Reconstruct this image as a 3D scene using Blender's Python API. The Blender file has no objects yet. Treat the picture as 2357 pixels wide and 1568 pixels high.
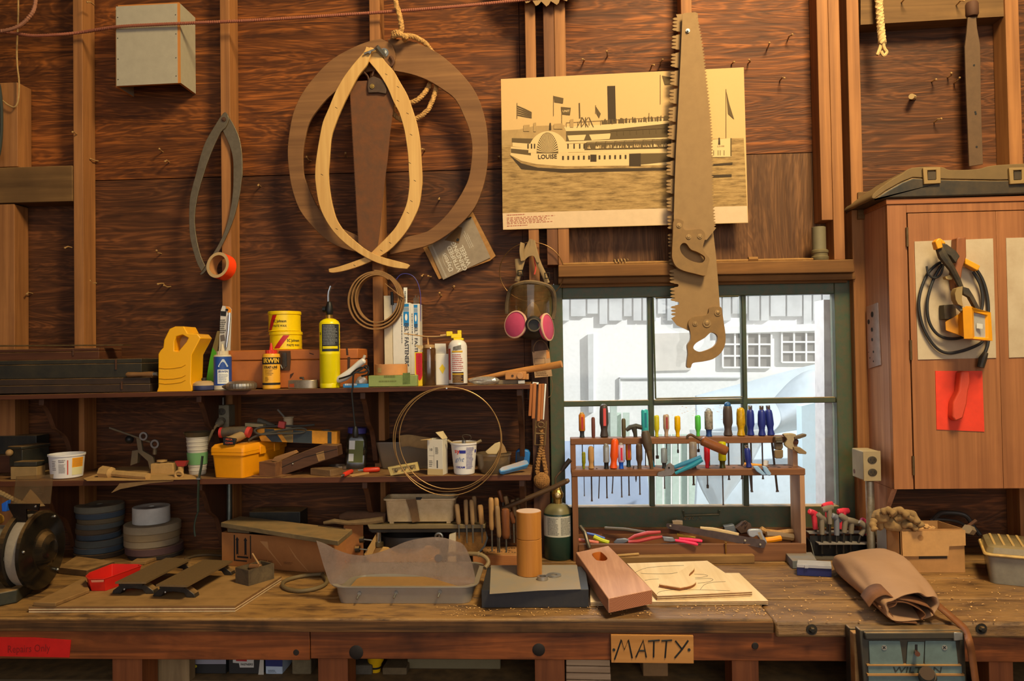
import bpy, math, random
from mathutils import Vector, Matrix, Euler
SC = bpy.context.scene
COL = SC.collection
V = Vector
PI = math.pi
R = math.radians
PW, PH, FP = 2357, 1568, 1750.0
CAM = V((0, -3.17, 1.70))
CR = (Matrix.Rotation(R(3.0), 3, 'Z') @ Matrix.Rotation(R(91.15), 3, 'X') @ Matrix.Rotation(R(-0.92), 3, 'Z'))
cd = bpy.data.cameras.new('camera'); cam = bpy.data.objects.new('camera', cd); COL.objects.link(cam)
cam.matrix_world = Matrix.Translation(CAM) @ CR.to_4x4()
cd.sensor_fit = 'HORIZONTAL'; cd.sensor_width = 36; cd.lens = 36 * FP / PW; cd.clip_start = 0.05; cd.clip_end = 200
SC.camera = cam
SC.view_settings.view_transform = 'Standard'; SC.view_settings.look = 'None'
SC.view_settings.gamma = 1; SC.view_settings.use_curve_mapping = False
SC.view_settings.exposure = 0.0
wd = bpy.data.worlds.new('sky'); SC.world = wd; wd.use_nodes = True
wd.node_tree.nodes['Background'].inputs[0].default_value = (0.93, 0.96, 1.0, 1)
wd.node_tree.nodes['Background'].inputs[1].default_value = 0.95
def lamp(name, kind, loc, aim, energy, col, size=0.5, size_y=None):
    l = bpy.data.lights.new(name, kind); l.energy = energy; l.color = col
    if kind == 'AREA':
        l.size = size
        if size_y: l.shape = 'RECTANGLE'; l.size_y = size_y
    elif kind == 'SUN': l.angle = R(size)
    else: l.shadow_soft_size = size
    o = bpy.data.objects.new(name, l); COL.objects.link(o); o.location = loc
    o.rotation_euler = (V(aim) - V(loc)).to_track_quat('-Z', 'Y').to_euler()
    return o
lamp('sun', 'SUN', (21, -6, 14), (1, 3, 1), 6.5, (1.0, 0.97, 0.93), 1.0)
lamp('barn_lamp', 'AREA', (1.35, -2.35, 4.8), (0.7, 0, 2.5), 225, (1.0, 0.80, 0.44), 0.9)
lamp('front_fill_light', 'AREA', (1.6, -6.2, 2.6), (0.5, 0, 1.4), 52, (1.0, 0.86, 0.68), 3.2, 2.4)  # soft fill lamp added behind the camera to lift the front
lamp('added_yard_lamp', 'AREA', (-0.05, 1.25, 2.95), (1.2, -0.3, 1.2), 120, (0.95, 0.97, 1.0), 1.6, 0.7)  # extra lamp added outdoors, out of view, standing in for bright sky
def ray(px, py): return CR @ V(((px - PW / 2) / FP, -(py - PH / 2) / FP, -1))
def P(px, py, Y):                       # point of the place on the plane y = Y
    d = ray(px, py); return CAM + d * ((Y - CAM.y) / d.y)
def G(px, py, Z=0.9):                   # point of the place on the level z = Z
    d = ray(px, py); return CAM + d * ((Z - CAM.z) / d.z)
def PX(px, py, X):                      # point on the plane x = X
    d = ray(px, py); return CAM + d * ((X - CAM.x) / d.x)
def SP(Y): return (Y - CAM.y) / FP      # metres per pixel at depth Y
def PP(pts, Y): return [P(x, y, Y) for x, y in pts]
BT = 0.90                               # bench top
def fr(loc, rz=0, rx=0, ry=0): return Matrix.Translation(loc) @ Euler((R(rx), R(ry), R(rz))).to_matrix().to_4x4()
def aim(a, b, up=(0, 0, 1)):            # frame at a whose Z points to b
    z = (V(b) - V(a)).normalized(); x = V(up).cross(z)
    if x.length < 1e-4: x = V((1, 0, 0))
    x.normalize(); y = z.cross(x)
    m = Matrix((x, y, z)).transposed().to_4x4(); m.translation = V(a); return m
def cr(pts, n=6, closed=False):         # smooth curve through points
    p = [V(q) for q in pts]; out = []; N = len(p)
    for i in range(N if closed else N - 1):
        a = p[i - 1] if (closed or i > 0) else p[0]
        b = p[i]; c = p[(i + 1) % N]; d = p[(i + 2) % N] if (closed or i + 2 < N) else p[-1]
        for k in range(n):
            t = k / n
            out.append(0.5 * ((2 * b) + (c - a) * t + (2 * a - 5 * b + 4 * c - d) * t * t + (3 * b - a - 3 * c + d) * t ** 3))
    if not closed: out.append(p[-1])
    return out
def cr2(pts, n=6, closed=False): return [(q.x, q.y) for q in cr([(a, b, 0) for a, b in pts], n, closed)]
class MB:
    def __init__(s, M=None): s.v = []; s.f = []; s.mi = []; s.M = M or Matrix(); s.m = 0
    def add(s, vs, fs):
        b = len(s.v); s.v += [s.M @ V(p) for p in vs]
        for f in fs: s.f.append([b + i for i in f]); s.mi.append(s.m)
        return s
    def mat(s, i): s.m = i; return s
    def box(s, a, b):
        x0, y0, z0 = a; x1, y1, z1 = b
        return s.add([(x0, y0, z0), (x1, y0, z0), (x1, y1, z0), (x0, y1, z0), (x0, y0, z1), (x1, y0, z1), (x1, y1, z1), (x0, y1, z1)],
                     [(3, 2, 1, 0), (4, 5, 6, 7), (0, 1, 5, 4), (1, 2, 6, 5), (2, 3, 7, 6), (3, 0, 4, 7)])
    def cb(s, c, d): return s.box([c[i] - d[i] / 2 for i in range(3)], [c[i] + d[i] / 2 for i in range(3)])
    def bb(s, w, d, h): return s.box((-w / 2, -d / 2, 0), (w / 2, d / 2, h))     # stands on the frame's origin
    def prism(s, pts, vec):
        n = len(pts); vec = V(vec); p = [V(q) for q in pts]
        nrm = V((0, 0, 0))
        for i in range(n): nrm += p[i].cross(p[(i + 1) % n])
        if nrm.dot(vec) > 0: p = p[::-1]
        return s.add(p + [q + vec for q in p], [list(range(n)), list(range(2 * n - 1, n - 1, -1))] + [(i, i + n, (i + 1) % n + n, (i + 1) % n) for i in range(n)])
    def slab(s, px, Y, t):               # traced outline in pixels at depth Y, thickness t away from the viewer
        return s.prism(PP(px, Y), (0, t, 0))
    def loft(s, rings, caps=True, loop=False):
        n = len(rings[0]); vs = [q for r in rings for q in r]; fs = []
        L = len(rings)
        for i in range(L if loop else L - 1):
            for j in range(n):
                a = i * n + j; b = i * n + (j + 1) % n; c = ((i + 1) % L) * n
                fs.append((a, b, c + (j + 1) % n, c + j))
        if caps and not loop: fs += [list(range(n - 1, -1, -1)), list(range((L - 1) * n, L * n))]
        return s.add(vs, fs)
    def strip(s, a, b):                  # ribbon between two point rows
        n = len(a); return s.add(list(a) + list(b), [(i, i + 1, n + i + 1, n + i) for i in range(n - 1)])
    def holed(s, outer, hole, vec):     # slab with a hole through it
        from mathutils.geometry import tessellate_polygon
        o = [V(q) for q in outer]; h = [V(q) for q in hole]; vec = V(vec); n, k = len(o), len(h)
        tri = tessellate_polygon([o, h]); a = o + h
        fs = [tuple(t) for t in tri] + [tuple(i + n + k for i in t) for t in tri]
        fs += [(i, (i + 1) % n, (i + 1) % n + n + k, i + n + k) for i in range(n)]
        fs += [(n + i, n + (i + 1) % k, 2 * n + k + (i + 1) % k, 2 * n + k + i) for i in range(k)]
        return s.add(a + [q + vec for q in a], fs)
    def lathe(s, prof, seg=24, c=(0, 0, 0), caps=True, sx=1, sy=1, a0=0):
        c = V(c)
        return s.loft([[c + V((max(r, 1e-5) * sx * math.cos(a0 + 2 * PI * k / seg), max(r, 1e-5) * sy * math.sin(a0 + 2 * PI * k / seg), z)) for k in range(seg)] for r, z in prof], caps)
    def cyl(s, r, h, seg=24, c=(0, 0, 0), b=0):
        return s.lathe([(r - b, 0), (r, b), (r, h - b), (r - b, h)] if b else [(r, 0), (r, h)], seg, c)
    def tube(s, pts, r, seg=8, caps=True, closed=False, flat=1.0):
        p = [V(q) for q in pts]; n = len(p); rings = []; u = None
        for i in range(n):
            if closed: t = p[(i + 1) % n] - p[i - 1]
            else: t = p[min(i + 1, n - 1)] - p[max(i - 1, 0)]
            t.normalize()
            if u is None:
                u = t.cross(V((0, 0, 1)))
                if u.length < 1e-3: u = t.cross(V((0, 1, 0)))
            u = u - t * u.dot(t); u.normalize(); w = t.cross(u)
            rr = r[i] if isinstance(r, (list, tuple)) else (r(i / (n - 1)) if callable(r) else r)
            rings.append([p[i] + (u * math.cos(2 * PI * k / seg) * flat + w * math.sin(2 * PI * k / seg)) * rr for k in range(seg)])
        return s.loft(rings, caps, closed)
    def coil(s, pts, r, turn, strands=2, tw=0.5, seg=6):   # laid rope: strands twisted round a centre line
        p = [V(q) for q in pts]; L = 0; rows = [[] for _ in range(strands)]; u = None
        for i in range(len(p)):
            if i: L += (p[i] - p[i - 1]).length
            t = (p[min(i + 1, len(p) - 1)] - p[max(i - 1, 0)]).normalized()
            if u is None:
                u = t.cross(V((0, 1, 0)))
                if u.length < 1e-3: u = t.cross(V((1, 0, 0)))
            u = (u - t * u.dot(t)).normalized(); w = t.cross(u)
            for k in range(strands):
                a = 2 * PI * (L / turn + k / strands); rows[k].append(p[i] + (u * math.cos(a) + w * math.sin(a)) * r * tw)
        for k in rows: s.tube(k, r * (1.05 - tw * 0.5), seg)
        return s
    def ball(s, c, r, seg=16, sc=(1, 1, 1), lo=-90, hi=90):
        n = seg // 2; c = V(c)
        return s.loft([[c + V((r * sc[0] * math.cos(a) * math.cos(2 * PI * k / seg), r * sc[1] * math.cos(a) * math.sin(2 * PI * k / seg), r * sc[2] * math.sin(a))) for k in range(seg)]
                       for a in [R(lo + (hi - lo) * i / n) for i in range(n + 1)]])
    def grid(s, rows):
        n = len(rows[0]); return s.add([q for r in rows for q in r], [(i * n + j, i * n + j + 1, (i + 1) * n + j + 1, (i + 1) * n + j) for i in range(len(rows) - 1) for j in range(n - 1)])
    def patch(s, fn, x0, y0, x1, y1, nx=1):
        xs = [x0 + (x1 - x0) * i / nx for i in range(nx + 1)]
        return s.strip([fn(x, y0) for x in xs], [fn(x, y1) for x in xs])
    def lines(s, fn, x0, y0, x1, y1, n, seed=1, fill=0.5, nx=2):   # rows of print too small to read
        rn = random.Random(seed); h = (y1 - y0) / n
        for i in range(n):
            x = x0; y = y1 - (i + 1) * h + h * (1 - fill) / 2; e = x1 - rn.random() * 0.25 * (x1 - x0)
            while x < e:
                w = (x1 - x0) * rn.uniform(0.02, 0.075); s.patch(fn, x, y, min(x + w, e), y + h * fill, 1); x += w + (x1 - x0) * rn.uniform(0.012, 0.03)
        return s
    def text(s, fn, body, size, x=0, y=0, al='CENTER', bold=0.0, sx=1.0, rot=0, shear=0, font=None):
        cu = bpy.data.curves.new('lettering', 'FONT'); cu.body = body; cu.size = size; cu.align_x = al; cu.align_y = 'CENTER'
        cu.offset = bold * size; cu.shear = shear; cu.resolution_u = 2
        o = bpy.data.objects.new('lettering', cu); me = bpy.data.meshes.new_from_object(o)
        c, sn = math.cos(R(rot)), math.sin(R(rot))
        vs = [fn(x + (q.co.x * sx) * c - q.co.y * sn, y + (q.co.x * sx) * sn + q.co.y * c) for q in me.vertices]
        s.add(vs, [tuple(f.vertices) for f in me.polygons])
        bpy.data.meshes.remove(me); bpy.data.objects.remove(o); bpy.data.curves.remove(cu)
        return s
def flat(o, u, v): o, u, v = V(o), V(u), V(v); return lambda x, y: o + u * x + v * y
def front(o, e=0.0004): o = V(o); return lambda x, y: o + V((x, -e, y))          # a face towards the viewer
def wrapc(c, r, a0=None, e=0.0004, taper=0.0):                                   # round a standing cylinder
    c = V(c)
    if a0 is None: a0 = math.atan2(CAM.y - c.y, CAM.x - c.x)
    def fn(x, y):
        rr = r + taper * y + e; a = a0 + x / r
        return c + V((rr * math.cos(a), rr * math.sin(a), y))
    return fn
ORG = {}
def tag(o, label, cat, group=None, kind=None):
    o['label'] = label; o['category'] = cat
    if group: o['group'] = group
    if kind: o['kind'] = kind
    return o
def T(name, label, cat, loc, group=None):
    o = bpy.data.objects.new(name, None); COL.objects.link(o); o.location = loc; o.empty_display_size = 0.05
    ORG[o.name] = V(loc); return tag(o, label, cat, group)
def O(name, mb, mat, parent=None, label=None, cat=None, group=None, sm=35, bev=0, bseg=2, kind=None, sub=0, solid=0):
    if parent is not None: org = ORG[parent.name]
    else:
        n = len(mb.v); org = V((sum(q.x for q in mb.v) / n, sum(q.y for q in mb.v) / n, min(q.z for q in mb.v)))
    me = bpy.data.meshes.new(name); me.from_pydata([q - org for q in mb.v], [], mb.f)
    for m in (mat if isinstance(mat, (list, tuple)) else [mat]): me.materials.append(m)
    me.polygons.foreach_set('material_index', mb.mi)
    import bmesh
    b = bmesh.new(); b.from_mesh(me); bmesh.ops.recalc_face_normals(b, faces=b.faces); b.to_mesh(me); b.free()
    if sm:
        me.shade_smooth()
        me.set_sharp_from_angle(angle=R(sm))
    o = bpy.data.objects.new(name, me); COL.objects.link(o)
    if parent is not None: o.parent = parent
    else: o.location = org
    ORG[o.name] = org
    if solid: d = o.modifiers.new('solid', 'SOLIDIFY'); d.thickness = solid; d.offset = 0
    if bev: d = o.modifiers.new('bevel', 'BEVEL'); d.width = bev; d.segments = bseg; d.limit_method = 'ANGLE'; d.angle_limit = R(40)
    if sub: d = o.modifiers.new('sub', 'SUBSURF'); d.levels = sub; d.render_levels = sub
    if label and cat: tag(o, label, cat, group)
    elif label: o['label'] = label
    if kind: o['kind'] = kind
    return o
def ST(name, mb, mat, **k): return O(name, mb, mat, kind='structure', **k)
def dup(root, loc, rz=0, label=None):
    r = root.copy(); COL.objects.link(r); r.location = loc; r.rotation_euler.z = rz
    if label: r['label'] = label
    for ch in list(root.children):
        c = ch.copy(); COL.objects.link(c); c.parent = r
        for g in list(ch.children):
            d = g.copy(); COL.objects.link(d); d.parent = c
    return r
def lin(c): return tuple(((x / 255) / 12.92 if x / 255 <= 0.04045 else ((x / 255 + 0.055) / 1.055) ** 2.4) for x in c) + (1,)
MC = {}
class NT:
    def __init__(s, name):
        s.m = bpy.data.materials.new(name); s.m.use_nodes = True; s.t = s.m.node_tree; s.b = s.t.nodes['Principled BSDF']
    def n(s, ty, **k):
        d = s.t.nodes.new(ty)
        for a, v in k.items():
            if a.startswith('i_'):
                key = a[2:]; d.inputs[int(key) if key.isdigit() else key.replace('_', ' ')].default_value = v
            else: setattr(d, a, v)
        return d
    def l(s, a, b): s.t.links.new(a, b)
    def co(s, sc=(1, 1, 1), rot=(0, 0, 0), loc=(0, 0, 0), geo=False):
        tc = s.n('ShaderNodeNewGeometry').outputs['Position'] if geo else s.n('ShaderNodeTexCoord').outputs['Object']
        mp = s.n('ShaderNodeMapping'); mp.inputs['Scale'].default_value = sc; mp.inputs['Rotation'].default_value = rot; mp.inputs['Location'].default_value = loc
        s.l(tc, mp.inputs[0]); return mp.outputs[0]
    def noise(s, vec, scale, detail=4, rough=0.5, dist=0):
        d = s.n('ShaderNodeTexNoise'); d.inputs['Scale'].default_value = scale; d.inputs['Detail'].default_value = detail
        d.inputs['Roughness'].default_value = rough; d.inputs['Distortion'].default_value = dist; s.l(vec, d.inputs['Vector']); return d.outputs['Fac']
    def ramp(s, fac, stops):
        d = s.n('ShaderNodeValToRGB'); e = d.color_ramp.elements
        while len(e) < len(stops): e.new(0.5)
        for i, (p, c) in enumerate(stops): e[i].position = p; e[i].color = c if len(c) == 4 else lin(c)
        s.l(fac, d.inputs[0]); return d.outputs[0]
    def mix(s, fac, a, b, mode='MIX'):
        d = s.n('ShaderNodeMix', data_type='RGBA', blend_type=mode)
        for sock, v in ((d.inputs[0], fac), (d.inputs[6], a), (d.inputs[7], b)):
            if hasattr(v, 'is_linked') or hasattr(v, 'links'): s.l(v, sock)
            else: sock.default_value = v
        return d.outputs[2]
    def math(s, op, a, b=0.0):
        d = s.n('ShaderNodeMath', operation=op)
        for sock, v in ((d.inputs[0], a), (d.inputs[1], b)):
            if hasattr(v, 'links'): s.l(v, sock)
            else: sock.default_value = v
        return d.outputs[0]
    def bump(s, h, st=0.3, dist=0.002):
        d = s.n('ShaderNodeBump'); d.inputs['Strength'].default_value = st; d.inputs['Distance'].default_value = dist
        s.l(h, d.inputs['Height']); s.l(d.outputs[0], s.b.inputs['Normal'])
    def dust(s, col, amt, c=(168, 128, 78)):    # dust lies on faces that look upwards
        g = s.n('ShaderNodeSeparateXYZ'); s.l(s.n('ShaderNodeNewGeometry').outputs['True Normal'], g.inputs[0])
        up = s.ramp(g.outputs[2], [(0.25, (0, 0, 0, 1)), (0.8, (1, 1, 1, 1))])
        nz = s.ramp(s.noise(s.co(geo=True), 22, 5), [(0.3, (0.25, 0.25, 0.25, 1)), (0.62, (1, 1, 1, 1))])
        f = s.math('MULTIPLY', s.math('MULTIPLY', up, nz), amt)
        return s.mix(f, col, lin(c))
    def out(s, col, rough=0.6, metal=0.0, spec=0.4):
        if hasattr(col, 'links'): s.l(col, s.b.inputs['Base Color'])
        else: s.b.inputs['Base Color'].default_value = col
        s.b.inputs['Roughness'].default_value = rough; s.b.inputs['Metallic'].default_value = metal
        s.b.inputs['Specular IOR Level'].default_value = spec
        return s.m
def plain(c, rough=0.5, metal=0.0, var=0.0, dirt=None, bump=0, nscale=30, dust=0.0, spec=0.4, sheen=0):
    key = ('p', c, rough, metal, var, dirt, bump, nscale, dust, spec)
    if key in MC: return MC[key]
    k = NT('surface'); col = lin(c)
    if var or dirt or bump:
        nz = k.noise(k.co(), nscale, 6, 0.65)
        if dirt: col = k.mix(k.ramp(nz, [(0.45 - var * 0.3, (0, 0, 0, 1)), (0.72, (var, var, var, 1))]), col, lin(dirt))
        elif var: col = k.ramp(nz, [(0.3, tuple(x * (1 - var) for x in lin(c)[:3]) + (1,)), (0.7, tuple(min(x * (1 + var), 1) for x in lin(c)[:3]) + (1,))])
        if bump: k.bump(nz, bump, 0.003)
    if dust: col = k.dust(col if hasattr(col, 'links') else k.mix(0.0, col, col), dust)
    MC[key] = k.out(col, rough, metal, spec); return MC[key]
def wood(dark, light, axis='X', sc=1.0, rough=0.62, streak=26, blotch=0.35, bcol=None, dust=0.0, bump=0.25, dist=0.6, geo=False):
    key = ('w', dark, light, axis, sc, rough, streak, blotch, bcol, dust, bump, geo)
    if key in MC: return MC[key]
    k = NT('wood'); a = {'X': (1.2, streak, streak), 'Y': (streak, 1.2, streak), 'Z': (streak, streak, 1.2)}[axis]
    vec = k.co(tuple(q * sc for q in a), geo=geo)
    n1 = k.noise(vec, 1.0, 8, 0.62, dist); n2 = k.noise(k.co((1.6 * sc,) * 3, geo=geo), 2.0, 4, 0.6)
    col = k.ramp(n1, [(0.28, dark), (0.5, tuple((x + y) / 2 for x, y in zip(dark, light))), (0.72, light)])
    if blotch:
        bc = lin(bcol) if bcol else tuple(x * 0.35 for x in lin(dark)[:3]) + (1,)
        f = k.ramp(n2, [(0.46, (0, 0, 0, 1)), (0.75, (blotch, blotch, blotch, 1))]); col = k.mix(f, col, bc)
    if dust: col = k.dust(col, dust)
    if bump: k.bump(n1, bump, 0.0015)
    MC[key] = k.out(col, rough, 0, 0.3); return MC[key]
def clear(tint=(235, 238, 235), haze=0.25, hcol=(205, 200, 185), rough=0.12, gloss=0.08, nscale=14, var=0.0):
    key = ('c', tint, haze, hcol, rough, gloss, nscale, var)
    if key in MC: return MC[key]
    k = NT('clear'); t = k.t; t.nodes.remove(k.b); out = t.nodes['Material Output']
    tr = k.n('ShaderNodeBsdfTransparent'); tr.inputs[0].default_value = lin(tint)
    gl = k.n('ShaderNodeBsdfGlossy'); gl.inputs['Roughness'].default_value = rough
    df = k.n('ShaderNodeBsdfDiffuse'); df.inputs[0].default_value = lin(hcol)
    tl = k.n('ShaderNodeBsdfTranslucent'); tl.inputs[0].default_value = lin(hcol)
    m0 = k.n('ShaderNodeMixShader'); m0.inputs[0].default_value = 0.5; k.l(df.outputs[0], m0.inputs[1]); k.l(tl.outputs[0], m0.inputs[2])
    m1 = k.n('ShaderNodeMixShader'); k.l(tr.outputs[0], m1.inputs[1]); k.l(m0.outputs[0], m1.inputs[2])
    if var:
        k.l(k.ramp(k.noise(k.co(), nscale, 6, 0.7), [(0.35, (max(haze - var, 0),) * 3 + (1,)), (0.75, (min(haze + var, 1),) * 3 + (1,))]), m1.inputs[0])
    else: m1.inputs[0].default_value = haze
    fz = k.n('ShaderNodeFresnel'); fz.inputs[0].default_value = 1.45
    m2 = k.n('ShaderNodeMixShader'); k.l(k.math('ADD', k.math('MULTIPLY', fz.outputs[0], 0.7), gloss * 0.3), m2.inputs[0])
    k.l(m1.outputs[0], m2.inputs[1]); k.l(gl.outputs[0], m2.inputs[2]); k.l(m2.outputs[0], out.inputs[0])
    MC[key] = k.m; return k.m
def metal(c, rough=0.35, var=0.25, dirt=None, dust=0.0, nscale=40): return plain(c, rough, 0.85, var, dirt, 0.08, nscale, dust)
INK = plain((28, 26, 26), 0.7); WHITE = plain((232, 230, 222), 0.5); PAPER = plain((222, 214, 196), 0.8)
STEEL = metal((150, 148, 142)); DSTEEL = metal((78, 74, 68), 0.45); CHROME = plain((205, 205, 205), 0.15, 0.95)
RUST = plain((98, 62, 42), 0.75, 0.35, 0.5, (60, 48, 40), 0.2, 18); BRASS = metal((178, 140, 72), 0.35)
IRON = plain((38, 36, 34), 0.55, 0.4, 0.3, (90, 74, 52), 0.1, 40, 0.7); BLACK = plain((24, 23, 23), 0.45); BLACKD = plain((26, 25, 24), 0.5, 0, 0.25, (92, 74, 50), 0.05, 30, 0.75)
TAN = plain((178, 140, 86), 0.9, 0, 0.3, None, 0.2, 60)
# ================================================================ the setting
PLY_D, PLY_L = (70, 36, 13), (166, 93, 36)
def plywood(name_seed, d=PLY_D, l=PLY_L, vert=False, knots=()):
    k = NT('plywood'); a = (1.7, 6, 55) if not vert else (45, 6, 1.7)
    vec = k.co(a, loc=(name_seed, 0, name_seed * 1.7)); n1 = k.noise(vec, 1.0, 7, 0.62, 0.9)
    b = (0.8, 3, 6.5) if not vert else (6.5, 3, 0.8)
    n3 = k.noise(k.co(b, loc=(0, name_seed, 0)), 1.2, 4, 0.55, 2.2)
    w = k.n('ShaderNodeMath', operation='SINE'); k.l(k.math('MULTIPLY', n3, 62.0), w.inputs[0])
    n2 = k.noise(k.co((1.3, 1.3, 1.3), loc=(name_seed * 3, 0, 0)), 1.3, 5, 0.6)
    f = k.math('ADD', k.math('MULTIPLY', n1, 0.72), k.math('MULTIPLY', w.outputs[0], 0.07))
    f = k.math('ADD', f, k.math('MULTIPLY', n2, 0.30))
    col = k.ramp(f, [(0.36, d), (0.54, tuple(x * 0.62 + y * 0.38 for x, y in zip(d, l))), (0.72, l)])
    for (kx, kz, kr) in knots:
        dd = k.n('ShaderNodeVectorMath', operation='DISTANCE'); k.l(k.co((1, 0, 1.5)), dd.inputs[0]); dd.inputs[1].default_value = (kx, 0, kz * 1.5)
        col = k.mix(k.ramp(k.math('ADD', dd.outputs['Value'], k.math('MULTIPLY', n1, kr * 0.5)), [(kr * 0.75, (0.8, 0.8, 0.8, 1)), (min(kr * 2.2, 1), (0, 0, 0, 1))]), col, lin((34, 18, 10)))
    k.bump(k.math('ADD', n1, k.math('MULTIPLY', w.outputs[0], 0.12)), 0.5, 0.004)
    return k.out(col, 0.6, 0, 0.25)
WALL_A = plywood(1.0); WALL_B = plywood(4.3, (58, 32, 15), (130, 76, 38)); WALL_V = plywood(8.1, (80, 50, 26), (136, 92, 54), True)
STUD = wood((124, 78, 42), (176, 118, 66), 'Z', 1.0, 0.65, 30, 0.2, (70, 36, 20)); STUDD = wood((92, 56, 32), (132, 84, 50), 'Z', 1.0, 0.65, 30, 0.3)
BEAM = wood((84, 58, 30), (132, 96, 54), 'X', 1.0, 0.75, 24, 0.4, None, 0.6)
DARKW = wood((66, 34, 20), (104, 58, 34), 'X', 1, 0.6, 26, 0.35, None, 0.55); DARKZ = wood((60, 36, 22), (98, 62, 40), 'Z', 1, 0.6, 26, 0.4)
WX0, WX1 = P(1278, 900, 0).x, P(1952, 900, 0).x
WZ0, WZ1 = P(1600, 1212, 0).z, P(1600, 645, 0).z
zs = P(700, 402, 0).z
m = MB()
m.box((-4.2, 0, zs + 0.002), (P(1198, 300, 0).x, 0.014, 5.6)).box((P(1198, 300, 0).x + 0.003, 0.001, P(1500, 361, 0).z), (P(1950, 300, 0).x, 0.014, 5.6))
ST('wall_back', m, WALL_A)
m = MB(); m.box((-4.2, 0, 0), (P(1198, 300, 0).x, 0.014, zs - 0.002)).box((P(1198, 300, 0).x + 0.002, 0.001, 0), (WX0, 0.014, P(1500, 361, 0).z - 0.003)).box((P(1950, 300, 0).x + 0.002, 0.0, 0), (4.2, 0.014, 5.6)).box((WX0, 0.002, 0), (P(1950, 300, 0).x, 0.014, WZ0))
ST('wall_back_lower', m, WALL_B)
m = MB(); m.box((-4.2, 0.016, 0), (WX0, 0.05, 5.6)).box((WX1, 0.016, 0), (4.2, 0.05, 5.6)).box((WX0, 0.016, 0), (WX1, 0.05, WZ0)).box((WX0, 0.016, WZ1), (WX1, 0.05, 5.6)); ST('wall_back_sheathing', m, WALL_B)
m = MB(); m.box((WX0 + 0.002, 0.002, WZ1 - 0.01), (P(1950, 300, 0).x, 0.014, P(1500, 361, 0).z - 0.003)); ST('wall_back_header', m, WALL_V)
PLK = wood((62, 46, 34), (96, 74, 54), 'Y', 1, 0.8, 12, 0.4)
ST('floor', MB().box((-4.2, -9, -0.1), (4.2, 0.0, 0)), PLK)
ST('ceiling', MB().box((-4.2, -7.5, 5.6), (4.2, 0.4, 5.7)), wood((60, 40, 24), (96, 66, 40), 'Y', 1, 0.8, 12))
for nm, x in (('wall_left', -4.3), ('wall_right', 4.2)):
    ST(nm, MB().box((x, -7.5, 0), (x + 0.1, 0.2, 5.6)), WALL_B)
SY = -0.09
def stud(n, xa, xb, ztop, zbot, yref=400, mat=STUD, Y=SY, d=0.088, bev=0.002):
    return ST('trim_%d' % n, MB().box((P(xa, yref, Y).x, Y, zbot), (P(xb, yref, Y).x, Y + d, ztop)), mat, bev=bev)
zsh = P(700, 900, 0).z
stud(1, 169, 191, 5.5, 0.9); stud(2, 508, 530, 5.5, 0.9, 300); stud(3, 853, 877, 5.5, 0.9, 300)
stud(4, 1209, 1233, 5.5, P(1240, 650, SY).z, 100); stud(5, 1251, 1276, 5.5, P(1280, 610, SY).z, 100, STUDD); stud(6, 1276.5, 1302, 5.5, P(1280, 612, SY).z, 100)
stud(7, 1567, 1592, 5.5, P(1570, 200, SY).z, 10); stud(8, 1884, 1910, 5.5, P(1897, 507, SY).z, 200, STUD); stud(9, 1910.5, 1936, 5.5, P(1920, 598, SY).z, 200)
stud(10, 1953, 1981, 5.5, 0.9, 200); stud(11, 2319, 2350, 5.5, 0.9, 200)
stud(12, -60, 33, P(20, 470, SY).z, 0.9, 600); stud(13, -60, 40, P(20, 190, SY).z, P(20, 384, SY).z, 280)
ST('trim_14', MB().box((-3.4, SY - 0.004, P(80, 466, SY).z), (P(168, 400, SY).x, -0.002, P(80, 384, SY).z)), BEAM, bev=0.003)
ST('trim_15', MB().slab([(1981, -60), (2319, -60), (2319, 37), (1981, 57)], SY + 0.01, 0.078), BEAM)
stud(16, 1224, 1262, P(1240, 700, SY).z, 0.9, 900, DARKZ); stud(17, -330, -308, 5.5, 0.9)
# blocking behind the black case, right bay boards
ST('trim_18', MB().slab([(1975, 442), (2060, 438), (2060, 500), (1975, 505)], -0.10, 0.098), BEAM, bev=0.003)
GREEN = plain((46, 76, 54), 0.5, 0, 0.75, (92, 70, 44), 0.25, 34, 0.85); DGREEN = plain((52, 70, 50), 0.5, 0, 0.5, (84, 64, 42), 0.2, 40, 0.8)
FY = -0.05
win = T('window_1', 'six-pane window in a chipped green frame above the bench', 'window', P(1600, 1212, FY)); del win['category'], win['label']; win['kind'] = 'structure'
m = MB()
m.slab([(1262, 655), (1294, 655), (1303, 1216), (1270, 1216)], FY, 0.055)
m.slab([(1920, 645), (1962, 643), (1980, 1216), (1933, 1216)], FY, 0.055)
m.slab([(1294, 661), (1920, 649), (1920.5, 676), (1294, 688)], FY, 0.054)
m.slab([(1301, 1168), (1933, 1165), (1933.5, 1216), (1303, 1216)], FY, 0.054)
O('sash_frame', m, GREEN, win, bev=0.003)
m = MB()
m.slab([(1490, 684), (1503, 684), (1508, 1168), (1496, 1168)], FY + 0.012, 0.036)
m.slab([(1706, 680), (1717, 680), (1725, 1166), (1713, 1166)], FY + 0.012, 0.036)
m.slab([(1294, 924), (1925, 914), (1925, 927), (1294, 937)], FY + 0.0125, 0.035)
O('muntins', m, DGREEN, win, bev=0.003)
m = MB()
for pts in ([(1503, 686), (1509, 918)], [(1509, 918), (1708, 914)], [(1714, 914), (1709, 684)], [(1509, 686), (1700, 682)]):
    m.tube(PP(pts, FY - 0.004), 0.0035, 6)
O('inner_bead', m, DGREEN, win)
PANE = clear((250, 252, 251), 0.06, (210, 212, 206), 0.06, 0.02, 9, 0.05)
xs = [(1293, 1492), (1502, 1709), (1716, 1930)]; ys = [(680, 924), (930, 1170)]
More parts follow.
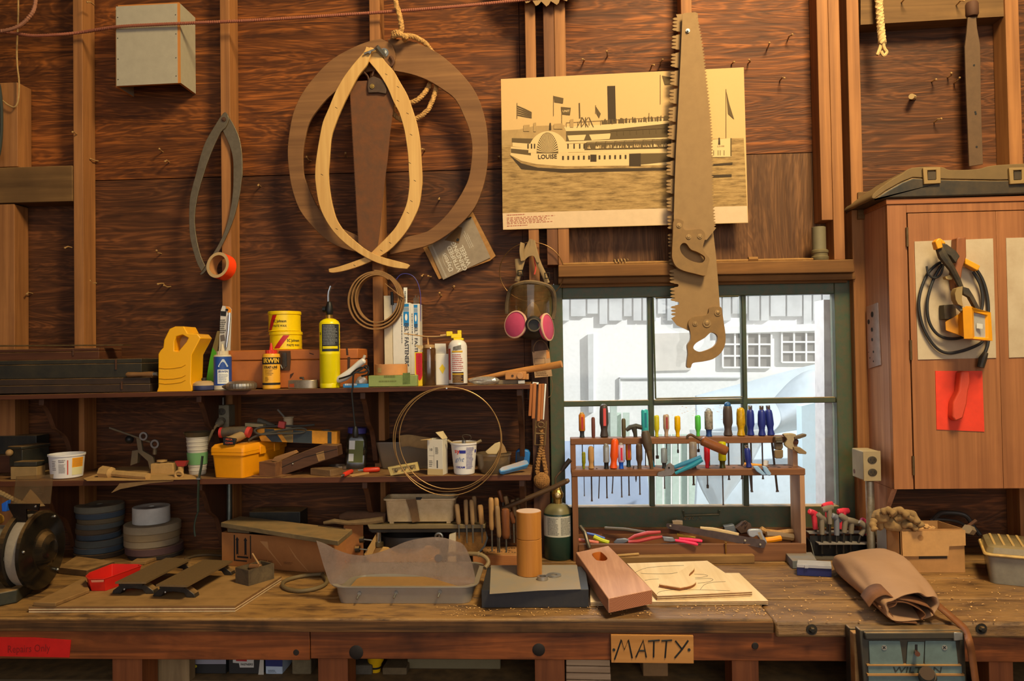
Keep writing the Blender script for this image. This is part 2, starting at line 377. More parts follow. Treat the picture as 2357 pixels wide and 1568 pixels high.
for (a, b) in xs:
    for (c, d) in ys:
        m = MB(); m.slab([(a, c), (b, c), (b + 6, d), (a + 4, d)], FY + 0.03, 0.003); O('pane', m, PANE, win)
m = MB(); m.tube(PP([(1573, 1176), (1575, 1187), (1655, 1185), (1656, 1175)], FY - 0.012), 0.004, 8); m.slab([(1574, 1187), (1655, 1185), (1655, 1198), (1574, 1200)], FY - 0.004, 0.004)
O('sash_lift', m, DGREEN, win)
# dusty ledge boards over the window and the boards under it
LEDGE = wood((96, 62, 30), (148, 100, 52), 'X', 1, 0.8, 26, 0.4, None, 0.9)
ST('trim_19', MB().slab([(1285, 611), (1965, 597), (1968, 627), (1285, 638)], -0.125, 0.123), LEDGE, bev=0.003)
ST('trim_20', MB().slab([(1285, 640), (1968, 629), (1970, 643), (1285, 653)], -0.10, 0.098), LEDGE, bev=0.002)
ST('trim_21', MB().slab([(1290, 655), (1950, 643), (1950, 650), (1290, 662)], -0.07, 0.02), LEDGE)
ST('trim_22', MB().slab([(1268, 1217), (1992, 1217), (1994, 1240), (1268, 1240)], -0.075, 0.073), DARKW)
ST('trim_23', MB().slab([(1268, 1241), (1994, 1241), (1996, 1262), (1268, 1262)], -0.055, 0.053), DARKW)
ST('trim_24', MB().slab([(1962, 640), (1980, 640), (1996, 1216), (1981, 1216)], -0.08, 0.078), wood((58, 40, 24), (92, 66, 40), 'Z', 1, 0.75, 26, 0.4))
OY = 5.2
WB = plain((232, 232, 232), 0.8, 0, 0.06); WG = plain((196, 198, 200), 0.85, 0, 0.2, None, 0, 3)
bd = T('building', 'white clapboard building across the yard seen through the window', 'building', (P(1600, 900, OY).x, OY, -0.3))
m = MB(); m.box((-6, OY, -0.3), (9, OY + 0.2, P(1600, 560, OY).z)); O('facade', m, WB, bd)
m = MB(); rn = random.Random(3); x = 1280
while x < 1935:
    w = rn.choice([28, 34, 38, 22]); b = rn.choice([722, 738, 746, 728])
    m.slab([(x, 668), (x + w - 4, 668), (x + w - 4, b), (x, b)], OY - 0.03, 0.03); x += w
O('fascia_boards', m, WG, bd)
m = MB().slab([(1660, 752), (1925, 744), (1925, 760), (1660, 768)], OY - 0.05, 0.05); O('window_head', m, WB, bd)
DG = plain((120, 116, 112), 0.3); BRN = plain((150, 128, 110), 0.7)
for a, b, y0, y1 in ((1664, 1776, 766, 846), (1800, 1912, 764, 834)):
    w = O('window', MB().slab([(a, y0), (b, y0 - 1), (b, y1), (a, y1)], OY - 0.012, 0.012), DG, bd)
    m = MB()
    for k in range(5):
        xx = a + (b - a) * k / 4; m.slab([(xx - 2, y0), (xx + 2, y0), (xx + 2, y1), (xx - 2, y1)], OY - 0.03, 0.018)
    for k in range(4):
        yy = y0 + (y1 - y0) * k / 3; m.slab([(a, yy - 2), (b, yy - 2), (b, yy + 2), (a, yy + 2)], OY - 0.029, 0.018)
    O('glazing_bars', m, WB, w)
m = MB().slab([(1505, 768), (1590, 766), (1590, 852), (1505, 854)], OY - 0.02, 0.02); O('weathered_boards', m, plain((206, 200, 192), 0.9, 0, 0.12, None, 0, 8), bd)
m = MB().slab([(1353, 770), (1366, 768), (1366, 950), (1355, 950)], OY - 0.04, 0.04); O('downpipe', m, WG, bd)
m = MB().slab([(1425, 869), (1705, 868), (1705, 871), (1425, 872)], OY - 0.02, 0.02).slab([(1425, 869), (1428, 869), (1428, 918), (1425, 918)], OY - 0.02, 0.02); O('door_frame_line', m, WG, bd)
TARP = plain((196, 210, 220), 0.55, 0, 0.12, None, 0.15, 2.5)
def sheet(pts, Y, bulge, name, label, cat, mat, n=14):
    # hanging cloth: outline given as matching left and right rows
    m = MB(); rows = []
    L = cr([P(x, y, Y) for x, y in pts[0]], n); Rr = cr([P(x, y, Y) for x, y in pts[1]], n)
    for k in range(n + 1):
        t = k / n; rows.append([a.lerp(b, t) + V((0, -bulge * math.sin(PI * t) + 0.03 * bulge * math.sin(5 * t + 7 * i / len(L)), 0)) for i, (a, b) in enumerate(zip(L, Rr))])
    m.grid(rows)
    return O(name, m, mat, None, label, cat, sm=80, solid=0.01)
sheet(([(1600, 912), (1720, 880), (1850, 845), (1990, 815)], [(1560, 1385), (1690, 1385), (1850, 1385), (1990, 1385)]), 3.2, 0.35, 'tarpaulin', 'large pale blue tarpaulin draped outside the right window panes', 'tarpaulin', TARP)
sheet(([(1780, 920), (1830, 870), (1880, 850), (1990, 846)], [(1770, 1000), (1830, 990), (1890, 985), (1990, 980)]), 2.7, 0.25, 'tarpaulin_flap', 'upper fold of pale tarpaulin outside the right-hand panes', 'tarpaulin', TARP)
sheet(([(1290, 1016), (1370, 1014), (1440, 1012), (1480, 1010)], [(1290, 1420), (1370, 1420), (1450, 1420), (1520, 1420)]), 2.9, 0.1, 'bin_cover', 'blue-grey covered bin outside the lower left pane', 'cover', plain((142, 158, 184), 0.6, 0, 0.12, None, 0.1, 4))
sheet(([(1588, 990), (1605, 1100), (1640, 1170)], [(1770, 985), (1720, 1080), (1650, 1172)]), 2.4, 0.15, 'plastic_sheet', 'translucent plastic sheet hanging outside the middle lower pane', 'plastic sheet', clear((245, 248, 250), 0.5, (225, 230, 232), 0.3, 0.05))
FEN = plain((190, 206, 194), 0.7, 0, 0.1)
fe = T('fence', 'pale green corrugated fence outside below the middle panes', 'fence', (P(1560, 1200, 4.0).x, 4.0, -0.3))
m = MB()
for k in range(26):
    a = 1396 + k * 19
    if a < 1440 or a > 1490: m.slab([(a, 950 if a < 1440 else 1000), (a + 15, 950 if a < 1440 else 1000), (a + 15, 1300), (a, 1300)], 4.0 + 0.03 * (k % 2), 0.02)
O('slats', m, FEN, fe); O('post', MB().slab([(1405, 935), (1420, 935), (1422, 1300), (1407, 1300)], 3.95, 0.06), FEN, fe)
O('door_post', MB().slab([(1845, 935), (1886, 925), (1894, 1560), (1856, 1560)], 1.6, 0.1), plain((190, 214, 226), 0.7), None, 'pale blue timber post outside the right lower pane', 'post')
O('corner_post', MB().slab([(1896, 690), (1940, 690), (1965, 1850), (1905, 1850)], 0.25, 0.12), plain((178, 172, 172), 0.8, 0, 0.15), None, 'grey weathered corner board outside the right window edge', 'post')
ST('ground', MB().box((-8, 0.5, -0.5), (10, 20, -0.3)), plain((170, 168, 160), 0.9))
fyL = G(700, 1424).y
FYB = fyL
bench = T('workbench', 'long worn timber workbench along the wall with dark apron', 'workbench', (0, -0.4, 0))
def bench_top_mat():
    k = NT('bench_top'); v1 = k.co((1.0, 17, 17)); n1 = k.noise(v1, 1.2, 9, 0.7, 0.5); n2 = k.noise(k.co((1, 1, 1)), 2.4, 5, 0.65); n3 = k.noise(k.co((3, 9, 9)), 9, 5, 0.7)
    col = k.ramp(n1, [(0.3, (46, 31, 20)), (0.5, (112, 80, 50)), (0.7, (166, 126, 80))])
    col = k.mix(k.ramp(n2, [(0.48, (0, 0, 0, 1)), (0.72, (0.75, 0.75, 0.75, 1))]), col, lin((66, 46, 34)))
    col = k.mix(k.ramp(n3, [(0.56, (0, 0, 0, 1)), (0.7, (0.85, 0.85, 0.85, 1))]), col, lin((36, 25, 18)))
    sx = k.n('ShaderNodeSeparateXYZ'); k.l(k.co(), sx.inputs[0])
    fl = k.math('MULTIPLY', k.ramp(k.math('ADD', k.math('MULTIPLY', sx.outputs[0], 0.5), 0.5), [(0.2, (1, 1, 1, 1)), (0.5, (0.7, 0.7, 0.7, 1)), (0.62, (0.25, 0.25, 0.25, 1)), (1.0, (0.55, 0.55, 0.55, 1))]), 0.85)
    dz = k.ramp(k.noise(k.co((2, 6, 6)), 4, 6, 0.65), [(0.38, (0, 0, 0, 1)), (0.56, (1, 1, 1, 1))])
    col = k.mix(k.math('MULTIPLY', dz, fl), col, lin((172, 128, 72)))
    n4 = k.noise(k.co((0.9, 42, 42)), 1.6, 6, 0.7, 0.8); col = k.mix(k.ramp(n4, [(0.6, (0, 0, 0, 1)), (0.68, (0.95, 0.95, 0.95, 1))]), col, lin((24, 17, 12)))
    k.bump(k.math('SUBTRACT', k.math('ADD', n1, k.math('MULTIPLY', n3, 0.8)), k.math('MULTIPLY', n4, 1.2)), 0.7, 0.005); return k.out(col, 0.42, 0, 0.5)
BTM = bench_top_mat()
APR = wood((70, 36, 18), (158, 86, 40), 'X', 1.3, 0.5, 16, 0.75, (40, 22, 14), 0, 0.4, 1.5); EDG = wood((38, 25, 15), (146, 98, 52), 'X', 1.6, 0.6, 44, 0.85, (22, 16, 11), 0, 0.5)
x1 = P(1780, 1440, FYB).x; rows = [FYB, FYB + 0.20, FYB + 0.42, FYB + 0.63, -0.0]
for i in range(4):
    O('top_plank', MB().box((-3.4, rows[i] + 0.0012, BT - 0.04), (x1 + 0.35 * (i % 2) if i == 0 else 3.0, rows[i + 1] - 0.0012, BT)), BTM if i else [BTM], bench, bev=0.005)
O('top_plank', MB().box((x1 + 0.004, FYB - 0.012, BT - 0.05), (3.0, rows[1] - 0.0012, BT - 0.004)), BTM, bench, bev=0.008)
m = MB(); m.box((-3.4, FYB - 0.004, BT - 0.041), (x1, FYB + 0.0, BT - 0.006)); O('edge_board', m, EDG, bench, bev=0.002)
xj = P(712, 1480, FYB).x
O('apron', MB().box((-3.4, FYB + 0.002, P(300, 1519, FYB).z), (xj, FYB + 0.04, BT - 0.041)), APR, bench, bev=0.002)
O('apron', MB().box((xj + 0.002, FYB + 0.004, P(1300, 1521, FYB).z), (3.0, FYB + 0.04, BT - 0.041)), APR, bench, bev=0.002)
LEG = wood((112, 60, 30), (170, 98, 52), 'Z', 1, 0.6, 26, 0.2)
for a, b in ((240, 310), (722, 792), (1230, 1300), (1692, 1755), (2295, 2352)):
    O('leg', MB().box((P(a, 1540, FYB).x, FYB + 0.042, 0), (P(b, 1540, FYB).x, FYB + 0.14, BT - 0.041)), LEG, bench, bev=0.002)
O('leg', MB().box((P(316, 1540, FYB + 0.15).x, FYB + 0.15, 0), (P(436, 1540, FYB + 0.15).x, FYB + 0.19, BT - 0.045)), wood((120, 96, 66), (168, 140, 100), 'Z', 1, 0.7, 22, 0.2), bench, label='wide greyish upright board')
for px, py in ((1868, 1449), (2258, 1447)):
    c = P(px, py, FYB - 0.012); m = MB(Matrix.Translation(c) @ Matrix.Rotation(R(90), 4, 'X')); m.cyl(0.016, 0.003, 20).lathe([(0.009, 0.003), (0.009, 0.011), (0.006, 0.013)], 6)
    O('bolt_head', m, IRON, bench)
for px, py, w in ((820, 1502, 17), (1240, 1496, 15), (682, 1502, 8), (1738, 1487, 8)):
    m = MB(Matrix.Translation(P(px, py, FYB + 0.003)) @ Matrix.Rotation(R(90), 4, 'X')); m.lathe([(0.001, 0.0), (w * 0.0013, 0.0), (w * 0.0011, 0.0018), (0.001, 0.002)], 14)
    O('knot', m, plain((30, 22, 18), 0.7, 0, 0.3), bench)
O('lower_shelf', MB().box((-3.2, FYB + 0.16, P(600, 1556, FYB + 0.2).z - 0.03), (3.0, -0.1, P(600, 1556, FYB + 0.2).z)), wood((70, 58, 42), (110, 92, 66), 'X', 1, 0.8, 20, 0.3, None, 0.5), bench)
SHY = -0.33
def line_z(a, b, Y):
    p, q = P(*a, Y), P(*b, Y); return lambda x: p.z + (q.z - p.z) * (x - p.x) / (q.x - p.x)
zU = line_z((345, 903), (1200, 885), SHY); zL = line_z((100, 1107), (1200, 1093), SHY)
def shelf(name, label, zf, th, xr, brs, cut):
    xa = -2.6; xb = P(xr, 900 if th < 0.02 else 1095, SHY).x
    s = T(name, label, 'shelf', (-1.0, SHY, zf(-1.0)))
    pts = [(xa, SHY, zf(xa) - th), (xb, SHY, zf(xb) - th), (xb, SHY, zf(xb)), (xa, SHY, zf(xa))]
    O('shelf_board', MB().prism(pts, (0, 0.326, 0)), DARKW, s, bev=0.0015)
    for px in brs:
        x = P(px, 900, SY).x; z = zf(x) - th - 0.0005
        prof = [(SHY + 0.02, z), (-0.092, z), (-0.092, z - 0.30), (-0.118, z - 0.285)]
        prof += [(-0.118 - 0.008 * k, z - 0.285 + 0.10 * math.sin(k / 8 * PI / 2) + k * 0.004) for k in range(1, 9)]
        prof += [(SHY + 0.09 - 0.012 * k, z - 0.12 + 0.095 * math.sin(k / 6 * PI / 2)) for k in range(0, 7)]
        m = MB().prism([(x, a, b) for a, b in prof], (0.02, 0, 0)); O('bracket', m, DARKZ, s, bev=0.0015)
    return s
shelf('wall_shelf', 'upper long dark shelf carrying bottles and tins', zU, 0.018, 1220, (171, 509, 860, 1195), 0)
shelf('wall_shelf', 'lower long dark shelf carrying tubs and toolbox', zL, 0.022, 1222, (171, 509, 862, 1197), 0)
# ================================================================ hung on the wall
DB = wood((102, 68, 40), (148, 104, 62), 'X', 1, 0.7, 30, 0.25, (60, 38, 24), 0.3, 0.12)
PALE = wood((190, 142, 78), (218, 174, 106), 'Z', 1, 0.5, 34, 0.12, (170, 116, 60), 0, 0.1)
c = T('wooden_calipers', 'large dark brown wooden calipers with two curved legs forming a ring', 'calipers', P(890, 340, -0.115))
oL = [(878, 89), (855, 93), (817, 107), (766, 135), (727, 173), (694, 217), (674, 263), (664, 319), (662, 357), (666, 400), (673, 438), (689, 482), (715, 517), (743, 545), (775, 566), (820, 580), (880, 588)]
iL = [(884, 572), (850, 556), (820, 541), (790, 527), (757, 505), (735, 482), (720, 456), (705, 420), (699, 400), (697, 357), (702, 319), (712, 281), (733, 250), (758, 222), (794, 194), (830, 172), (855, 163), (881, 166), (903, 160), (910, 128), (903, 102)]
O('leg', MB().slab(cr2(oL, 3) + cr2(iL, 3), -0.126, 0.012), DB, c, bev=0.0015)
oR = [(892, 89), (925, 91), (957, 98), (1008, 122), (1059, 166), (1097, 217), (1118, 281), (1123, 344), (1119, 400), (1105, 451), (1085, 489), (1046, 528), (995, 561), (944, 576), (898, 586)]
iR = [(896, 572), (929, 548), (983, 533), (1021, 502), (1046, 471), (1069, 433), (1081, 400), (1087, 344), (1082, 306), (1069, 270), (1049, 230), (1021, 207), (983, 184), (944, 170), (906, 163)]
O('leg', MB().slab(cr2(oR, 3) + cr2(iR, 3), -0.113, 0.012), DB, c, bev=0.0015)
def bolt(px, py, Y, r, L, mat, par, nm='bolt'):
    L = max(L, .0045)
    m = MB(Matrix.Translation(P(px, py, Y)) @ Matrix.Rotation(R(90), 4, 'X')); m.cyl(r * 1.6, 0.003, 16).lathe([(r, 0.003), (r, L), (r * 0.8, L + 0.001)], 8)
    return O(nm, m, mat, par)
bolt(884, 122, -0.127, 0.012, 0.01, STEEL, c, 'pivot_bolt')
hk = MB().tube(cr([P(x, y, -0.131) for x, y in ((898, 130), (905, 142), (900, 152), (889, 150), (884, 144))], 5), 0.007, 8); O('wing_nut', hk, RUST, c)
c = T('wooden_calipers', 'smaller pale pine calipers with crossed legs inside the brown ring', 'calipers', P(850, 370, -0.14))
a = [(843, 107), (837, 120), (817, 143), (794, 173), (773, 209), (756, 250), (743, 281), (735, 319), (727, 370), (725, 400), (726, 420), (731, 456), (740, 487), (756, 517), (776, 543), (804, 568), (837, 590), (868, 605), (906, 616), (937, 619)]
b = [(942, 613), (939, 608), (906, 599), (875, 590), (845, 576), (819, 556), (794, 533), (776, 507), (766, 476), (759, 438), (756, 400), (758, 370), (762, 319), (771, 288), (784, 255), (801, 219), (824, 176), (842, 153), (848, 140), (858, 112)]
O('leg', MB().slab(cr2(a, 3) + cr2(b, 3), -0.178, 0.012), PALE, c, bev=0.0015)
a = [(852, 108), (862, 112), (872, 122), (888, 143), (906, 163), (921, 189), (937, 217), (949, 250), (960, 286), (967, 326), (970, 370), (972, 413), (970, 438), (965, 471), (955, 497), (939, 527), (919, 553), (896, 576), (868, 594), (830, 612), (791, 624), (766, 628), (757, 626)]
b = [(756, 619), (778, 614), (817, 601), (845, 589), (868, 568), (893, 543), (911, 522), (926, 494), (937, 464), (942, 425), (941, 400), (939, 357), (934, 319), (929, 293), (919, 260), (906, 235), (893, 204), (878, 178), (863, 158), (847, 138), (843, 120)]
O('leg', MB().slab(cr2(a, 3) + cr2(b, 3), -0.164, 0.012), PALE, c, bev=0.0015)
m = MB(); m.tube([P(851, 120, -0.172), P(851, 120, -0.19)], 0.006, 8)
m.tube([P(838, 124, -0.185), P(872, 110, -0.185)], 0.004, 8).tube([P(866, 108, -0.188), P(883, 128, -0.16)], [0.011, 0.011], 8).tube([P(872, 114, -0.182), P(886, 132, -0.15)], 0.007, 8)
O('pivot_bolt', m, STEEL, c)
for x, y in ((774, 248), (889, 171), (916, 200), (916, 232), (938, 261), (946, 310), (943, 375), (741, 402), (955, 416), (947, 463), (939, 490), (898, 559), (878, 577), (856, 594), (775, 527), (816, 611)):
    mk = MB().tube([P(x - 2.5, y - 1.5, -0.1783 if x < 800 else -0.1643), P(x + 2.5, y + 1.5, -0.1783 if x < 800 else -0.1643)], 0.0008, 4); O('staple', mk, INK, c)
GS = metal((130, 114, 90), 0.5, 0.15, None, 0.2)
c = T('steel_calipers', 'grey steel outside calipers hanging from the second stud', 'calipers', P(500, 450, -0.1))
a = [(519, 258), (510, 265), (492, 293), (474, 324), (462, 357), (451, 400), (444, 425), (437, 456), (435, 497), (437, 543), (445, 579), (454, 607), (464, 625)]
b = [(472, 612), (462, 589), (453, 553), (448, 510), (451, 471), (459, 433), (469, 400), (477, 375), (492, 337), (508, 304), (519, 293), (526, 275), (524, 263)]
O('leg', MB().slab(cr2(a, 3) + cr2(b, 3), -0.112, 0.006), GS, c, bev=0.001)
a = [(512, 262), (519, 258), (526, 268), (538, 288), (551, 319), (557, 357), (558, 400), (556, 413), (551, 451), (538, 502), (523, 540), (505, 576), (485, 609), (469, 629), (462, 633)]
b = [(460, 631), (467, 622), (479, 601), (500, 568), (518, 530), (530, 484), (536, 438), (537, 400), (536, 365), (528, 334), (515, 306), (508, 290)]
O('leg', MB().slab(cr2(a, 3) + cr2(b, 3), -0.105, 0.006), GS, c, bev=0.001)
bolt(515, 275, -0.1125, 0.006, 0.005, RUST, c, 'rivet')
A = P(501, 610, -0.165); B = P(519, 617, -0.118)
M = aim(A, B); L = (B - A).length
t = T('tape_roll', 'bright orange roll of tape hung over the steel calipers', 'tape roll', A.lerp(B, .5))
O('tape', MB(M).lathe([(0.0535, 0.001), (0.0535, L - 0.001), (0.046, L), (0.046, 0), (0.0535, 0.001)], 40, caps=False), plain((255, 72, 22), 0.45), t)
O('paper_edge', MB(M).lathe([(0.0535, -0.0004), (0.041, -0.0008), (0.041, 0.003), (0.0535, 0.0009)], 40, caps=False), plain((196, 160, 110), 0.8), t)
O('core', MB(M).lathe([(0.046, 0.0005), (0.046, L), (0.041, L), (0.041, 0.0005)], 40, caps=False), plain((176, 120, 70), 0.8), t)
c = T('hand_saw', 'rusty handsaw blade with a broken handle hung inside the calipers', 'saw', P(860, 380, -0.1))
lf = [(808, 212), (813, 281), (817, 400), (821, 440), (827, 558)]
pts = [(819, 187), (907, 182), (907, 230), (903, 268), (898, 306), (892, 370), (888, 400), (881, 464), (873, 543), (866, 582), (829, 582)]
ed = []
for k in range(110):
    y = 580 - k * 3.35; x = 806 + (y - 212) * 0.056; ed += [(x - 2, y), (x + 1, y - 1.8)]
O('blade', MB().slab(pts + ed, -0.1475, 0.002), plain((86, 62, 44), 0.75, 0.2, 0.85, (124, 72, 36), 0.25, 22), c)
O('handle_stub', MB().slab([(847, 182), (852, 178), (860, 175), (870, 179), (884, 184), (890, 206), (888, 216), (870, 213), (847, 214), (845, 199)], -0.158, 0.016), plain((74, 54, 40), 0.7, 0, 0.3), c, bev=0.003)
bolt(857, 199, -0.1585, 0.006, 0.003, BRASS, c, 'screw')
O('hang_wire', MB().tube(cr([P(x, y, -0.15) for x, y in ((835, 164), (846, 175), (849, 186))], 4), 0.004, 6).tube(cr([P(x, y, -0.15) for x, y in ((848, 132), (856, 150), (862, 158), (856, 175))], 4), 0.004, 6), RUST, c)
ROPE = plain((188, 142, 82), 0.9, 0, 0.25, None, 0.15, 50)
m = MB()
m.coil(cr([P(x, y, Y) for x, y, Y in ((908, -45, -0.14), (910, 0, -0.14), (919, 33, -0.14), (924, 62, -0.14), (919, 78, -0.13), (908, 82, -0.12), (904, 92, -0.09))], 8), 0.0095, 0.03, 3)
m.coil(cr([P(x, y, Y) for x, y, Y in ((904, 78, -0.14), (915, 74, -0.155), (928, 82, -0.15), (945, 83, -0.14), (962, 89, -0.12), (985, 106, -0.095), (1010, 150, -0.06), (1004, 199, -0.08), (998, 224, -0.09), (983, 255, -0.1), (955, 274, -0.1), (925, 276, -0.1), (905, 260, -0.1), (906, 245, -0.1))], 8), 0.0088, 0.03, 3)
m.coil(cr([P(x, y, Y) for x, y, Y in ((1000, 150, -0.05), (990, 191, -0.07), (977, 214, -0.09), (957, 232, -0.1), (925, 240, -0.1))], 8), 0.0088, 0.03, 3)
m.coil(cr([P(x, y, Y) for x, y, Y in ((905, 84, -0.15), (917, 80, -0.165), (934, 86, -0.16), (930, 92, -0.13))], 6), 0.0085, 0.03, 3)
O('rope', m, ROPE, None, 'tan laid rope knotted over the top of the big calipers', 'rope')
LEA = plain((136, 98, 58), 0.85, 0, 0.3, (186, 140, 84), 0.2, 40, 0.3)
b = T('leather_belt', 'coil of dusty brown leather belting hung on a nail over the upper shelf', 'belt', P(862, 690, -0.12))
m = MB(); pts = []
for k in range(150):
    t = k / 149; a = -PI / 2 + 2 * PI * 3.1 * t; rx = 67 - 19 * t; ry = 71 - 14 * t
    pts.append((861 + 6 * t + rx * math.cos(a), 692 - 10 * t + ry * math.sin(a) + (6 * t if math.sin(a) < 0 else 0)))
for Yo, Yi in ((-0.168, -0.128),):
    q = [P(x, y, Yo) for x, y in pts]; w = [p + V((0, Yi - Yo, 0)) for p in q]; ctr = P(864, 688, Yo)
    qi = [p.lerp(ctr, 0.05) for p in q]; wi = [p + V((0, Yi - Yo, 0)) for p in qi]
    m.loft([[q[i], w[i], wi[i], qi[i]] for i in range(len(q))])
O('strap', m, LEA, b)
O('lace', MB().tube(cr([P(x, y, -0.17) for x, y in ((886, 653), (905, 668), (918, 680), (926, 692))], 5), 0.002, 6).tube([P(916, 678, -0.172), P(929, 686, -0.172)], 0.004, 6), LEA, b)
c = T('wheel_card', 'torn grey and brown card packet for a grinding wheel, hung slanting', 'card packet', P(1060, 570, -0.03))
O('backing_card', MB().slab([(974, 571), (1084, 484), (1088, 488), (1141, 589), (1128, 600), (1010, 643)], -0.03, 0.012), plain((158, 112, 62), 0.9, 0, 0.2, None, 0.3, 60), c)
gq = [P(985, 566, -0.034), P(1086, 500, -0.034), P(1129, 593, -0.034), P(1020, 644, -0.034)]
O('front_card', MB().prism(gq, (0, 0.002, 0)), plain((140, 122, 100), 0.6, 0, 0.15), c)
u = (gq[0] - gq[3]).normalized(); w = (gq[3] - gq[2]).normalized()
fn = flat(gq[3] + V((0, -0.0006, 0)), u, w); q = SP(-0.034)
m = MB(); m.text(fn, 'VITRIFIED', 15 * q, 34 * q, -44 * q, bold=0.01).text(fn, 'GRINDING', 15 * q, 34 * q, -57 * q, bold=0.01).text(fn, 'WHEEL', 15 * q, 30 * q, -70 * q, bold=0.01)
m.text(fn, 'Dayton', 15 * q, 32 * q, -26 * q, bold=0.01)
ov = [fn(32 * q + 24 * q * math.cos(a), -26 * q + 8.5 * q * math.sin(a)) for a in [k * PI / 16 for k in range(32)]]; m.tube(ov, 0.0007, 4, closed=True)
for k in range(3): m.lines(fn, 40 * q, -(88 + 4 * k) * q, 84 * q, -(86 + 4 * k) * q, 1, k)
m.patch(fn, 2 * q, -8 * q, 84 * q, -8.6 * q).patch(fn, 2 * q, -10 * q, 84 * q, -10.6 * q)
O('lettering', m, plain((206, 196, 178), 0.7), c)
O('torn_patch', MB().slab([(1023, 553), (1054, 522), (1064, 524), (1056, 560), (1040, 556)], -0.0353, 0.001), plain((112, 82, 48), 0.9), c)
O('hole', MB().slab([(1050, 552), (1053, 548), (1057, 550), (1056, 555), (1051, 556)], -0.0362, 0.001), INK, c)
O('hang_string', MB().tube([P(1072, 506, -0.04), P(1085, 500, -0.04)], 0.003, 6), INK, c)
HOSE = plain((150, 84, 62), 0.7, 0, 0.2, (196, 140, 96), 0, 60)
def ribbed(pts, r, pitch):
    p = cr(pts, 10); out = [p[0]]; m = MB(); acc = []
    for a, b in zip(p, p[1:]):
        n = max(1, int((b - a).length / (pitch / 2)))
        for k in range(n): acc.append(a.lerp(b, k / n))
    return m.tube(acc, [r if i % 2 else r * 0.78 for i in range(len(acc))], 8)
O('ribbed_line', ribbed([P(x, y, Y) for x, y, Y in ((-60, 70, -0.16), (20, 75, -0.155), (75, 82, -0.15), (130, 80, -0.145), (190, 74, -0.12), (268, 62, -0.147), (350, 57, -0.15), (440, 53, -0.15), (600, 46, -0.14), (850, 30, -0.125), (1050, 15, -0.13), (1230, -3, -0.13), (1400, -20, -0.13))], 0.0072, 0.0085), HOSE, None, 'reddish ribbed line stretched along the top of the wall', 'line')
O('ribbed_line', ribbed([P(x, y, -0.2) for x, y in ((-60, 70), (0, 72), (40, 62), (65, 42), (80, 15), (84, -40))], 0.0085, 0.0085), plain((158, 104, 76), 0.7, 0, 0.2), None, 'loose curved end of ribbed line in the top left corner', 'line')
O('cord', MB().tube(cr([P(x, y, -0.11) for x, y in ((42, -40), (42, 40), (39, 110), (40, 150), (44, 190), (42, 230), (34, 246), (20, 242), (4, 230), (-20, 210))], 6), 0.0032, 6), TAN, None, 'thin tan cord dangling over the top left stud', 'cord')
O('hose_coil', MB().tube([P(-8 + 12 * math.cos(a), 275 + 90 * math.sin(a), -0.13) for a in [k * PI / 20 for k in range(40)]], 0.006, 8, closed=True), plain((50, 52, 44), 0.6), None, 'dark hose loop just showing at the left edge', 'hose')
bx = T('nest_box', 'white melamine open-bottomed box fixed high on the left wall', 'box', P(340, 110, -0.06))
MEL = plain((170, 158, 136), 0.55, 0, 0.06); EDGE = plain((190, 122, 56), 0.8)
f4 = [P(267, 15, -0.135), P(408, 8, -0.135), P(409.5, 191, -0.135), P(268, 198, -0.135)]
def board(q, t, par, nm, mat=MEL, edge=EDGE):
    m = MB(); n = (q[1] - q[0]).cross(q[2] - q[0]).normalized() * t
    m.add(q, [(0, 1, 2, 3)]).add([p + n for p in q], [(3, 2, 1, 0)]); m.m = 1
    for i in range(4): m.add([q[i], q[(i + 1) % 4], q[(i + 1) % 4] + n, q[i] + n], [(0, 1, 2, 3)])
    return O(nm, m, [mat, edge], par, sm=0)
bk = V((0, 0.133, 0)); dn = V((0, 0.015, 0))
board(f4, 0.014, bx, 'front_board')
board([f4[1] + V((0, .001, 0)), f4[1] + bk, f4[2] + bk, f4[2] + V((0, .001, 0))], -0.012, bx, 'side_board'); board([f4[0] + dn, f4[0] + bk, f4[3] + bk, f4[3] + dn], 0.012, bx, 'side_board')
board([f4[0] + dn, f4[1] + dn, f4[1] + bk, f4[0] + bk], 0.012, bx, 'top_board')
for x, y in ((271, 40), (271, 88), (272, 136), (272, 183), (404, 34), (405, 78), (405, 133), (405.5, 175)): O('screw_head', MB().ball(P(x, y, -0.1352), 0.0022, 8), INK, bx)
O('vent_hole', MB(Matrix.Translation(PX(425, 68, f4[1].x + 0.0006)) @ Matrix.Rotation(R(90), 4, 'Y')).cyl(0.009, 0.0006, 16), plain((60, 34, 18), 0.9), bx)
pp = T('poster', 'sepia poster of an old sidewheel steamboat pinned on the studs', 'poster', P(1440, 340, -0.095))
PSH = plain((208, 168, 110), 0.85, 0, 0.09, (186, 148, 92), 0.06, 60)
Yp = -0.0935
O('sheet', MB().slab([(1153, 182), (1712, 155), (1722, 513), (1158, 529)], Yp, 0.001), PSH, pp)
S1 = plain((96, 76, 46), 0.85); S2 = plain((150, 120, 74), 0.85, 0, 0.12, (110, 86, 50), 0, 40); S3 = plain((66, 50, 32), 0.85); S4 = plain((216, 182, 126), 0.85); S5 = plain((172, 138, 88), 0.85, 0, 0.12); CAP = plain((212, 180, 142), 0.85, 0, 0.05); RED = plain((170, 92, 70), 0.8)
def waterm():
    k = NT('printed_water'); n = k.noise(k.co((9, 1, 60)), 1.4, 6, 0.7); return k.out(k.ramp(n, [(0.35, (112, 86, 50)), (0.5, (160, 126, 76)), (0.66, (186, 150, 94))]), 0.85)
m = MB(); e = [0.0004]
def pq(mi, *pts): e[0] += 4e-6; m.m = mi; m.add(PP(pts, Yp - e[0]), [list(range(len(pts)))])
pq(5, (1156.8, 491), (1719.5, 474), (1721.5, 512), (1158, 528))
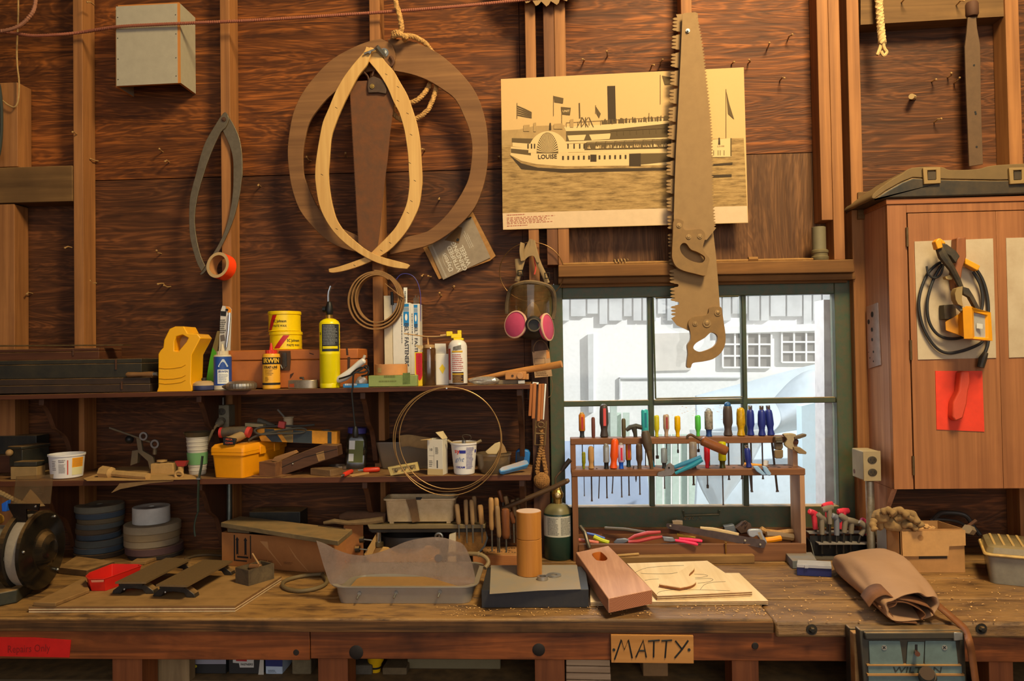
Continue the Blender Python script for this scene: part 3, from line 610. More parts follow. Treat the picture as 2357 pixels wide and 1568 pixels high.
pq(6, (1155, 330), (1712, 318), (1719.3, 474), (1156.8, 491))
pq(4, (1154.5, 300), (1195, 298), (1230, 290), (1300, 288), (1310, 330), (1155, 335)); e[0] = 0.0007
pq(2, (1172, 356), (1200, 376), (1238, 386), (1300, 389), (1545, 386), (1545, 392), (1300, 398), (1200, 390))
pq(3, (1176, 338), (1240, 342), (1300, 352), (1548, 346), (1548, 380), (1300, 383), (1235, 378), (1200, 370), (1175, 357))
pq(3, (1180, 318), (1260, 326), (1300, 332), (1548, 322), (1548, 345), (1300, 351), (1180, 337))
pq(0, (1178, 318), (1262, 320), (1262, 334), (1178, 328)); pq(0, (1176, 342), (1222, 346), (1222, 358), (1176, 352))
pq(0, (1303, 300), (1540, 284), (1540, 322), (1303, 328)); pq(0, (1448, 354), (1548, 352), (1548, 372), (1448, 382)); pq(2, (1448, 354), (1475, 353), (1475, 383), (1448, 383))
pq(0, (1345, 330), (1545, 322), (1545, 342), (1345, 346)); e[0] = 0.001
pq(3, (1298, 292), (1400, 286), (1540, 272), (1540, 284), (1400, 299), (1303, 302)); pq(3, (1300, 326), (1545, 316), (1545, 321), (1300, 331)); pq(3, (1285, 353), (1545, 343), (1545, 351), (1285, 357))
pq(3, *[(1262 + 46 * math.cos(a), 352 - 50 * math.sin(a)) for a in [k * PI / 20 for k in range(21)]]); e[0] = 0.0013
pq(0, *[(1260 + 25 * math.cos(a), 353 - 48 * math.sin(a)) for a in [k * PI / 20 for k in range(21)]]); e[0] = 0.0016
for k in range(1, 24):
    a = k * PI / 24; pq(3, (1260, 352), (1260 + 24.5 * math.cos(a - .03), 353 - 47 * math.sin(a - .03)), (1260 + 24.5 * math.cos(a + .03), 353 - 47 * math.sin(a + .03)))
pq(3, (1306, 312), (1349, 310), (1344, 323), (1310, 324)); pq(3, (1356, 310), (1406, 307), (1403, 320), (1362, 323))
for k in range(13):
    if k != 6: pq(2, (1294 + k * 12, 359 - k * .2), (1298 + k * 12, 359 - k * .2), (1298 + k * 12, 368 - k * .2), (1294 + k * 12, 368 - k * .2))
pq(2, (1359, 356), (1373, 356), (1373, 372), (1359, 372))
for x in (1306, 1320, 1333, 1343, 1222, 1229, 1214): pq(2, (x, 331), (x + 3, 331), (x + 3, 342), (x, 342))
pq(2, (1398, 198), (1416, 197.5), (1418, 284), (1400, 285)); pq(0, (1332, 237), (1335, 237), (1336, 272), (1333, 272))
for a, b in (((1328, 294), (1340, 270)), ((1340, 270), (1356, 270)), ((1356, 270), (1366, 293)), ((1340, 270), (1354, 293)), ((1354, 270), (1338, 293)), ((1338, 270), (1338, 293)), ((1348, 270), (1348, 293))):
    pq(0, (a[0] - 1, a[1]), (a[0] + 1, a[1]), (b[0] + 1, b[1]), (b[0] - 1, b[1]))
for x, y0, y1 in ((1190, 237, 273), (1274, 220, 267), (1371, 242, 262), (1520, 172, 240), (1671, 205, 318), (1293, 262, 285), (1494, 260, 272)): pq(0, (x - .6, y0), (x + .6, y0), (x + .6, y1), (x - .6, y1))
for k in range(5): pq(0, (1191, 243 + k * 5), (1208, 250 + k * 4.2), (1224, 258 + k * 3), (1224, 260 + k * 3), (1208, 252.5 + k * 4.2), (1191, 245.5 + k * 5))
pq(0, (1275, 221), (1297, 226), (1296, 238), (1276, 235)); pq(0, (1291, 246), (1314, 248), (1312, 265), (1293, 263)); pq(0, (1371, 244), (1383, 262), (1379, 272), (1373, 262))
pq(0, (1524, 174), (1552, 180), (1546, 194), (1530, 195)); pq(0, (1672, 210), (1679, 240), (1690, 275), (1676, 262))
pq(3, (1636, 322), (1683, 318), (1684, 361), (1636, 362)); pq(0, (1681, 318), (1684, 318), (1684, 360), (1681, 360)); pq(2, (1636, 378), (1686, 374), (1686, 379), (1636, 382)); pq(2, (1636, 403), (1684, 401), (1684, 407), (1636, 409))
for x in (1642, 1652, 1657, 1666): pq(0, (x, 346), (x + 1.5, 346), (x + 1.5, 358), (x, 358))
for k in range(9):
    for x0, y0, x1, y1 in ((1303, 290, 1540, 276), (1350, 335, 1545, 327), (1405, 309, 1540, 302)): x = x0 + (x1 - x0) * k / 9; y = y0 + (y1 - y0) * k / 9; pq(0, (x, y - 8), (x + 1, y - 8), (x + 1, y + 3), (x, y + 3)); pq(0, (x, y - 8), (x + 27, y - 9.5), (x + 27, y - 8.5), (x, y - 7))
rn = random.Random(5)
for k in range(60):
    x = 1385 + rn.random() * 155; y = 284 - (x - 1385) * 0.06; pq(0, (x, y - 2 - rn.random() * 9), (x + 2.5, y - 2 - rn.random() * 9), (x + 3, y + 2), (x - 0.5, y + 2))
for k in range(70):
    x = 1350 + rn.random() * 190; y = 342 - (x - 1350) * 0.03; pq(3 if k % 2 else 4, (x, y - 8 * rn.random()), (x + 2, y - 8 * rn.random()), (x + 2.5, y + 1), (x - 0.5, y + 1))
for x, y in ((1265, 283), (1654, 317)): pq(2, (x, y), (x + 3, y), (x + 4, y + 16), (x - 1, y + 16))
for x, y, w, h in ((1205, 288, 14, 14), (1228, 283, 6, 20), (1275, 285, 20, 12), (1312, 275, 8, 18)): pq(4, (x, y), (x + w, y - 1), (x + w, y + h), (x, y + h))
q = SP(Yp); m.m = 2; m.text(front(P(1260, 361, Yp - 0.0016)), 'LOUISE', 14 * q, 0, 0, bold=0.02, sx=0.98)
m.m = 3; m.text(front(P(1303, 256, Yp - 0.0018)), 'UNIT', 7 * q, 0, 0, bold=0.02)
m.m = 2; m.text(front(P(1659, 337, Yp - 0.0018)), 'LOUISE', 5 * q, 0, 0)
m.m = 7; fn = flat(P(1167, 522, Yp - 0.0012), (P(1280, 516, Yp) - P(1167, 522, Yp)).normalized(), (0, 0, 1))
m.lines(fn, 0, 0, 62 * q, 3 * q, 1, 2, .6).lines(fn, 0, 5 * q, 118 * q, 22 * q, 5, 3, .4); m.lines(fn, 0, 25 * q, 44 * q, 28.5 * q, 1, 4, .6)
O('printed_picture', m, [S1, S2, S3, S4, S5, CAP, waterm(), RED], pp, sm=0)
DUSTY = plain((150, 118, 78), 0.85, 0.1, 0.25, (112, 84, 56), 0.06, 26); DUSTH = plain((128, 98, 62), 0.85, 0, 0.3, (164, 124, 72), 0.1, 30, 0.6)
s = T('crosscut_saw', 'long dusty crosscut saw with large raker teeth hanging over the window', 'saw', P(1600, 450, -0.14))
lx = lambda y: 1549 - 15 * min(1, (y - 38) / 330) + (0 if y < 450 else (y - 450) * 0.042)
left = []; y = 40; k = 0
while y < 728:
    x = lx(y)
    if k % 5 == 4: left += [(x + 9, y), (x + 18, y + 1), (x + 19.5, y + 4), (x + 18, y + 7), (x + 9, y + 8.5)]; y += 9.5
    else: left += [(x + 10, y), (x + 2.5, y + 1), (x - 1, y + 3.5), (x + 2.5, y + 6), (x + 10, y + 7)]; y += 8
    k += 1
pts = [(1556, 33), (1606, 30), (1625, 300), (1642, 536), (1648, 589), (1653, 650), (1657, 705), (1660, 735), (1600, 765), (1584, 761), (1558, 749), (1545, 733)]
O('blade', MB().slab(pts + left[::-1], -0.1385, 0.0022), DUSTY, s, sm=0)
hA = [(1659, 706.7), (1634, 708), (1631, 720), (1624, 726), (1602, 728.5), (1590, 734.5), (1584, 744), (1587, 756), (1590, 771), (1589, 783), (1582, 795), (1583.5, 814.5), (1580.6, 843.6), (1590, 846.5), (1595, 836), (1617, 832.7), (1641, 826.7), (1660, 812), (1669, 792.7), (1670, 771), (1666.7, 746.7), (1663, 722)]
hh = [(1596, 802), (1602, 790), (1622, 778), (1634, 767), (1643, 766.5), (1651, 773), (1651, 785.5), (1643, 797.6), (1626.7, 806), (1609, 810)]
O('handle', MB().holed(PP(cr2(hA, 3, True), -0.150), PP(cr2(hh, 3, True), -0.150), (0, 0.023, 0)), DUSTH, s, bev=0.003)
for x, y, r in ((1652, 720, 0.008), (1600, 745, 0.006), (1627, 744, 0.010)): bolt(x, y, -0.1502, r, 0.003, metal((150, 120, 80), 0.6), s, 'screw')
s = T('crosscut_saw', 'tapering dusty handsaw with fine teeth hung in front of the long saw', 'saw', P(1600, 330, -0.16))
rt = [(1602, 28), (1612, 77), (1618, 115), (1624, 170), (1629, 215), (1634, 260), (1637, 300), (1639, 370), (1640, 451), (1643, 489), (1645, 522)]
def along(pts, step):
    out = []; p = [V((a, b, 0)) for a, b in pts]
    for a, b in zip(p, p[1:]):
        n = max(1, int((b - a).length / step)); out += [a.lerp(b, k / n) for k in range(n)]
    return out + [p[-1]]
te = []
for k, q in enumerate(along(rt, 6.6)): te += [(q.x - 2, q.y), (q.x + 3.6, q.y + 2.6)]
lf = [(1627, 552), (1560, 560), (1551, 502), (1553, 425), (1556, 344), (1562, 230), (1567, 127), (1571, 33), (1575, 30)]
O('blade', MB().slab(te + lf, -0.162, 0.002), DUSTY, s, sm=0)
hB = [(1552, 505), (1573, 509), (1571, 520), (1578, 530), (1600, 528), (1613, 528), (1622, 536), (1623, 548), (1618, 570), (1624, 584), (1633, 596), (1630, 611), (1627, 625), (1624, 635), (1600, 630), (1573, 623), (1556, 613), (1548, 596), (1547, 582), (1549, 540)]
hh = [(1565, 570), (1571, 560), (1580, 561), (1590, 574), (1605, 580), (1622, 591), (1620, 602), (1609, 605), (1588, 599), (1571, 586)]
O('handle', MB().holed(PP(cr2(hB, 3, True), -0.174), PP(cr2(hh, 3, True), -0.174), (0, 0.024, 0)), DUSTH, s, bev=0.004)
for x, y in ((1563, 519), (1585, 545), (1611, 544)): bolt(x, y, -0.1742, 0.006, 0.002, metal((150, 120, 80), 0.6), s, 'screw')
bolt(1583, 71, -0.1645, 0.005, 0.008, STEEL, s, 'hanging_nail')
ctr = P(1255, -100, -0.13); m = MB(); rr = 117 * SP(-0.13); pts = []
for k in range(30):
    a = 2 * PI * k / 30; pts += [ctr + V((rr * 0.9 * math.cos(a), 0, rr * 0.9 * math.sin(a))), ctr + V((rr * math.cos(a + 0.11), 0, rr * math.sin(a + 0.11))), ctr + V((rr * 0.97 * math.cos(a + 0.16), 0, rr * 0.97 * math.sin(a + 0.16)))]
O('circular_saw_blade', m.prism(pts, (0, 0.003, 0)), DUSTY, None, 'toothed edge of a circular saw blade at the top of the wall', 'saw blade', sm=0)
r = T('respirator_mask', 'dusty full-face respirator with two pink filter discs', 'respirator', P(1222, 720, -0.15))
RUB = plain((64, 56, 46), 0.7, 0, 0.5, (150, 118, 74), 0.05, 30, 0.5); STR = plain((150, 122, 82), 0.85, 0, 0.35, (96, 88, 76), 0.05, 20)
q = SP(-0.15)
O('face_rim', MB().tube(cr([P(x, y, Y) for x, y, Y in ((1167, 722, -0.10), (1167, 700, -0.105), (1173, 672, -0.12), (1185, 658, -0.14), (1205, 651, -0.155), (1226, 650, -0.16), (1248, 654, -0.155), (1266, 662, -0.14), (1275, 680, -0.12), (1276, 714, -0.105), (1272, 735, -0.105))], 5), 0.0095, 8), RUB, r)
rows = []
for j in range(9):
    t = j / 8; y = 655 + 90 * t; row = []
    for i in range(13):
        sx = -1 + i / 6; hw = 50 - 3 * t; Y = -0.115 - (0.085 - 0.02 * abs(t - 0.5)) * math.cos(sx * PI / 2) ** 0.7 if abs(sx) < 1 else -0.115
        row.append(P(1221 + sx * hw, y + (3 * sx * sx if j == 0 else 0), Y))
    rows.append(row)
O('face_lens', MB().grid(rows), clear((232, 218, 190), 0.28, (190, 156, 104), 0.08, 0.15, 18, 0.15), r, sm=80)
def ering(cx, cy, rx, ry, Y, n=24, sq=1): return [P(cx + rx * math.cos(2 * PI * k / n), cy - ry * math.sin(2 * PI * k / n), Y) for k in range(n)]
O('chin_piece', MB().loft([ering(1221, 752, 40, 30, -0.10), ering(1223, 753, 34, 29, -0.15), ering(1226, 752, 30, 24, -0.185), ering(1228, 750, 18, 16, -0.2)]), plain((40, 34, 28), 0.6, 0, 0.3, (90, 70, 44)), r)
O('nose_cup', MB().loft([[P(x, y, -0.125) for x, y in ((1205, 728), (1214, 706), (1226, 694), (1236, 702), (1247, 728), (1240, 745), (1212, 745))], [P(x, y, -0.165) for x, y in ((1212, 728), (1219, 712), (1227, 704), (1234, 711), (1242, 728), (1238, 742), (1217, 742))], [P(x, y, -0.18) for x, y in ((1218, 728), (1222, 718), (1227, 713), (1232, 718), (1237, 728), (1234, 738), (1221, 738))]]), plain((172, 148, 108), 0.8), r)
M = aim(P(1229, 747, -0.195), P(1229, 750, -0.26))
v = O('exhale_valve', MB(M).lathe([(0.034, 0), (0.034, 0.012), (0.028, 0.02), (0.024, 0.02), (0.024, 0.012), (0.0, 0.012)], 28), plain((38, 34, 30), 0.5), r)
O('valve_ring', MB(M).lathe([(0.024, 0.019), (0.026, 0.023), (0.022, 0.023), (0.021, 0.018)], 28, caps=False), metal((120, 104, 80), 0.5), v)
PINK = plain((196, 72, 108), 0.7, 0, 0.08); PINK2 = plain((236, 120, 172), 0.7)
for cx, cy, d, nm in ((1187, 747, V((-0.56, -0.80, 0.12)), ''), (1260, 753, V((0.90, -0.42, 0.10)), '')):
    c0 = P(cx, cy, -0.17); M = aim(c0, c0 + d)
    f = O('filter_disc', MB(M).lathe([(0.02, -0.02), (0.05, -0.014), (0.0535, -0.006), (0.0535, 0.0), (0.049, 0.003), (0.0, 0.004)], 36), PINK, r)
    O('disc_rim', MB(M).lathe([(0.052, -0.003), (0.0555, -0.002), (0.0555, 0.003), (0.050, 0.0045)], 36, caps=False), plain((214, 168, 140), 0.7), f)
def strap(pts, w=0.011, Y=-0.13): return MB().tube(cr([P(*p, Y) if len(p) == 2 else P(*p) for p in pts], 5), w, 8, flat=0.35)
O('head_strap', strap([(1224, 552), (1214, 572), (1206, 590), (1200, 610), (1194, 632), (1190, 648)], 0.010), STR, r)
O('head_strap', strap([(1226, 554), (1232, 580), (1240, 606), (1252, 632), (1260, 652)], 0.010, -0.125), STR, r)
O('head_strap', strap([(1203, 560, -0.14), (1201, 580, -0.145), (1204, 600, -0.14)], 0.014), STR, r); O('head_strap', strap([(1192, 596), (1193, 612), (1196, 632)], 0.012, -0.135), STR, r)
O('head_harness', MB().slab(cr2([(1221, 553), (1227, 552), (1234, 575), (1242, 600), (1236, 604), (1229, 590), (1218, 590), (1207, 598), (1204, 588), (1214, 578), (1220, 566)], 3, True), -0.135, 0.004), STR, r)
for x, y in ((1197, 628), (1259, 634)): O('buckle', MB().tube([P(x - 5, y - 5, -0.147), P(x + 5, y - 6, -0.147), P(x + 6, y + 6, -0.147), P(x - 4, y + 7, -0.147)], 0.003, 6, closed=True), DSTEEL, r)
O('red_tag', MB().tube(cr([P(x, y, -0.12) for x, y in ((1229, 587), (1231, 604), (1233, 618), (1230, 632))], 4), 0.003, 6), plain((200, 70, 56), 0.7), r)
O('wire_ring', MB().tube([P(1224 + 74 * math.cos(a), 626 + 68 * math.sin(a), -0.105) for a in [k * PI / 24 for k in range(48)]], 0.002, 6, closed=True), metal((130, 96, 60), 0.4), None, 'thin wire ring hanging behind the respirator', 'wire ring')
O('rope_end', MB().coil(cr([P(x, y, -0.12) for x, y in ((2022, -40), (2023, 0), (2026, 45), (2029, 80), (2031, 100))], 10), 0.0125, 0.036, 3).tube(cr([P(x, y, -0.12) for x, y in ((2029, 95), (2025, 112), (2019, 127))], 4), [.007] * 8 + [.006], 6).tube(cr([P(x, y, -0.125) for x, y in ((2031, 95), (2036, 112), (2041, 120), (2034, 128), (2028, 118))], 4), 0.006, 6), plain((206, 170, 112), 0.9, 0, 0.15), None, 'frayed end of thick pale rope hanging at upper right', 'rope')
h = T('strap_hinge', 'long rusty iron strap hinge hanging from the top beam', 'hinge', P(2243, 200, -0.09))
hp = [(2228, 40), (2225, 76), (2221, 107), (2223, 180), (2225, 230), (2231, 383), (2263, 378), (2260, 300), (2258, 230), (2257, 150), (2256, 102), (2249, 64), (2247, 38)]
O('strap', MB().slab(hp, -0.092, 0.007), plain((104, 78, 54), 0.8, 0.2, 0.4, (72, 54, 40), 0.3, 30), h, bev=0.001)
O('knuckle', MB(Matrix.Translation(P(2237, 22, -0.085))).lathe([(0.02, -0.028), (0.024, -0.02), (0.024, 0.02), (0.02, 0.028)], 16), RUST, h)
for x, y in ((2242, 150), (2245, 258), (2246, 262), (2248, 338)): O('screw_hole', MB(Matrix.Translation(P(x, y, -0.0925)) @ Matrix.Rotation(R(90), 4, 'X')).cyl(0.004, 0.0006, 12), INK, h)
O('wall_peg', MB().tube([P(2103, 224, 0.0), P(2098, 222, -0.05)], 0.011, 10), plain((184, 150, 100), 0.8), None, 'short pale wooden peg stuck in a knot of the right bay', 'peg')
NAILS = [(178, 310, 1), (165, 570, 1), (226, 371, 0), (222, 652, 0), (40, 672, 0), (75, 676, 0), (377, 653, 0), (393, 660, 0), (372, 584, 0), (375, 350, 0), (390, 374, 0), (1343, 143, 0), (1398, 130, 0), (1520, 150, 0), (1498, 158, 0), (1684, 148, 0), (1722, 146, 0), (1766, 112, 0), (1813, 92, 0), (1795, 186, 0), (2144, 188, 0), (2181, 178, 0), (2196, 192, 0), (2150, 282, 0), (1012, 460, 0), (978, 347, 0), (716, 370, 0), (800, 362, 0), (1147, 366, 0), (975, 634, 0), (993, 637, 0), (1017, 680, 0), (1045, 664, 0), (600, 430, 0), (217, 12, 1)]
nl = None
for i, (x, y, st) in enumerate(NAILS):
    p = P(x, y, -0.088 if st else -0.0005)
    if nl is None:
        m = MB(); m.tube([p, p + V((0.001, -0.03, 0.004)), p + V((0.006, -0.042, -0.002))], 0.0028, 6).ball(p + V((0.007, -0.043, -0.002)), 0.0045, 8)
        nl = O('nail', m, plain((172, 132, 80), 0.8, 0.2, 0.2), None, 'short dusty nail sticking out of the wall boards', 'nail', 'dusty nails in the wall'); off = nl.location - p
    else:
        d = nl.copy(); COL.objects.link(d); d.location = p + Matrix.Rotation(R(i * 77 % 360), 3, 'Y') @ off; d.rotation_euler.y = R(i * 77 % 360)
for x, y in ((2075, 6), (2201, 12)):
    d = nl.copy(); COL.objects.link(d); d.location = P(x, y, SY + 0.0095) + off
zl = lambda x: P(x, 611 - (x - 1285) * 0.0206, -0.125).z
m = MB(); a = P(1296, 609, -0.10); b = P(1872, 592, -0.10)
a.z = zl(1296) + 0.007; b.z = zl(1872) + 0.007
sp = T('wooden_dowel', 'thin turned dowel lying along the dusty window ledge', 'dowel', a.lerp(b, 0.5))
O('rod', MB().tube([a.lerp(b, t) for t in (0, .03, .06, .2, .5, .8, .95, 1)], [.004, .005, .0065, .0055, .006, .0055, .006, .004], 8), plain((150, 108, 58), 0.85, 0, 0.2), sp)
e = a.lerp(b, 0.225); O('winding', MB().tube([e + V((0.02 * k / 8 - 0.02, 0.010 * math.cos(k * 1.2), 0.006 + 0.010 * math.sin(k * 1.2))) for k in range(24)], 0.0025, 6), plain((166, 132, 84), 0.8), sp)
e = P(1733, 596, -0.10); e.z = zl(1733) + 0.011; O('nut', MB().tube([e - V((0.018, 0, 0)), e + V((0.018, 0, 0))], 0.011, 6), plain((140, 98, 50), 0.85), sp)
pf = T('pipe_fitting', 'dusty grey pipe fitting standing on the end of the window ledge', 'pipe fitting', P(1887, 597, -0.09))
bz = zl(1887); c0 = V((P(1887, 590, -0.09).x, -0.09, bz)); q = SP(-0.09)
O('flange', MB().lathe([(17 * q, 0), (19 * q, 4 * q), (19 * q, 9 * q), (17 * q, 11 * q), (17 * q, 16 * q), (18.5 * q, 18 * q), (18.5 * q, 23 * q), (16 * q, 25 * q)], 28, c0), plain((120, 104, 70), 0.7, 0.3, 0.4, (70, 64, 48)), pf)
O('pipe', MB().lathe([(15 * q, 25 * q), (15 * q, 76 * q), (13 * q, 77 * q), (12 * q, 74 * q)], 28, c0 - V((0.002, 0, 0))), plain((128, 116, 88), 0.7, 0.3, 0.3, (96, 86, 62)), pf)
CY = -0.30
CABW = wood((134, 84, 50), (172, 112, 68), 'Z', 1, 0.5, 44, 0.25, (104, 58, 36), 0, 0.15); CABX = wood((130, 76, 44), (168, 106, 62), 'X', 1, 0.5, 40, 0.2, (104, 58, 36), 0.3, 0.15)
CS = wood((164, 112, 82), (204, 150, 114), 'Z', 1, 0.5, 40, 0.25, (120, 74, 50), 0, 0.1)  # side wood made paler, window light put into its colour
cb = T('wall_cabinet', 'reddish wooden wall cabinet hung at the right of the window', 'cabinet', P(2200, 1127, -0.15))
zt, zb = P(2041, 459, CY).z, P(2061, 1127, CY).z; xl = P(2050, 800, CY).x; xr = xl + 0.95
O('cabinet_case', MB().box((xl, CY + 0.02, zb), (xl + 0.02, -0.002, zt - 0.02)).box((xl + 0.02, CY + 0.02, zb), (xr, -0.002, zb + 0.02)).box((xl + 0.02, -0.012, zb + 0.02), (xr, -0.002, zt - 0.02)), [CS], cb, bev=0.001)
O('cabinet_top', MB().box((xl - 0.004, CY - 0.004, zt - 0.02), (xr, -0.002, zt)), CABX, cb, bev=0.002)
O('face_frame', MB().box((xl, CY, zb), (xl + 0.069, CY + 0.0195, zt - 0.0205)).box((xl + 0.0695, CY, P(2200, 487, CY).z), (xr, CY + 0.0195, zt - 0.0205)), CABW, cb, bev=0.001)
dx0 = xl + 0.0735; zdt = P(2200, 487, CY).z - 0.003
dr = O('door', MB().box((dx0, CY - 0.001, zb + 0.001), (P(2303, 900, CY).x, CY + 0.018, zdt)).box((P(2303, 900, CY).x + 0.001, CY - 0.001, zb + 0.001), (xr - 0.01, CY + 0.018, zdt)), CABW, cb, bev=0.001)
for y0, y1, x in ((524, 568, 2088.5), (783, 829, 2097), (1050, 1094, 2103)):
    O('hinge', MB(Matrix.Translation(P(x, y1, CY - 0.004))).cyl(0.0048, P(x, y0, CY).z - P(x, y1, CY).z, 10), metal((112, 90, 62), 0.5), cb)
YW = plain((196, 176, 146), 0.75, 0, 0.4, (142, 108, 74), 0.05, 9)
O('pale_panel', MB().slab([(2105, 556), (2285.6, 549), (2293, 824), (2113, 828)], CY - 0.004, 0.003), YW, dr); O('pale_panel', MB().slab([(2315.7, 548), (2420, 545), (2425, 820), (2322.7, 823.5)], CY - 0.004, 0.003), YW, dr)
O('red_square', MB().slab([(2153, 854), (2261, 854), (2266, 994), (2156, 989)], CY - 0.0035, 0.0025), plain((226, 62, 36), 0.6, 0, 0.08), dr, label='bright red painted square')
O('hook_peg', MB().slab([(2203, 547), (2224, 545), (2225, 591), (2216, 617), (2211, 655), (2200, 668), (2196, 640), (2198, 622), (2202, 578)], CY - 0.045, 0.041), wood((120, 70, 42), (160, 98, 60), 'Z', 1, 0.5, 30), dr, bev=0.004)
O('hook_peg', MB().slab([(2212, 857), (2218, 854), (2232, 856), (2234, 880), (2229, 902), (2226, 930), (2217, 963), (2200, 970), (2193, 961), (2195, 925), (2208, 900)], CY - 0.04, 0.0365), plain((214, 74, 48), 0.5, 0, 0.2, (150, 60, 36)), dr, bev=0.005, label='red painted wooden hook')
O('lower_gusset', MB().prism([V((xl, CY + 0.02, zb - 0.001)), V((xl, -0.005, zb - 0.001)), V((xl, -0.005, zb - 0.18)), V((xl, -0.16, zb - 0.16))], (0.02, 0, 0)), CS, cb)
cs = T('tool_case', 'dusty black plastic tool case lying on top of the cabinet', 'case', V((P(2200, 455, CY).x, -0.2, zt)))
up = cr2([(2007, 456), (2010, 447), (2025, 433), (2050, 415), (2076, 400), (2101, 386), (2165, 384), (2188, 391), (2250, 389), (2293, 380), (2420, 374)], 4); lo = [(2420, 411), (2300, 414), (2180, 412), (2101, 408), (2076, 418), (2040, 438), (2012, 458)]
CASD = plain((40, 36, 30), 0.55, 0, 0.45, (104, 80, 46), 0.05, 14, 0.85); CASL = plain((120, 94, 56), 0.8, 0, 0.4, (74, 60, 42), 0.05, 9)
O('lid', MB().slab(up + lo, CY - 0.01, 0.27), CASL, cs, bev=0.008, bseg=3)
lb = [(2012, 459), (2040, 439), (2076, 419), (2101, 409), (2180, 413), (2300, 415), (2420, 412), (2420, 444), (2335, 447.5), (2200, 452), (2037, 457.4), (2008, 462)]
m = MB(); f = PP(lb, CY - 0.012)
for p in f: p.z = max(p.z, zt + 0.0008)
O('base', m.prism(f, (0, 0.272, 0)), CASD, cs, bev=0.008, bseg=3)
for a, b in ((2125, 2165), (2323, 2362)):
    l = O('latch', MB().holed(PP([(a, 386), (b, 385), (b + 1, 422), (a + 2, 424)], CY - 0.022), PP([(a + 10, 392), (b - 10, 391), (b - 9, 414), (a + 11, 415)], CY - 0.022), (0, 0.01, 0)), plain((146, 116, 70), 0.7), cs, bev=0.002)
    O('latch_tab', MB().slab([(a + 11, 396), (b - 11, 395), (b - 11, 413), (a + 11, 414)], CY - 0.018, 0.006), CASD, l)
stp = MB(); q4 = [PX(1994, 706, xl - 0.005), PX(2019, 697, xl - 0.005), PX(2026, 840, xl - 0.005), PX(1999, 849, xl - 0.005)]
pl = T('drill_gauge', 'steel drill gauge plate with holes fixed on the cabinet side', 'gauge', q4[3].lerp(q4[1], .5))
O('plate', stp.prism(q4, (0.0045, 0, 0)), metal((176, 160, 156), 0.4, 0.12), pl, sm=0)
for x, y, r in ((2007, 724, 6), (1999, 741, 5), (2006.5, 759, 4.4), (2007, 782, 3.6), (2010, 810, 2.4), (2002, 824, 1.6), (2010, 832, 1.8), (1999, 811, 1)):
    O('hole', MB(Matrix.Translation(PX(x, y, xl - 0.0058)) @ Matrix.Rotation(R(90), 4, 'Y')).cyl(r * 0.0019, 0.0006, 14), INK, pl)
def outlet(loc, w, h, d, mat, name, label, plate=True):
    o = T(name, label, 'outlet', loc); c0 = V(loc)
    O('box', MB(Matrix.Translation(c0)).box((-w / 2, 0, -h / 2), (w / 2, d, h / 2)), mat, o, bev=0.004)
    O('cover_plate', MB(Matrix.Translation(c0)).box((-w / 2 - 0.001, -0.003, -h / 2 - 0.001), (w / 2 + 0.001, -0.0002, h / 2 + 0.001)), mat, o, bev=0.0015)
    for s in (-1, 1):
        so = O('socket', MB(fr(c0 + V((0, -0.003, s * h * 0.21)), 0, 90)).lathe([(0.0165, 0), (0.0165, 0.002), (0.015, 0.003)], 24, sy=0.85), plain((60, 50, 36), 0.6), o)
        m = MB(Matrix.Translation(c0 + V((0, -0.0064, s * h * 0.21))))
        m.box((-0.008, 0, -0.002), (-0.0055, 0.0004, 0.006)).box((0.0055, 0, -0.002), (0.008, 0.0004, 0.006)).box((-0.002, 0, -0.011), (0.002, 0.0004, -0.007)); O('slots', m, INK, so)
    return o
so = outlet(P(2007, 1073, -0.25), 37 * SP(-0.25), 66 * SP(-0.25), 0.11, plain((160, 140, 104), 0.6, 0, 0.3, (110, 86, 54), 0, 20), 'outlet_box', 'dusty double outlet box above the conduit beside the window')
for y in (1049, 1085): O('knockout', MB(Matrix.Translation(PX(1966, y, P(1988, y, -0.25).x - 0.0008)) @ Matrix.Rotation(R(90), 4, 'Y')).cyl(0.009, 0.0006, 16), plain((104, 64, 46), 0.8), so)
O('conduit', MB(Matrix.Translation(V((P(2004, 1200, -0.2).x, -0.2, BT + 0.0005)))).cyl(0.0155, P(2004, 1108, -0.2).z - BT + 0.0, 18), metal((170, 160, 140), 0.5), None, 'thick grey conduit rising from the bench to the outlet box', 'conduit')
w = T('work_light', 'yellow halogen work light with spring clamp hung on the cabinet door', 'work light', P(2200, 700, -0.36))
YEL = plain((236, 158, 24), 0.45, 0, 0.2, (190, 130, 40)); CLB = plain((44, 40, 34), 0.6, 0, 0.4, (110, 88, 56))
def quad(a, Y): return [P(x, y, Y) for x, y in a]
O('lamp_housing', MB().loft([quad([(2175, 741), (2190, 734), (2196, 768), (2176, 761)], -0.345), [P(2205, 724, -0.36), P(2222, 716, -0.345), P(2226, 775, -0.345), P(2208, 772, -0.36)], [P(2222, 704, -0.41), P(2250, 706, -0.35), P(2252, 778, -0.35), P(2224, 780, -0.41)]]), YEL, w, bev=0.002)
fo = [P(2223, 704, -0.44), P(2281, 719, -0.385), P(2285, 785, -0.385), P(2225, 781, -0.44)]; fi = [P(2241, 718, -0.4266), P(2274, 726, -0.395), P(2275, 778, -0.395), P(2243, 775, -0.4266)]
fo[0] = P(2236, 707, -0.445); fo[3] = P(2239, 780, -0.445)
O('lamp_bezel', MB().holed(fo, fi, (-0.022, 0.016, 0)), YEL, w, bev=0.001)
O('lamp_glass', MB().prism([p + V((-0.006, 0.006, 0)) for p in fi], (-0.002, 0.002, 0)), plain((176, 172, 164), 0.2, 0, 0.1), w)
O('lamp_bulb', MB().slab([(2248, 744), (2262, 746), (2262, 757), (2248, 756)], -0.4165, 0.002), plain((206, 200, 186), 0.3), w)
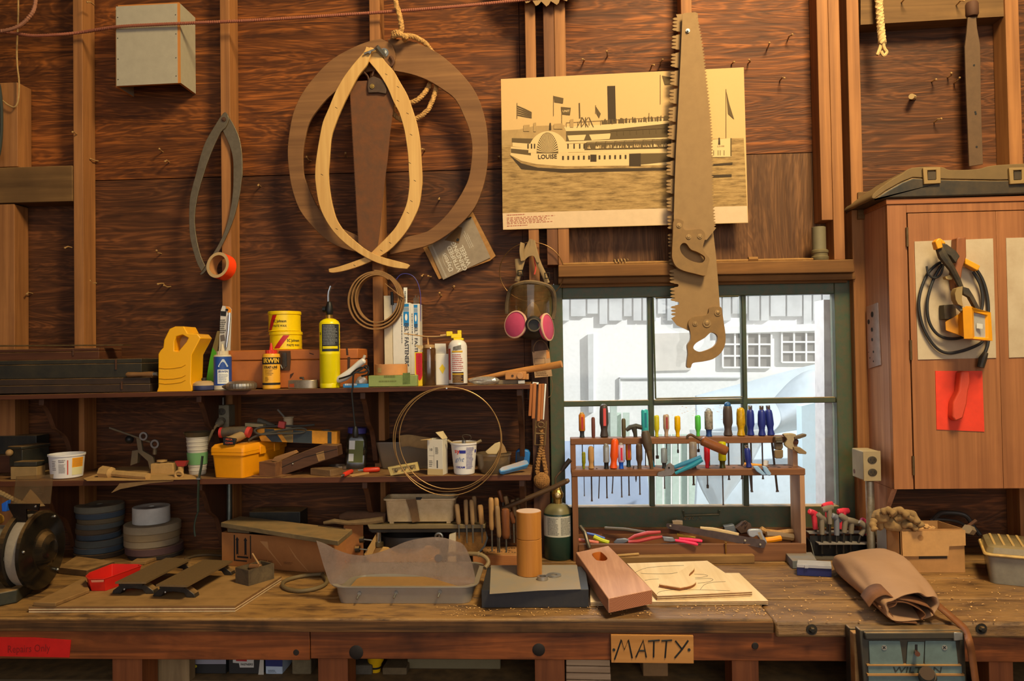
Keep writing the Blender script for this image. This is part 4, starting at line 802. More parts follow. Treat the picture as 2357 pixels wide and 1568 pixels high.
O('junction_box', MB().slab([(2173, 702), (2200, 700), (2202, 728), (2190, 736), (2174, 735)], -0.345, 0.038), CLB, w, bev=0.002)
O('wing_knob', MB().tube([P(2199, 700, -0.38), P(2216, 716, -0.40)], 0.009, 8), STEEL, w)
O('bracket', MB().slab([(2198, 675), (2202, 664), (2216, 659), (2214, 690), (2217, 706), (2205, 700), (2200, 690)], -0.41, 0.03), plain((150, 124, 78), 0.6), w); O('bracket', MB().slab([(2216, 660), (2230, 664), (2240, 680), (2256, 711), (2246, 710), (2232, 684), (2218, 676)], -0.385, 0.02), CLB, w)
O('clamp_arm', MB().tube([P(2162, 571, -0.36), P(2170, 590, -0.37), P(2190, 618, -0.375), P(2204, 644, -0.365), P(2212, 662, -0.37)], [0.014, 0.017, 0.012, 0.011, 0.009], 8), CLB, w)
O('clamp_arm', MB().slab([(2170, 560), (2180, 562), (2201, 577), (2210, 590), (2200, 606), (2188, 590), (2176, 583), (2164, 574)], -0.365, 0.02), CLB, w, bev=0.003)
O('grip_sleeve', MB().slab([(2153, 556), (2160, 549), (2166, 548), (2171, 570), (2158, 574)], -0.385, 0.03), YEL, w, bev=0.003)
O('grip_sleeve', MB().slab([(2166, 549), (2174, 555), (2178, 561), (2168, 562)], -0.36, 0.02), YEL, w, bev=0.003); O('grip_sleeve', MB().slab([(2223, 594), (2257, 612), (2251, 624), (2222, 608)], -0.345, 0.03), YEL, w, bev=0.003)
O('clamp_foot', MB().slab([(2176, 637), (2186, 633), (2196, 637), (2190, 644), (2178, 642)], -0.36, 0.02), plain((190, 160, 100), 0.7), w)
O('power_cord', MB().tube(cr([P(x, y, -0.315) for x, y in ((2165, 604), (2150, 614), (2133, 634), (2119, 670), (2115, 705), (2122, 745), (2138, 779), (2158, 803), (2182, 813), (2215, 808), (2245, 797), (2262, 785), (2272, 760), (2275, 715), (2272, 680), (2262, 645), (2245, 618), (2225, 605))], 6), 0.0055, 8)
  .tube(cr([P(x, y, -0.322) for x, y in ((2168, 608), (2148, 645), (2135, 690), (2137, 735), (2154, 766), (2180, 779), (2214, 777), (2240, 760), (2257, 720), (2262, 690), (2256, 655), (2240, 626))], 6), 0.0055, 8).tube(cr([P(x, y, -0.33) for x, y in ((2133, 613), (2137, 631), (2150, 640), (2165, 632), (2172, 608))], 5), 0.004, 8).tube(cr([P(x, y, -0.32) for x, y in ((2276, 770), (2273, 795), (2264, 820), (2258, 840))], 5), 0.006, 8), plain((44, 42, 42), 0.55), w)
O('plug', MB().tube([P(2269, 812, -0.322), P(2262, 826, -0.322), P(2257, 846, -0.322)], [0.009, 0.014, 0.012], 10), CLB, w)
# ================================================================ upper shelf
def onU(px, Y): x = P(px, 893, Y).x; return V((x, Y, zU(x) + 0.0008))
def onL(px, Y): x = P(px, 1093, Y).x; return V((x, Y, zL(x) + 0.0008))
def bx(px0, px1, h, Y0, Y1, on, z0=0):     # box standing on a shelf: pixel columns, height in pixels
    a, b = on(px0, Y0), on(px1, Y0); q = SP(Y0); z = max(a.z, b.z) + z0
    return MB().box((a.x, Y0, z), (b.x, Y1, z + h * q))
BOXD = plain((46, 34, 26), 0.6, 0, 0.4, (84, 58, 36), 0.1, 14, 0.8); BOXB = plain((34, 32, 26), 0.6, 0, 0.35, (82, 70, 44), 0.1, 16, 0.8); BOXR = wood((62, 34, 20), (98, 56, 32), 'X', 1, 0.6, 24, 0.4, None, 0.8)
def case(x0, x1, h, Y0, Y1, z0, mat, label, seam, latch):
    a = onU(x0, Y0); t = T('flat_case', label, 'case', V(((a.x + onU(x1, Y0).x) / 2, (Y0 + Y1) / 2, a.z + z0)), 'flat dark cases stacked on the upper shelf'); q = SP(Y0)
    O('base', bx(x0, x1, h * seam, Y0, Y1, onU, z0), mat, t, bev=0.002); O('lid', bx(x0, x1, h * (1 - seam) - 0.6, Y0, Y1, onU, z0 + h * seam * q + 0.001), mat, t, bev=0.002)
    for lxp in latch:
        p = onU(lxp, Y0); O('latch', MB().box((p.x - 0.003, Y0 - 0.004, a.z + z0 + h * q * (seam - 0.25)), (p.x + 0.003, Y0 - 0.0003, a.z + z0 + h * q * (seam + 0.3))), RUST, t)
    return t
q = SP(-0.31)
case(-90, 345, 34, -0.31, -0.10, 0, BOXD, 'bottom dark wooden case of the stack at the left end of the upper shelf', 0.55, (281,))
case(-90, 326, 44, -0.30, -0.11, 35 * q, BOXB, 'black middle case of the stack at the left end of the upper shelf', 0.75, (268,))
case(-90, 228, 27, -0.28, -0.12, 80 * q, BOXR, 'brown top box of the stack on the upper shelf', 0.7, (170,))
O('blade_strip', MB().slab([(-60, 795), (283, 793), (283, 795.5), (-60, 798)], -0.25, 0.06), metal((120, 96, 60), 0.6), None, 'thin metal strip lying across the top box of the dark stack', 'strip')
p = onU(325, -0.315); p.z += 35.2 * q + 0.0105; h = T('file_tang_tool', 'turned wooden tool grip lying on the bottom dark case', 'tool', p)
O('grip', MB().tube([p + V((x * q, 0, 0)) for x in (-36, -32, -20, 0, 18, 30)], [.006, .010, .0095, .0085, .0105, .010], 12), wood((110, 76, 46), (150, 108, 66), 'X', 1, 0.4, 20), h); O('ferrule', MB().tube([p + V((x * q, 0, 0)) for x in (30, 40)], .008, 12), STEEL, h)
# yellow jug
YJ = plain((242, 172, 12), 0.35, 0, 0.12, (206, 140, 30), 0, 12, 0.35)
j = T('plastic_jug', 'yellow plastic jug with moulded handle on the upper shelf', 'jug', onU(402, -0.27)); zb = onU(402, -0.27).z
def fl(pts, Y):
    p = PP(pts, Y)
    for k in p: k.z = max(k.z, zb)
    return p
oj = [(360, 902), (364, 891), (364, 815), (368, 808), (375, 801), (377, 783), (390, 757), (403, 751.5), (423, 751.5), (431, 767), (454, 768.6), (462, 778), (441, 817), (439, 882), (442, 891), (442, 902)]
O('body', MB().holed(fl(oj, -0.32), fl([(405, 775), (401, 787), (401, 809), (409, 811), (428, 788), (433, 778), (420, 771)], -0.32), (0, 0.1, 0)), YJ, j, bev=0.003, bseg=2)
O('shoulder', MB().slab([(400, 770), (436, 770), (434, 790), (408, 815), (400, 815)], -0.275, 0.03), plain((178, 132, 74), 0.6), j)
for y in (848, 872, 883): O('moulded_rib', MB().tube(fl([(365, y - 1), (380, y + 1), (400, y), (418, y - 3), (427, y - 8)], -0.321), 0.0012, 6), plain((206, 142, 10), 0.4), j)
def bottle(name, label, cat, px, Y, prof, mat, on=onU, seg=32, group=None):
    c = on(px, Y); q = SP(Y); t = T(name, label, cat, c, group)
    O('body', MB().lathe([(r * q, z * q) for r, z in prof], seg, c), mat, t); return t, c, q
YG = plain((196, 186, 30), 0.4); PUR = plain((70, 62, 140), 0.4)
t, c, q = bottle('spray_bottle', 'yellow-green printed bottle with purple cap behind the yellow jug', 'bottle', 446, -0.17, [(15, 0), (16, 2), (16, 95), (12, 108), (5, 114)], YG)
O('cap', MB().lathe([(5 * q, 114 * q), (6 * q, 115 * q), (6 * q, 128 * q), (5 * q, 129 * q)], 16, c - V((9 * q, 0, 0))), PUR, t)
w = wrapc(c, 16 * q); O('label_print', MB().lines(w, -2 * q, 30 * q, 13 * q, 90 * q, 14, 7, 0.35), plain((90, 84, 20), 0.7), t); O('barcode', MB().patch(w, 0, 4 * q, 11 * q, 18 * q, 3), WHITE, t)
t, c, q = bottle('chalk_reel', 'round blue chalk reel with dusty tan top beside the yellow jug', 'chalk reel', 470, -0.285, [(22, 0), (25, 2), (26, 7), (25.5, 12)], plain((52, 54, 86), 0.5, 0, 0.3), seg=36)
O('top', MB().lathe([(25.5 * q, 12 * q), (24 * q, 17 * q), (16 * q, 22 * q), (6 * q, 23 * q)], 36, c), plain((180, 150, 108), 0.7), t); O('crank', MB().lathe([(5 * q, 23 * q), (6 * q, 25 * q), (6 * q, 28 * q), (4 * q, 30 * q)], 12, c), DSTEEL, t)
def chalk(px, Y, bodymat, capmat, label):
    t, c, q = bottle('chalk_bottle', label, 'bottle', px, Y, [(18.5, 0), (20, 2), (20, 78), (18.5, 82), (12, 83)], bodymat)
    m = MB(); n = 28
    m.loft([[c + V((((13.6 if k % 2 else 13) * q) * math.cos(2 * PI * k / n), ((13.6 if k % 2 else 13) * q) * math.sin(2 * PI * k / n), z * q)) for k in range(n)] for z in (83, 91)]); O('cap', m, capmat, t, sm=0)
    O('nozzle', MB().lathe([(5 * q, 91 * q), (4.4 * q, 95 * q), (1.8 * q, 107 * q), (1.2 * q, 108 * q)], 14, c), capmat, t)
    return t, c, q, wrapc(c, 20 * q)
IVO = plain((206, 190, 160), 0.5); BLU = plain((38, 74, 150), 0.4); YEB = plain((232, 168, 44), 0.4)
t, c, q, w = chalk(513, -0.27, IVO, IVO, 'chalk bottle with blue label and ivory cap')
O('blue_label', MB().patch(w, -32 * q, 11 * q, 32 * q, 78 * q, 16), BLU, t)
w2 = wrapc(c, 20 * q, None, 0.0008); a = MB().patch(w2, -12 * q, 15 * q, 14 * q, 48 * q, 8); O('white_panel', a, WHITE, t)
w2 = wrapc(c, 20 * q, None, 0.0022); O('logo', MB().add([w2(x * q, y * q) for x, y in ((-9, 54), (11, 54), (12, 56), (3, 72), (-1, 72), (-10, 56))], [(0, 1, 2, 3, 4, 5)]), plain((196, 206, 216), 0.6), t)
w3 = wrapc(c, 20 * q, None, 0.0012); O('lettering', MB().text(w3, 'IRWIN', 7.4 * q, 1 * q, 43 * q, bold=0.03).lines(w3, -9 * q, 18 * q, 12 * q, 38 * q, 8, 4, 0.4), plain((36, 62, 130), 0.6), t)
t, c, q, w = chalk(625, -0.285, YEB, plain((206, 52, 36), 0.45), 'yellow chalk bottle with red nozzle in front of the wooden chest')
O('black_band', MB().patch(w, -32 * q, 58 * q, 32 * q, 74 * q, 16), INK, t); O('black_band', MB().patch(w, -32 * q, 10 * q, 32 * q, 15 * q, 16), INK, t)
w3 = wrapc(c, 20 * q, None, 0.001); m = MB().text(w3, 'IRWIN', 14.5 * q, 0, 66 * q, bold=0.035, sx=0.95); O('maker_lettering', m, plain((236, 186, 60), 0.5), t)
O('lettering', MB().text(w3, 'STRAIT-LINE', 8 * q, -2 * q, 51 * q, bold=0.03, sx=0.72).lines(w3, -15 * q, 32 * q, 6 * q, 45 * q, 4, 5, 0.35).lines(w3, -15 * q, 18 * q, -6 * q, 30 * q, 4, 6, 0.4).patch(w3, -15 * q, 46.3 * q, 13 * q, 46.8 * q, 6), INK, t)
c = onU(556, -0.31); q = SP(-0.31); t = T('chalk_reel', 'silver ribbed chalk-line reel lying flat between the chalk bottles', 'chalk reel', c)
m = MB(); n = 60
m.loft([[c + V(((r + (0.5 if k % 2 else 0)) * q * math.cos(2 * PI * k / n), (r + (0.5 if k % 2 else 0)) * q * 0.9 * math.sin(2 * PI * k / n), z * q)) for k in range(n)] for r, z in ((30, 0), (34, 4), (35, 9), (34, 15), (26, 20), (10, 22))]); O('body', m, metal((168, 160, 146), 0.4, 0.15, None, 0.4), t, sm=0)
O('tip', MB().tube([c + V((x * q, -0.004, 8 * q)) for x in (-33, -40, -46)], [.012, .008, .002], 10), metal((150, 140, 120), 0.4), t)
c = onU(700, -0.30); q = SP(-0.30); t = T('chalk_reel', 'teardrop chalk reel with orange label right of the yellow chalk bottle', 'chalk reel', c)
tp = [(-36, 0), (-34, -6), (0, -20), (20, -21), (30, -12), (31, 0), (30, 12), (20, 21), (0, 20), (-34, 6)]
O('body', MB().prism([c + V((x * q, y * q * .8, 0)) for x, y in cr2(tp, 3, True)], (0, 0, 20 * q)), metal((176, 160, 138), 0.5, 0.2, None, 0.3), t, bev=0.004, bseg=3)
O('orange_label', MB().add([c + V((x * q, (-6 - (x + 34) * 0.41) * q * .8 - 0.001, z * q)) for x, z in ((-33, 4), (-20, 3), (-20, 12), (-33, 11))], [(0, 1, 2, 3)]), plain((176, 78, 40), 0.6), t); O('crank', MB().tube([c + V((0, -0.01, 20 * q)), c + V((0, -0.01, 25 * q)), c + V((-8 * q, -0.01, 25 * q))], 0.004, 8), DSTEEL, t)
# leaning green blade and carded tool
zs0 = onU(485, -0.2).z; gb = T('saw_blade', 'green-tipped blade leaning behind the blue chalk bottle', 'blade', onU(485, -0.15))
m = MB(); f = PP([(474, 880), (492, 882), (499, 812), (489, 800), (482, 830)], -0.2); 
for k in f: k.z = max(k.z, zs0)
O('green_end', m.prism(f, (0, 0.006, 0)), plain((70, 150, 30), 0.5), gb); O('dull_end', MB().slab([(489, 800), (499, 812), (505, 762), (500, 762)], -0.2, 0.006), plain((116, 98, 56), 0.6), gb)
cdp = T('carded_tool', 'white and orange carded hand tool leaning on the second stud', 'packaged tool', onU(512, -0.13)); f = PP([(496, 882), (528, 882), (530, 800), (533, 712), (527, 706), (512, 704), (508, 716), (504, 800)], -0.14)
for k in f: k.z = max(k.z, zs0)
O('card', MB().prism(f, (0, 0.003, 0)), plain((206, 198, 188), 0.6), cdp)
O('orange_corner', MB().slab([(519, 705), (527, 706.5), (532.5, 713), (532, 722), (524, 719)], -0.1415, 0.001), plain((230, 140, 30), 0.6), cdp); O('hang_hole', MB().slab([(519, 711), (525, 711), (525, 716), (519, 716)], -0.1432, 0.001), INK, cdp)
O('chrome_shaft', MB().tube(PP([(529, 720), (526, 760), (521, 800)], -0.148), 0.004, 8), CHROME, cdp); O('swatch', MB().slab([(508, 716), (521, 717), (520, 728), (508, 727)], -0.1412, 0.001), INK, cdp)
O('lettering', MB().lines(front(P(506, 768, -0.142)), 0, 0, 15 * SP(-.14), 34 * SP(-.14), 7, 9, 0.5), INK, cdp); O('picture', MB().slab([(507, 772), (516, 770), (518, 784), (508, 786)], -0.1412, 0.001), plain((110, 100, 96), 0.7), cdp)
# chest
CH = plain((182, 104, 44), 0.55, 0, 0.5, (132, 66, 28), 0.08, 9); STN = plain((60, 36, 22), 0.7)
ch = T('wooden_chest', 'orange-brown wooden chest with rusty latch on the upper shelf', 'chest', onU(675, -0.17))
q = SP(-0.245); O('base', bx(524, 825, 64, -0.245, -0.095, onU), CH, ch, bev=0.002); O('lid', bx(524, 825, 24, -0.247, -0.093, onU, 65.2 * q), CH, ch, bev=0.004); zc = onU(675, -0.2).z + 90 * q
lt = O('latch', MB().slab([(642, 808), (668, 808), (669, 826), (667, 853), (645, 853), (642, 840)], -0.251, 0.003), plain((74, 54, 38), 0.6, 0.4, 0.4, (110, 70, 40)), ch); O('hasp', MB().slab([(649, 812), (659, 812), (660, 843), (650, 848)], -0.2545, 0.0035), DSTEEL, lt); O('catch', MB().tube(PP([(646, 840), (650, 849), (656, 846)], -0.256), 0.002, 6), STEEL, lt)
for pts in ([(796, 800), (800, 799), (802, 818), (797, 818)], [(800, 822), (806, 822), (805, 850), (800, 850)], [(712, 812), (722, 815), (722, 817), (712, 814)], [(668, 862), (676, 858), (676, 860), (668, 872)]): O('stain', MB().slab(pts, -0.2474, 0.0005), STN, ch)
# paste wax tins
TY = plain((240, 200, 10), 0.35, 0, 0.06); TR_ = plain((186, 30, 30), 0.4)
def tin(px, Y, zbase, h, label, red, tx, grp='yellow paste wax tins'):
    x = P(px, 760, Y).x; c = V((x, Y, zbase)); q = SP(Y); r = 37.5 * q; t = T('wax_tin', label, 'tin', c, grp)
    O('body', MB().lathe([(r * .96, 0), (r, 1.5 * q), (r * .97, 3 * q), (r * .97, (h - 8) * q), (r * 1.01, (h - 7) * q), (r * 1.01, (h - 1) * q), (r * .98, h * q)], 40, c), TY, t)
    w = wrapc(c, r * .97); n_ = len(red) // 2; O('red_stripe', MB().grid([[w((a[0] + (b_[0] - a[0]) * k / 5) * q, (a[1] + (b_[1] - a[1]) * k / 5) * q) for k in range(6)] for a, b_ in zip(red[:n_], red[n_:])]), TR_, t)
    w = wrapc(c, r * .97, None, 0.0009); O('lettering', MB().text(w, 'SC Johnson', 9 * q, tx * q, (h * .5) * q, bold=0.02, sx=0.75).text(w, 'PASTE WAX', 7 * q, tx * q, (h * .5 - 11) * q, bold=0.015, sx=0.85), INK, t)
    return c.z + h * q
def sl(x0, x1, y0, y1, w, n=6): return [(x0 + (x1 - x0) * k / n, y0 + (y1 - y0) * k / n) for k in range(n + 1)] + [(x0 + w + (x1 - x0) * k / n, y0 + (y1 - y0) * k / n) for k in range(n + 1)]
z1 = tin(658, -0.17, zc + 0.0008, 42, 'lower of two yellow paste wax tins stacked on the chest', sl(-30, -6, 2, 33, 14), 18)
tin(655.5, -0.17, z1 + 0.0006, 47, 'upper of two yellow paste wax tins stacked on the chest', sl(-46, -30, 2, 38, 12), -12)
# torch
t, c, q = bottle('torch_cylinder', 'tall yellow gas torch cylinder with black valve standing before the chest', 'gas torch', 760, -0.295, [(22, 0), (23, 1), (23.5, 10), (23, 11), (23.5, 12), (23.5, 78), (23.8, 79), (23.5, 80), (23.5, 150), (21, 155), (14, 160), (8, 162)], plain((226, 206, 10), 0.3, 0, 0.04))
O('brass_neck', MB().lathe([(7 * q, 161 * q), (8 * q, 162 * q), (8 * q, 170 * q), (6 * q, 171 * q)], 16, c), BRASS, t)
v = O('valve', MB().lathe([(7 * q, 171 * q), (9 * q, 176 * q), (9 * q, 184 * q), (7 * q, 194 * q), (5 * q, 200 * q), (3 * q, 202 * q)], 16, c), BLACK, t); O('valve_knob', MB(fr(c + V((-8 * q, 0, 184 * q)), 0, 0, -90)).cyl(7 * q, 7 * q, 10), BLACK, v)
O('burner_tube', MB().tube([c + V((x * q, 0, z * q)) for x, z in ((-2, 200), (-2, 215), (-1, 224), (4, 238))], [.0045, .0045, .0045, .0048], 10), CHROME, t)
w = wrapc(c, 23.5 * q); O('label', MB().patch(w, -19 * q, 85 * q, 26 * q, 148 * q, 12), plain((44, 46, 52), 0.5), t)
w = wrapc(c, 23.5 * q, None, 0.0008); O('label_print', MB().lines(w, -16 * q, 100 * q, 20 * q, 146 * q, 13, 2, 0.45), plain((150, 150, 146), 0.6), t); O('yellow_panel', MB().patch(w, -17 * q, 91 * q, 20 * q, 97 * q, 8), plain((226, 206, 10), 0.4), t); O('side_print', MB().text(w, 'o', 12 * q, -25 * q, 127 * q, bold=0.03).lines(w, -27 * q, 98 * q, -25 * q, 122 * q, 9, 3, .6), INK, t)
# white hand tool with cord, packet, bag
q = SP(-0.30); gp = lambda x, y, Y=-0.31: P(x, y, Y)
t = T('engraver', 'white handheld electric tool lying with its black cord over the shelf edge', 'power tool', onU(805, -0.31))
O('body', MB().tube([gp(*p) for p in ((775, 878), (781, 874), (792, 868), (802, 861), (812, 851), (820, 843), (829, 836), (837, 831), (840, 829))], [.006, .014, .016, .0155, .0125, .011, .0125, .012, .007], 14), plain((212, 206, 200), 0.4), t)
O('tip', MB().tube([gp(834, 833), gp(840, 818)], .0055, 10), plain((190, 180, 166), 0.5), t)
cdpts = [(781, 872, -0.33), (792, 869, -0.345), (806, 864, -0.35), (818, 858, -0.35), (832, 850, -0.345), (842, 842, -0.34), (848, 848, -0.335), (840, 856, -0.34), (826, 858, -0.348), (816, 858, -0.352), (813, 868, -0.352), (812, 890, -0.352), (810, 905, -0.352), (813, 940, -0.35), (816, 970, -0.348), (818, 985, -0.348)]
O('cord', MB().tube(cr([gp(*p) for p in cdpts], 6), 0.0035, 8).tube(cr([gp(x, y, -0.335) for x, y in ((808, 862), (822, 850), (836, 846), (848, 852), (846, 862), (832, 866))], 5), 0.0035, 8), BLACK, t)
O('plug', MB().tube([gp(818, 982, -0.348), gp(818, 988, -0.348), gp(818, 1002, -0.348), gp(818, 1008, -0.348)], [.006, .010, .012, .009], 10), BLACK, t)
O('packet', bx(790, 848, 8, -0.318, -0.25, onU).mat(1).lines(front(P(794, 888, -0.318)), 0, 0, 30 * q, 5 * q, 1, 3, 0.9), [plain((40, 130, 190), 0.4), WHITE], None, 'flat blue packet under the white electric tool', 'packet')
rn = random.Random(4)
def crumple(c, r, sc, mat, name, label, cat, seed, seg=14, amp=.25):
    rn = random.Random(seed); m = MB(); n = seg // 2
    rings = [[V(c) + V((r * sc[0] * math.cos(a) * math.cos(2 * PI * k / seg), r * sc[1] * math.cos(a) * math.sin(2 * PI * k / seg), max(-r * sc[2] * .98, r * sc[2] * math.sin(a) * 1.0))) * 1 + V((rn.uniform(-amp, amp), rn.uniform(-amp, amp), rn.uniform(-amp, amp))) * r * .4 * math.cos(a) for k in range(seg)] for a in [R(-88 + 176 * i / n) for i in range(n + 1)]]
    lo = V(c).z - r * sc[2]
    for g in rings:
        for p in g: p.z = max(p.z, lo)
    return O(name, m.loft(rings), mat, None, label, cat, sm=0)
PB = clear((240, 240, 238), 0.55, (216, 210, 200), 0.25, 0.3, 30, 0.25)
b0 = onU(832, -0.27); crumple(b0 + V((0, 0, 0.021)), .024, (1, .6, .86), PB, 'plastic_bag', 'small clear bag of white parts behind the blue packet', 'bag', 3)
# green box and tape roll
q = SP(-0.31); gbx = T('card_box', 'faded green card box under the flat tan tape roll', 'box', onU(905, -0.25))
GB = plain((150, 158, 96), 0.8, 0, 0.5, (92, 128, 62), 0.05, 20, 0.3); O('carton', bx(848, 960, 26, -0.315, -0.18, onU), GB, gbx, bev=0.002)
O('lettering', MB().lines(front(P(884, 870, -0.3155)), 0, 0, 28 * q, 6 * q, 1, 3, .8).lines(front(P(872, 880, -0.3155)), 0, 0, 44 * q, 4 * q, 1, 4, .8), plain((112, 116, 60), 0.7), gbx); O('end_band', MB().slab([(927, 859), (944, 858), (944, 884), (927, 885)], -0.3156, 0.0005), plain((96, 112, 60), 0.8, 0, 0.4), gbx)
c = onU(901, -0.25) + V((0, 0, 27 * q)); t = T('tape_roll', 'wide roll of tan paper tape lying flat on the green box', 'tape roll', c)
r = 38.5 * q; O('tape', MB().lathe([(r, 0), (r, 25 * q), (r * .55, 25 * q), (r * .55, 0), (r, 0)], 44, c, caps=False), plain((204, 140, 84), 0.7, 0, 0.08), t); O('loose_end', MB().patch(wrapc(c, r), -36 * q, 6 * q, -24 * q, 17 * q, 4), plain((196, 160, 96), 0.6), t)
# belt fastener boxes, white strip, wire
for k, (a, b, top, lab, Y0) in enumerate(((906, 946, 694, 'taller white belt fastener carton standing behind the tape roll', -0.122), (946.6, 968, 697, 'narrow white belt fastener carton beside the taller one', -0.118))):
    t = T('fastener_box', lab, 'carton', onU((a + b) / 2, -0.09), 'belt fastener cartons'); q = SP(Y0); H = (884 - top)
    O('carton', bx(a, b, H, Y0, -0.055, onU), plain((214, 208, 198), 0.6, 0, 0.05), t, bev=0.001)
    bs = (928, 941) if not k else (952, 961); zt_ = onU(a, Y0).z + H * q; o = P((bs[0] + bs[1]) / 2, top, Y0); o.z = zt_; hw = (bs[1] - bs[0]) / 2 * q
    O('blue_stripe', MB().patch(front(o), -hw, -9 * q, hw, -2 * q).patch(front(o), -hw, -54 * q, hw, -20 * q), plain((20, 124, 190), 0.5), t)
    O('grey_stripe', MB().patch(front(o), -hw, -19 * q, hw, -10 * q), plain((130, 150, 170), 0.5), t)
    m = MB(); f2 = front(o, 0.0008); m.add([f2(3 * q * (1 if not k else .7) * math.cos(i * PI / 8), -33 * q + 8 * q * math.sin(i * PI / 8)) for i in range(16)], [tuple(range(16))]); O('logo', m, WHITE, t)
    m = MB(); fv = lambda x, y, o=o: o + V((y, -0.001, -x)); m.text(fv, 'BELT FASTENERS', (13 if not k else 10) * q, 46 * q, 0, 'LEFT', bold=0.02, sx=1.05 if not k else 1.35); m.lines(fv, 22 * q, -hw - 5 * q, 100 * q, -hw - 3 * q, 1, 3, .8); O('lettering', m, plain((60, 62, 70), 0.6), t)
    for i in range(4):
        x = (a + b) / 2 + (4 if not k else 0) + (i - 1.5) * 3.2; p = P(x, top, -0.09); O('wire_pin', MB().tube([V((p.x, -0.09, zt_ - 0.02)), V((p.x + .001, -0.09, zt_ + (16 + 5 * (i % 2)) * q))], 0.0018, 6), STEEL, t)
p0 = onU(896, -0.125); O('white_strip', MB().box((p0.x - 10 * SP(-.125), -0.125, p0.z), (p0.x + 9 * SP(-.125), -0.105, p0.z + 208 * SP(-.125))), plain((206, 190, 162), 0.7, 0, 0.06), None, 'tall off-white strip standing against the third stud', 'strip')
O('marker', MB().tube([P(903, 702, -0.13), P(902, 672, -0.13)], [.006, .006], 10), BLACK, None, 'black marker clipped at the top of the off-white strip', 'marker')
p0 = P(932, 690, -0.155); O('white_stick', MB().slab([(928, 720), (937, 720), (937, 662), (929, 662)], -0.10, 0.004).mat(1).lines(lambda x, y: P(930.5, 690, -0.1005) + V((y, -.0003, x)), -.03, 0, .04, .008, 1, 3, .6), [WHITE, INK], None, 'white printed stick poking out of the taller carton', 'stick')
O('purple_wire', MB().tube(cr(PP([(908, 660), (911, 646), (920, 634), (932, 630), (948, 634), (960, 648), (967, 672), (968.5, 700), (968, 740)], -0.10), 6), 0.0014, 6), plain((70, 66, 150), 0.5), None, 'thin purple wire loop above the belt fastener cartons', 'wire')
# tube box, brown bottle, diamond box, spray can
q = SP(-0.27); t = T('tube_box', 'narrow red and yellow glue box left of the brown bottle', 'box', onU(964, -0.27)); O('carton', bx(955.5, 972, 78, -0.285, -0.24, onU), plain((226, 186, 20), 0.5), t)
zz = onU(964, -.285).z; O('red_panel', MB().add([V((P(x, 800, -0.2856).x, -0.2856, zz + y * SP(-.285))) for x, y in ((957, 76), (971.5, 76), (971.5, 24), (969, 16), (965, 12), (961, 16), (957, 30))], [tuple(range(7))]), plain((196, 24, 36), 0.5), t)
fp = lambda x, y: V((P(966, 800, -0.286).x + y, -0.286, zz + 0.02 * 0 + x)); O('lettering', MB().lines(lambda x, y: fp(x + 24 * q, y), 0, -.009, 50 * q, .006, 3, 4, .4), plain((150, 10, 20), 0.6), t); O('flap', MB().slab([(953, 794), (974, 795), (974, 808), (964, 803)], -0.25, 0.001), plain((196, 172, 130), 0.7), t)
t, c, q = bottle('squeeze_bottle', 'clear squeeze bottle half full of dark brown liquid', 'bottle', 989, -0.265, [(14.5, 0), (15.5, 2), (15.5, 84), (14, 87)], clear((222, 196, 158), 0.3, (168, 120, 72), 0.15, 0.3))
O('liquid', MB().lathe([(14 * q, 1.5 * q), (14.9 * q, 3 * q), (14.9 * q, 57 * q)], 28, c), plain((40, 28, 22), 0.35), t); O('cap', MB().lathe([(13 * q, 87 * q), (13 * q, 94 * q), (4 * q, 95 * q)], 24, c), plain((176, 138, 92), 0.6, 0, 0.3), t); O('nozzle', MB().tube([c + V((-2 * q, 0, 94 * q)), c + V((-3 * q, 0, 112 * q))], [.004, .0025], 8), plain((186, 140, 88), 0.6), t)
t = T('diamond_box', 'white folded carton with a yellow diamond between bottle and spray can', 'carton', onU(1017, -0.24)); O('carton', bx(1002, 1033, 72, -0.25, -0.19, onU), plain((222, 214, 200), 0.6), t, bev=0.001)
O('flap', MB().slab([(1001, 817), (1027, 815), (1026, 791), (1001, 791)], -0.225, 0.0015), plain((222, 214, 200), 0.6), t); O('diamond', MB().slab([(1011, 848), (1018, 838), (1025, 848), (1019, 861)], -0.251, 0.0005), plain((236, 200, 40), 0.6), t)
t, c, q = bottle('spray_can', 'white and red printed spray can with yellow nozzle and straw', 'spray can', 1055, -0.27, [(19, 0), (21.5, 2), (21.5, 90), (19, 97), (13, 103), (9, 104)], plain((214, 208, 204), 0.35), seg=36)
w = wrapc(c, 21.5 * q); O('dark_panel', MB().patch(w, -14 * q, 5 * q, 13 * q, 30 * q, 10).patch(w, -30 * q, 0, 30 * q, 4 * q, 12), plain((58, 36, 28), 0.5), t); O('red_panel', MB().patch(w, -34 * q, 12 * q, -19 * q, 84 * q, 6), plain((180, 30, 30), 0.5), t)
w = wrapc(c, 21.5 * q, None, .0009); O('red_print', MB().lines(w, -14 * q, 32 * q, 13 * q, 72 * q, 9, 2, .5), plain((170, 60, 56), 0.6), t); O('yellow_bands', MB().patch(w, -14 * q, 75 * q, 11 * q, 79 * q, 8).patch(w, -14 * q, 24 * q, 13 * q, 27 * q, 8), plain((206, 160, 30), 0.5), t)
O('logo', MB().lines(lambda x, y: w(x, y + x * .25), -11 * q, 82 * q, 9 * q, 91 * q, 1, 3, .9).lines(lambda x, y: w(x, y + x * .2), -6 * q, 80 * q, 12 * q, 83 * q, 1, 5, .7), plain((90, 84, 66), 0.6), t); O('fine_print', MB().lines(w, -13 * q, 6 * q, 12 * q, 23 * q, 5, 5, .4), plain((190, 140, 60), 0.6), t)
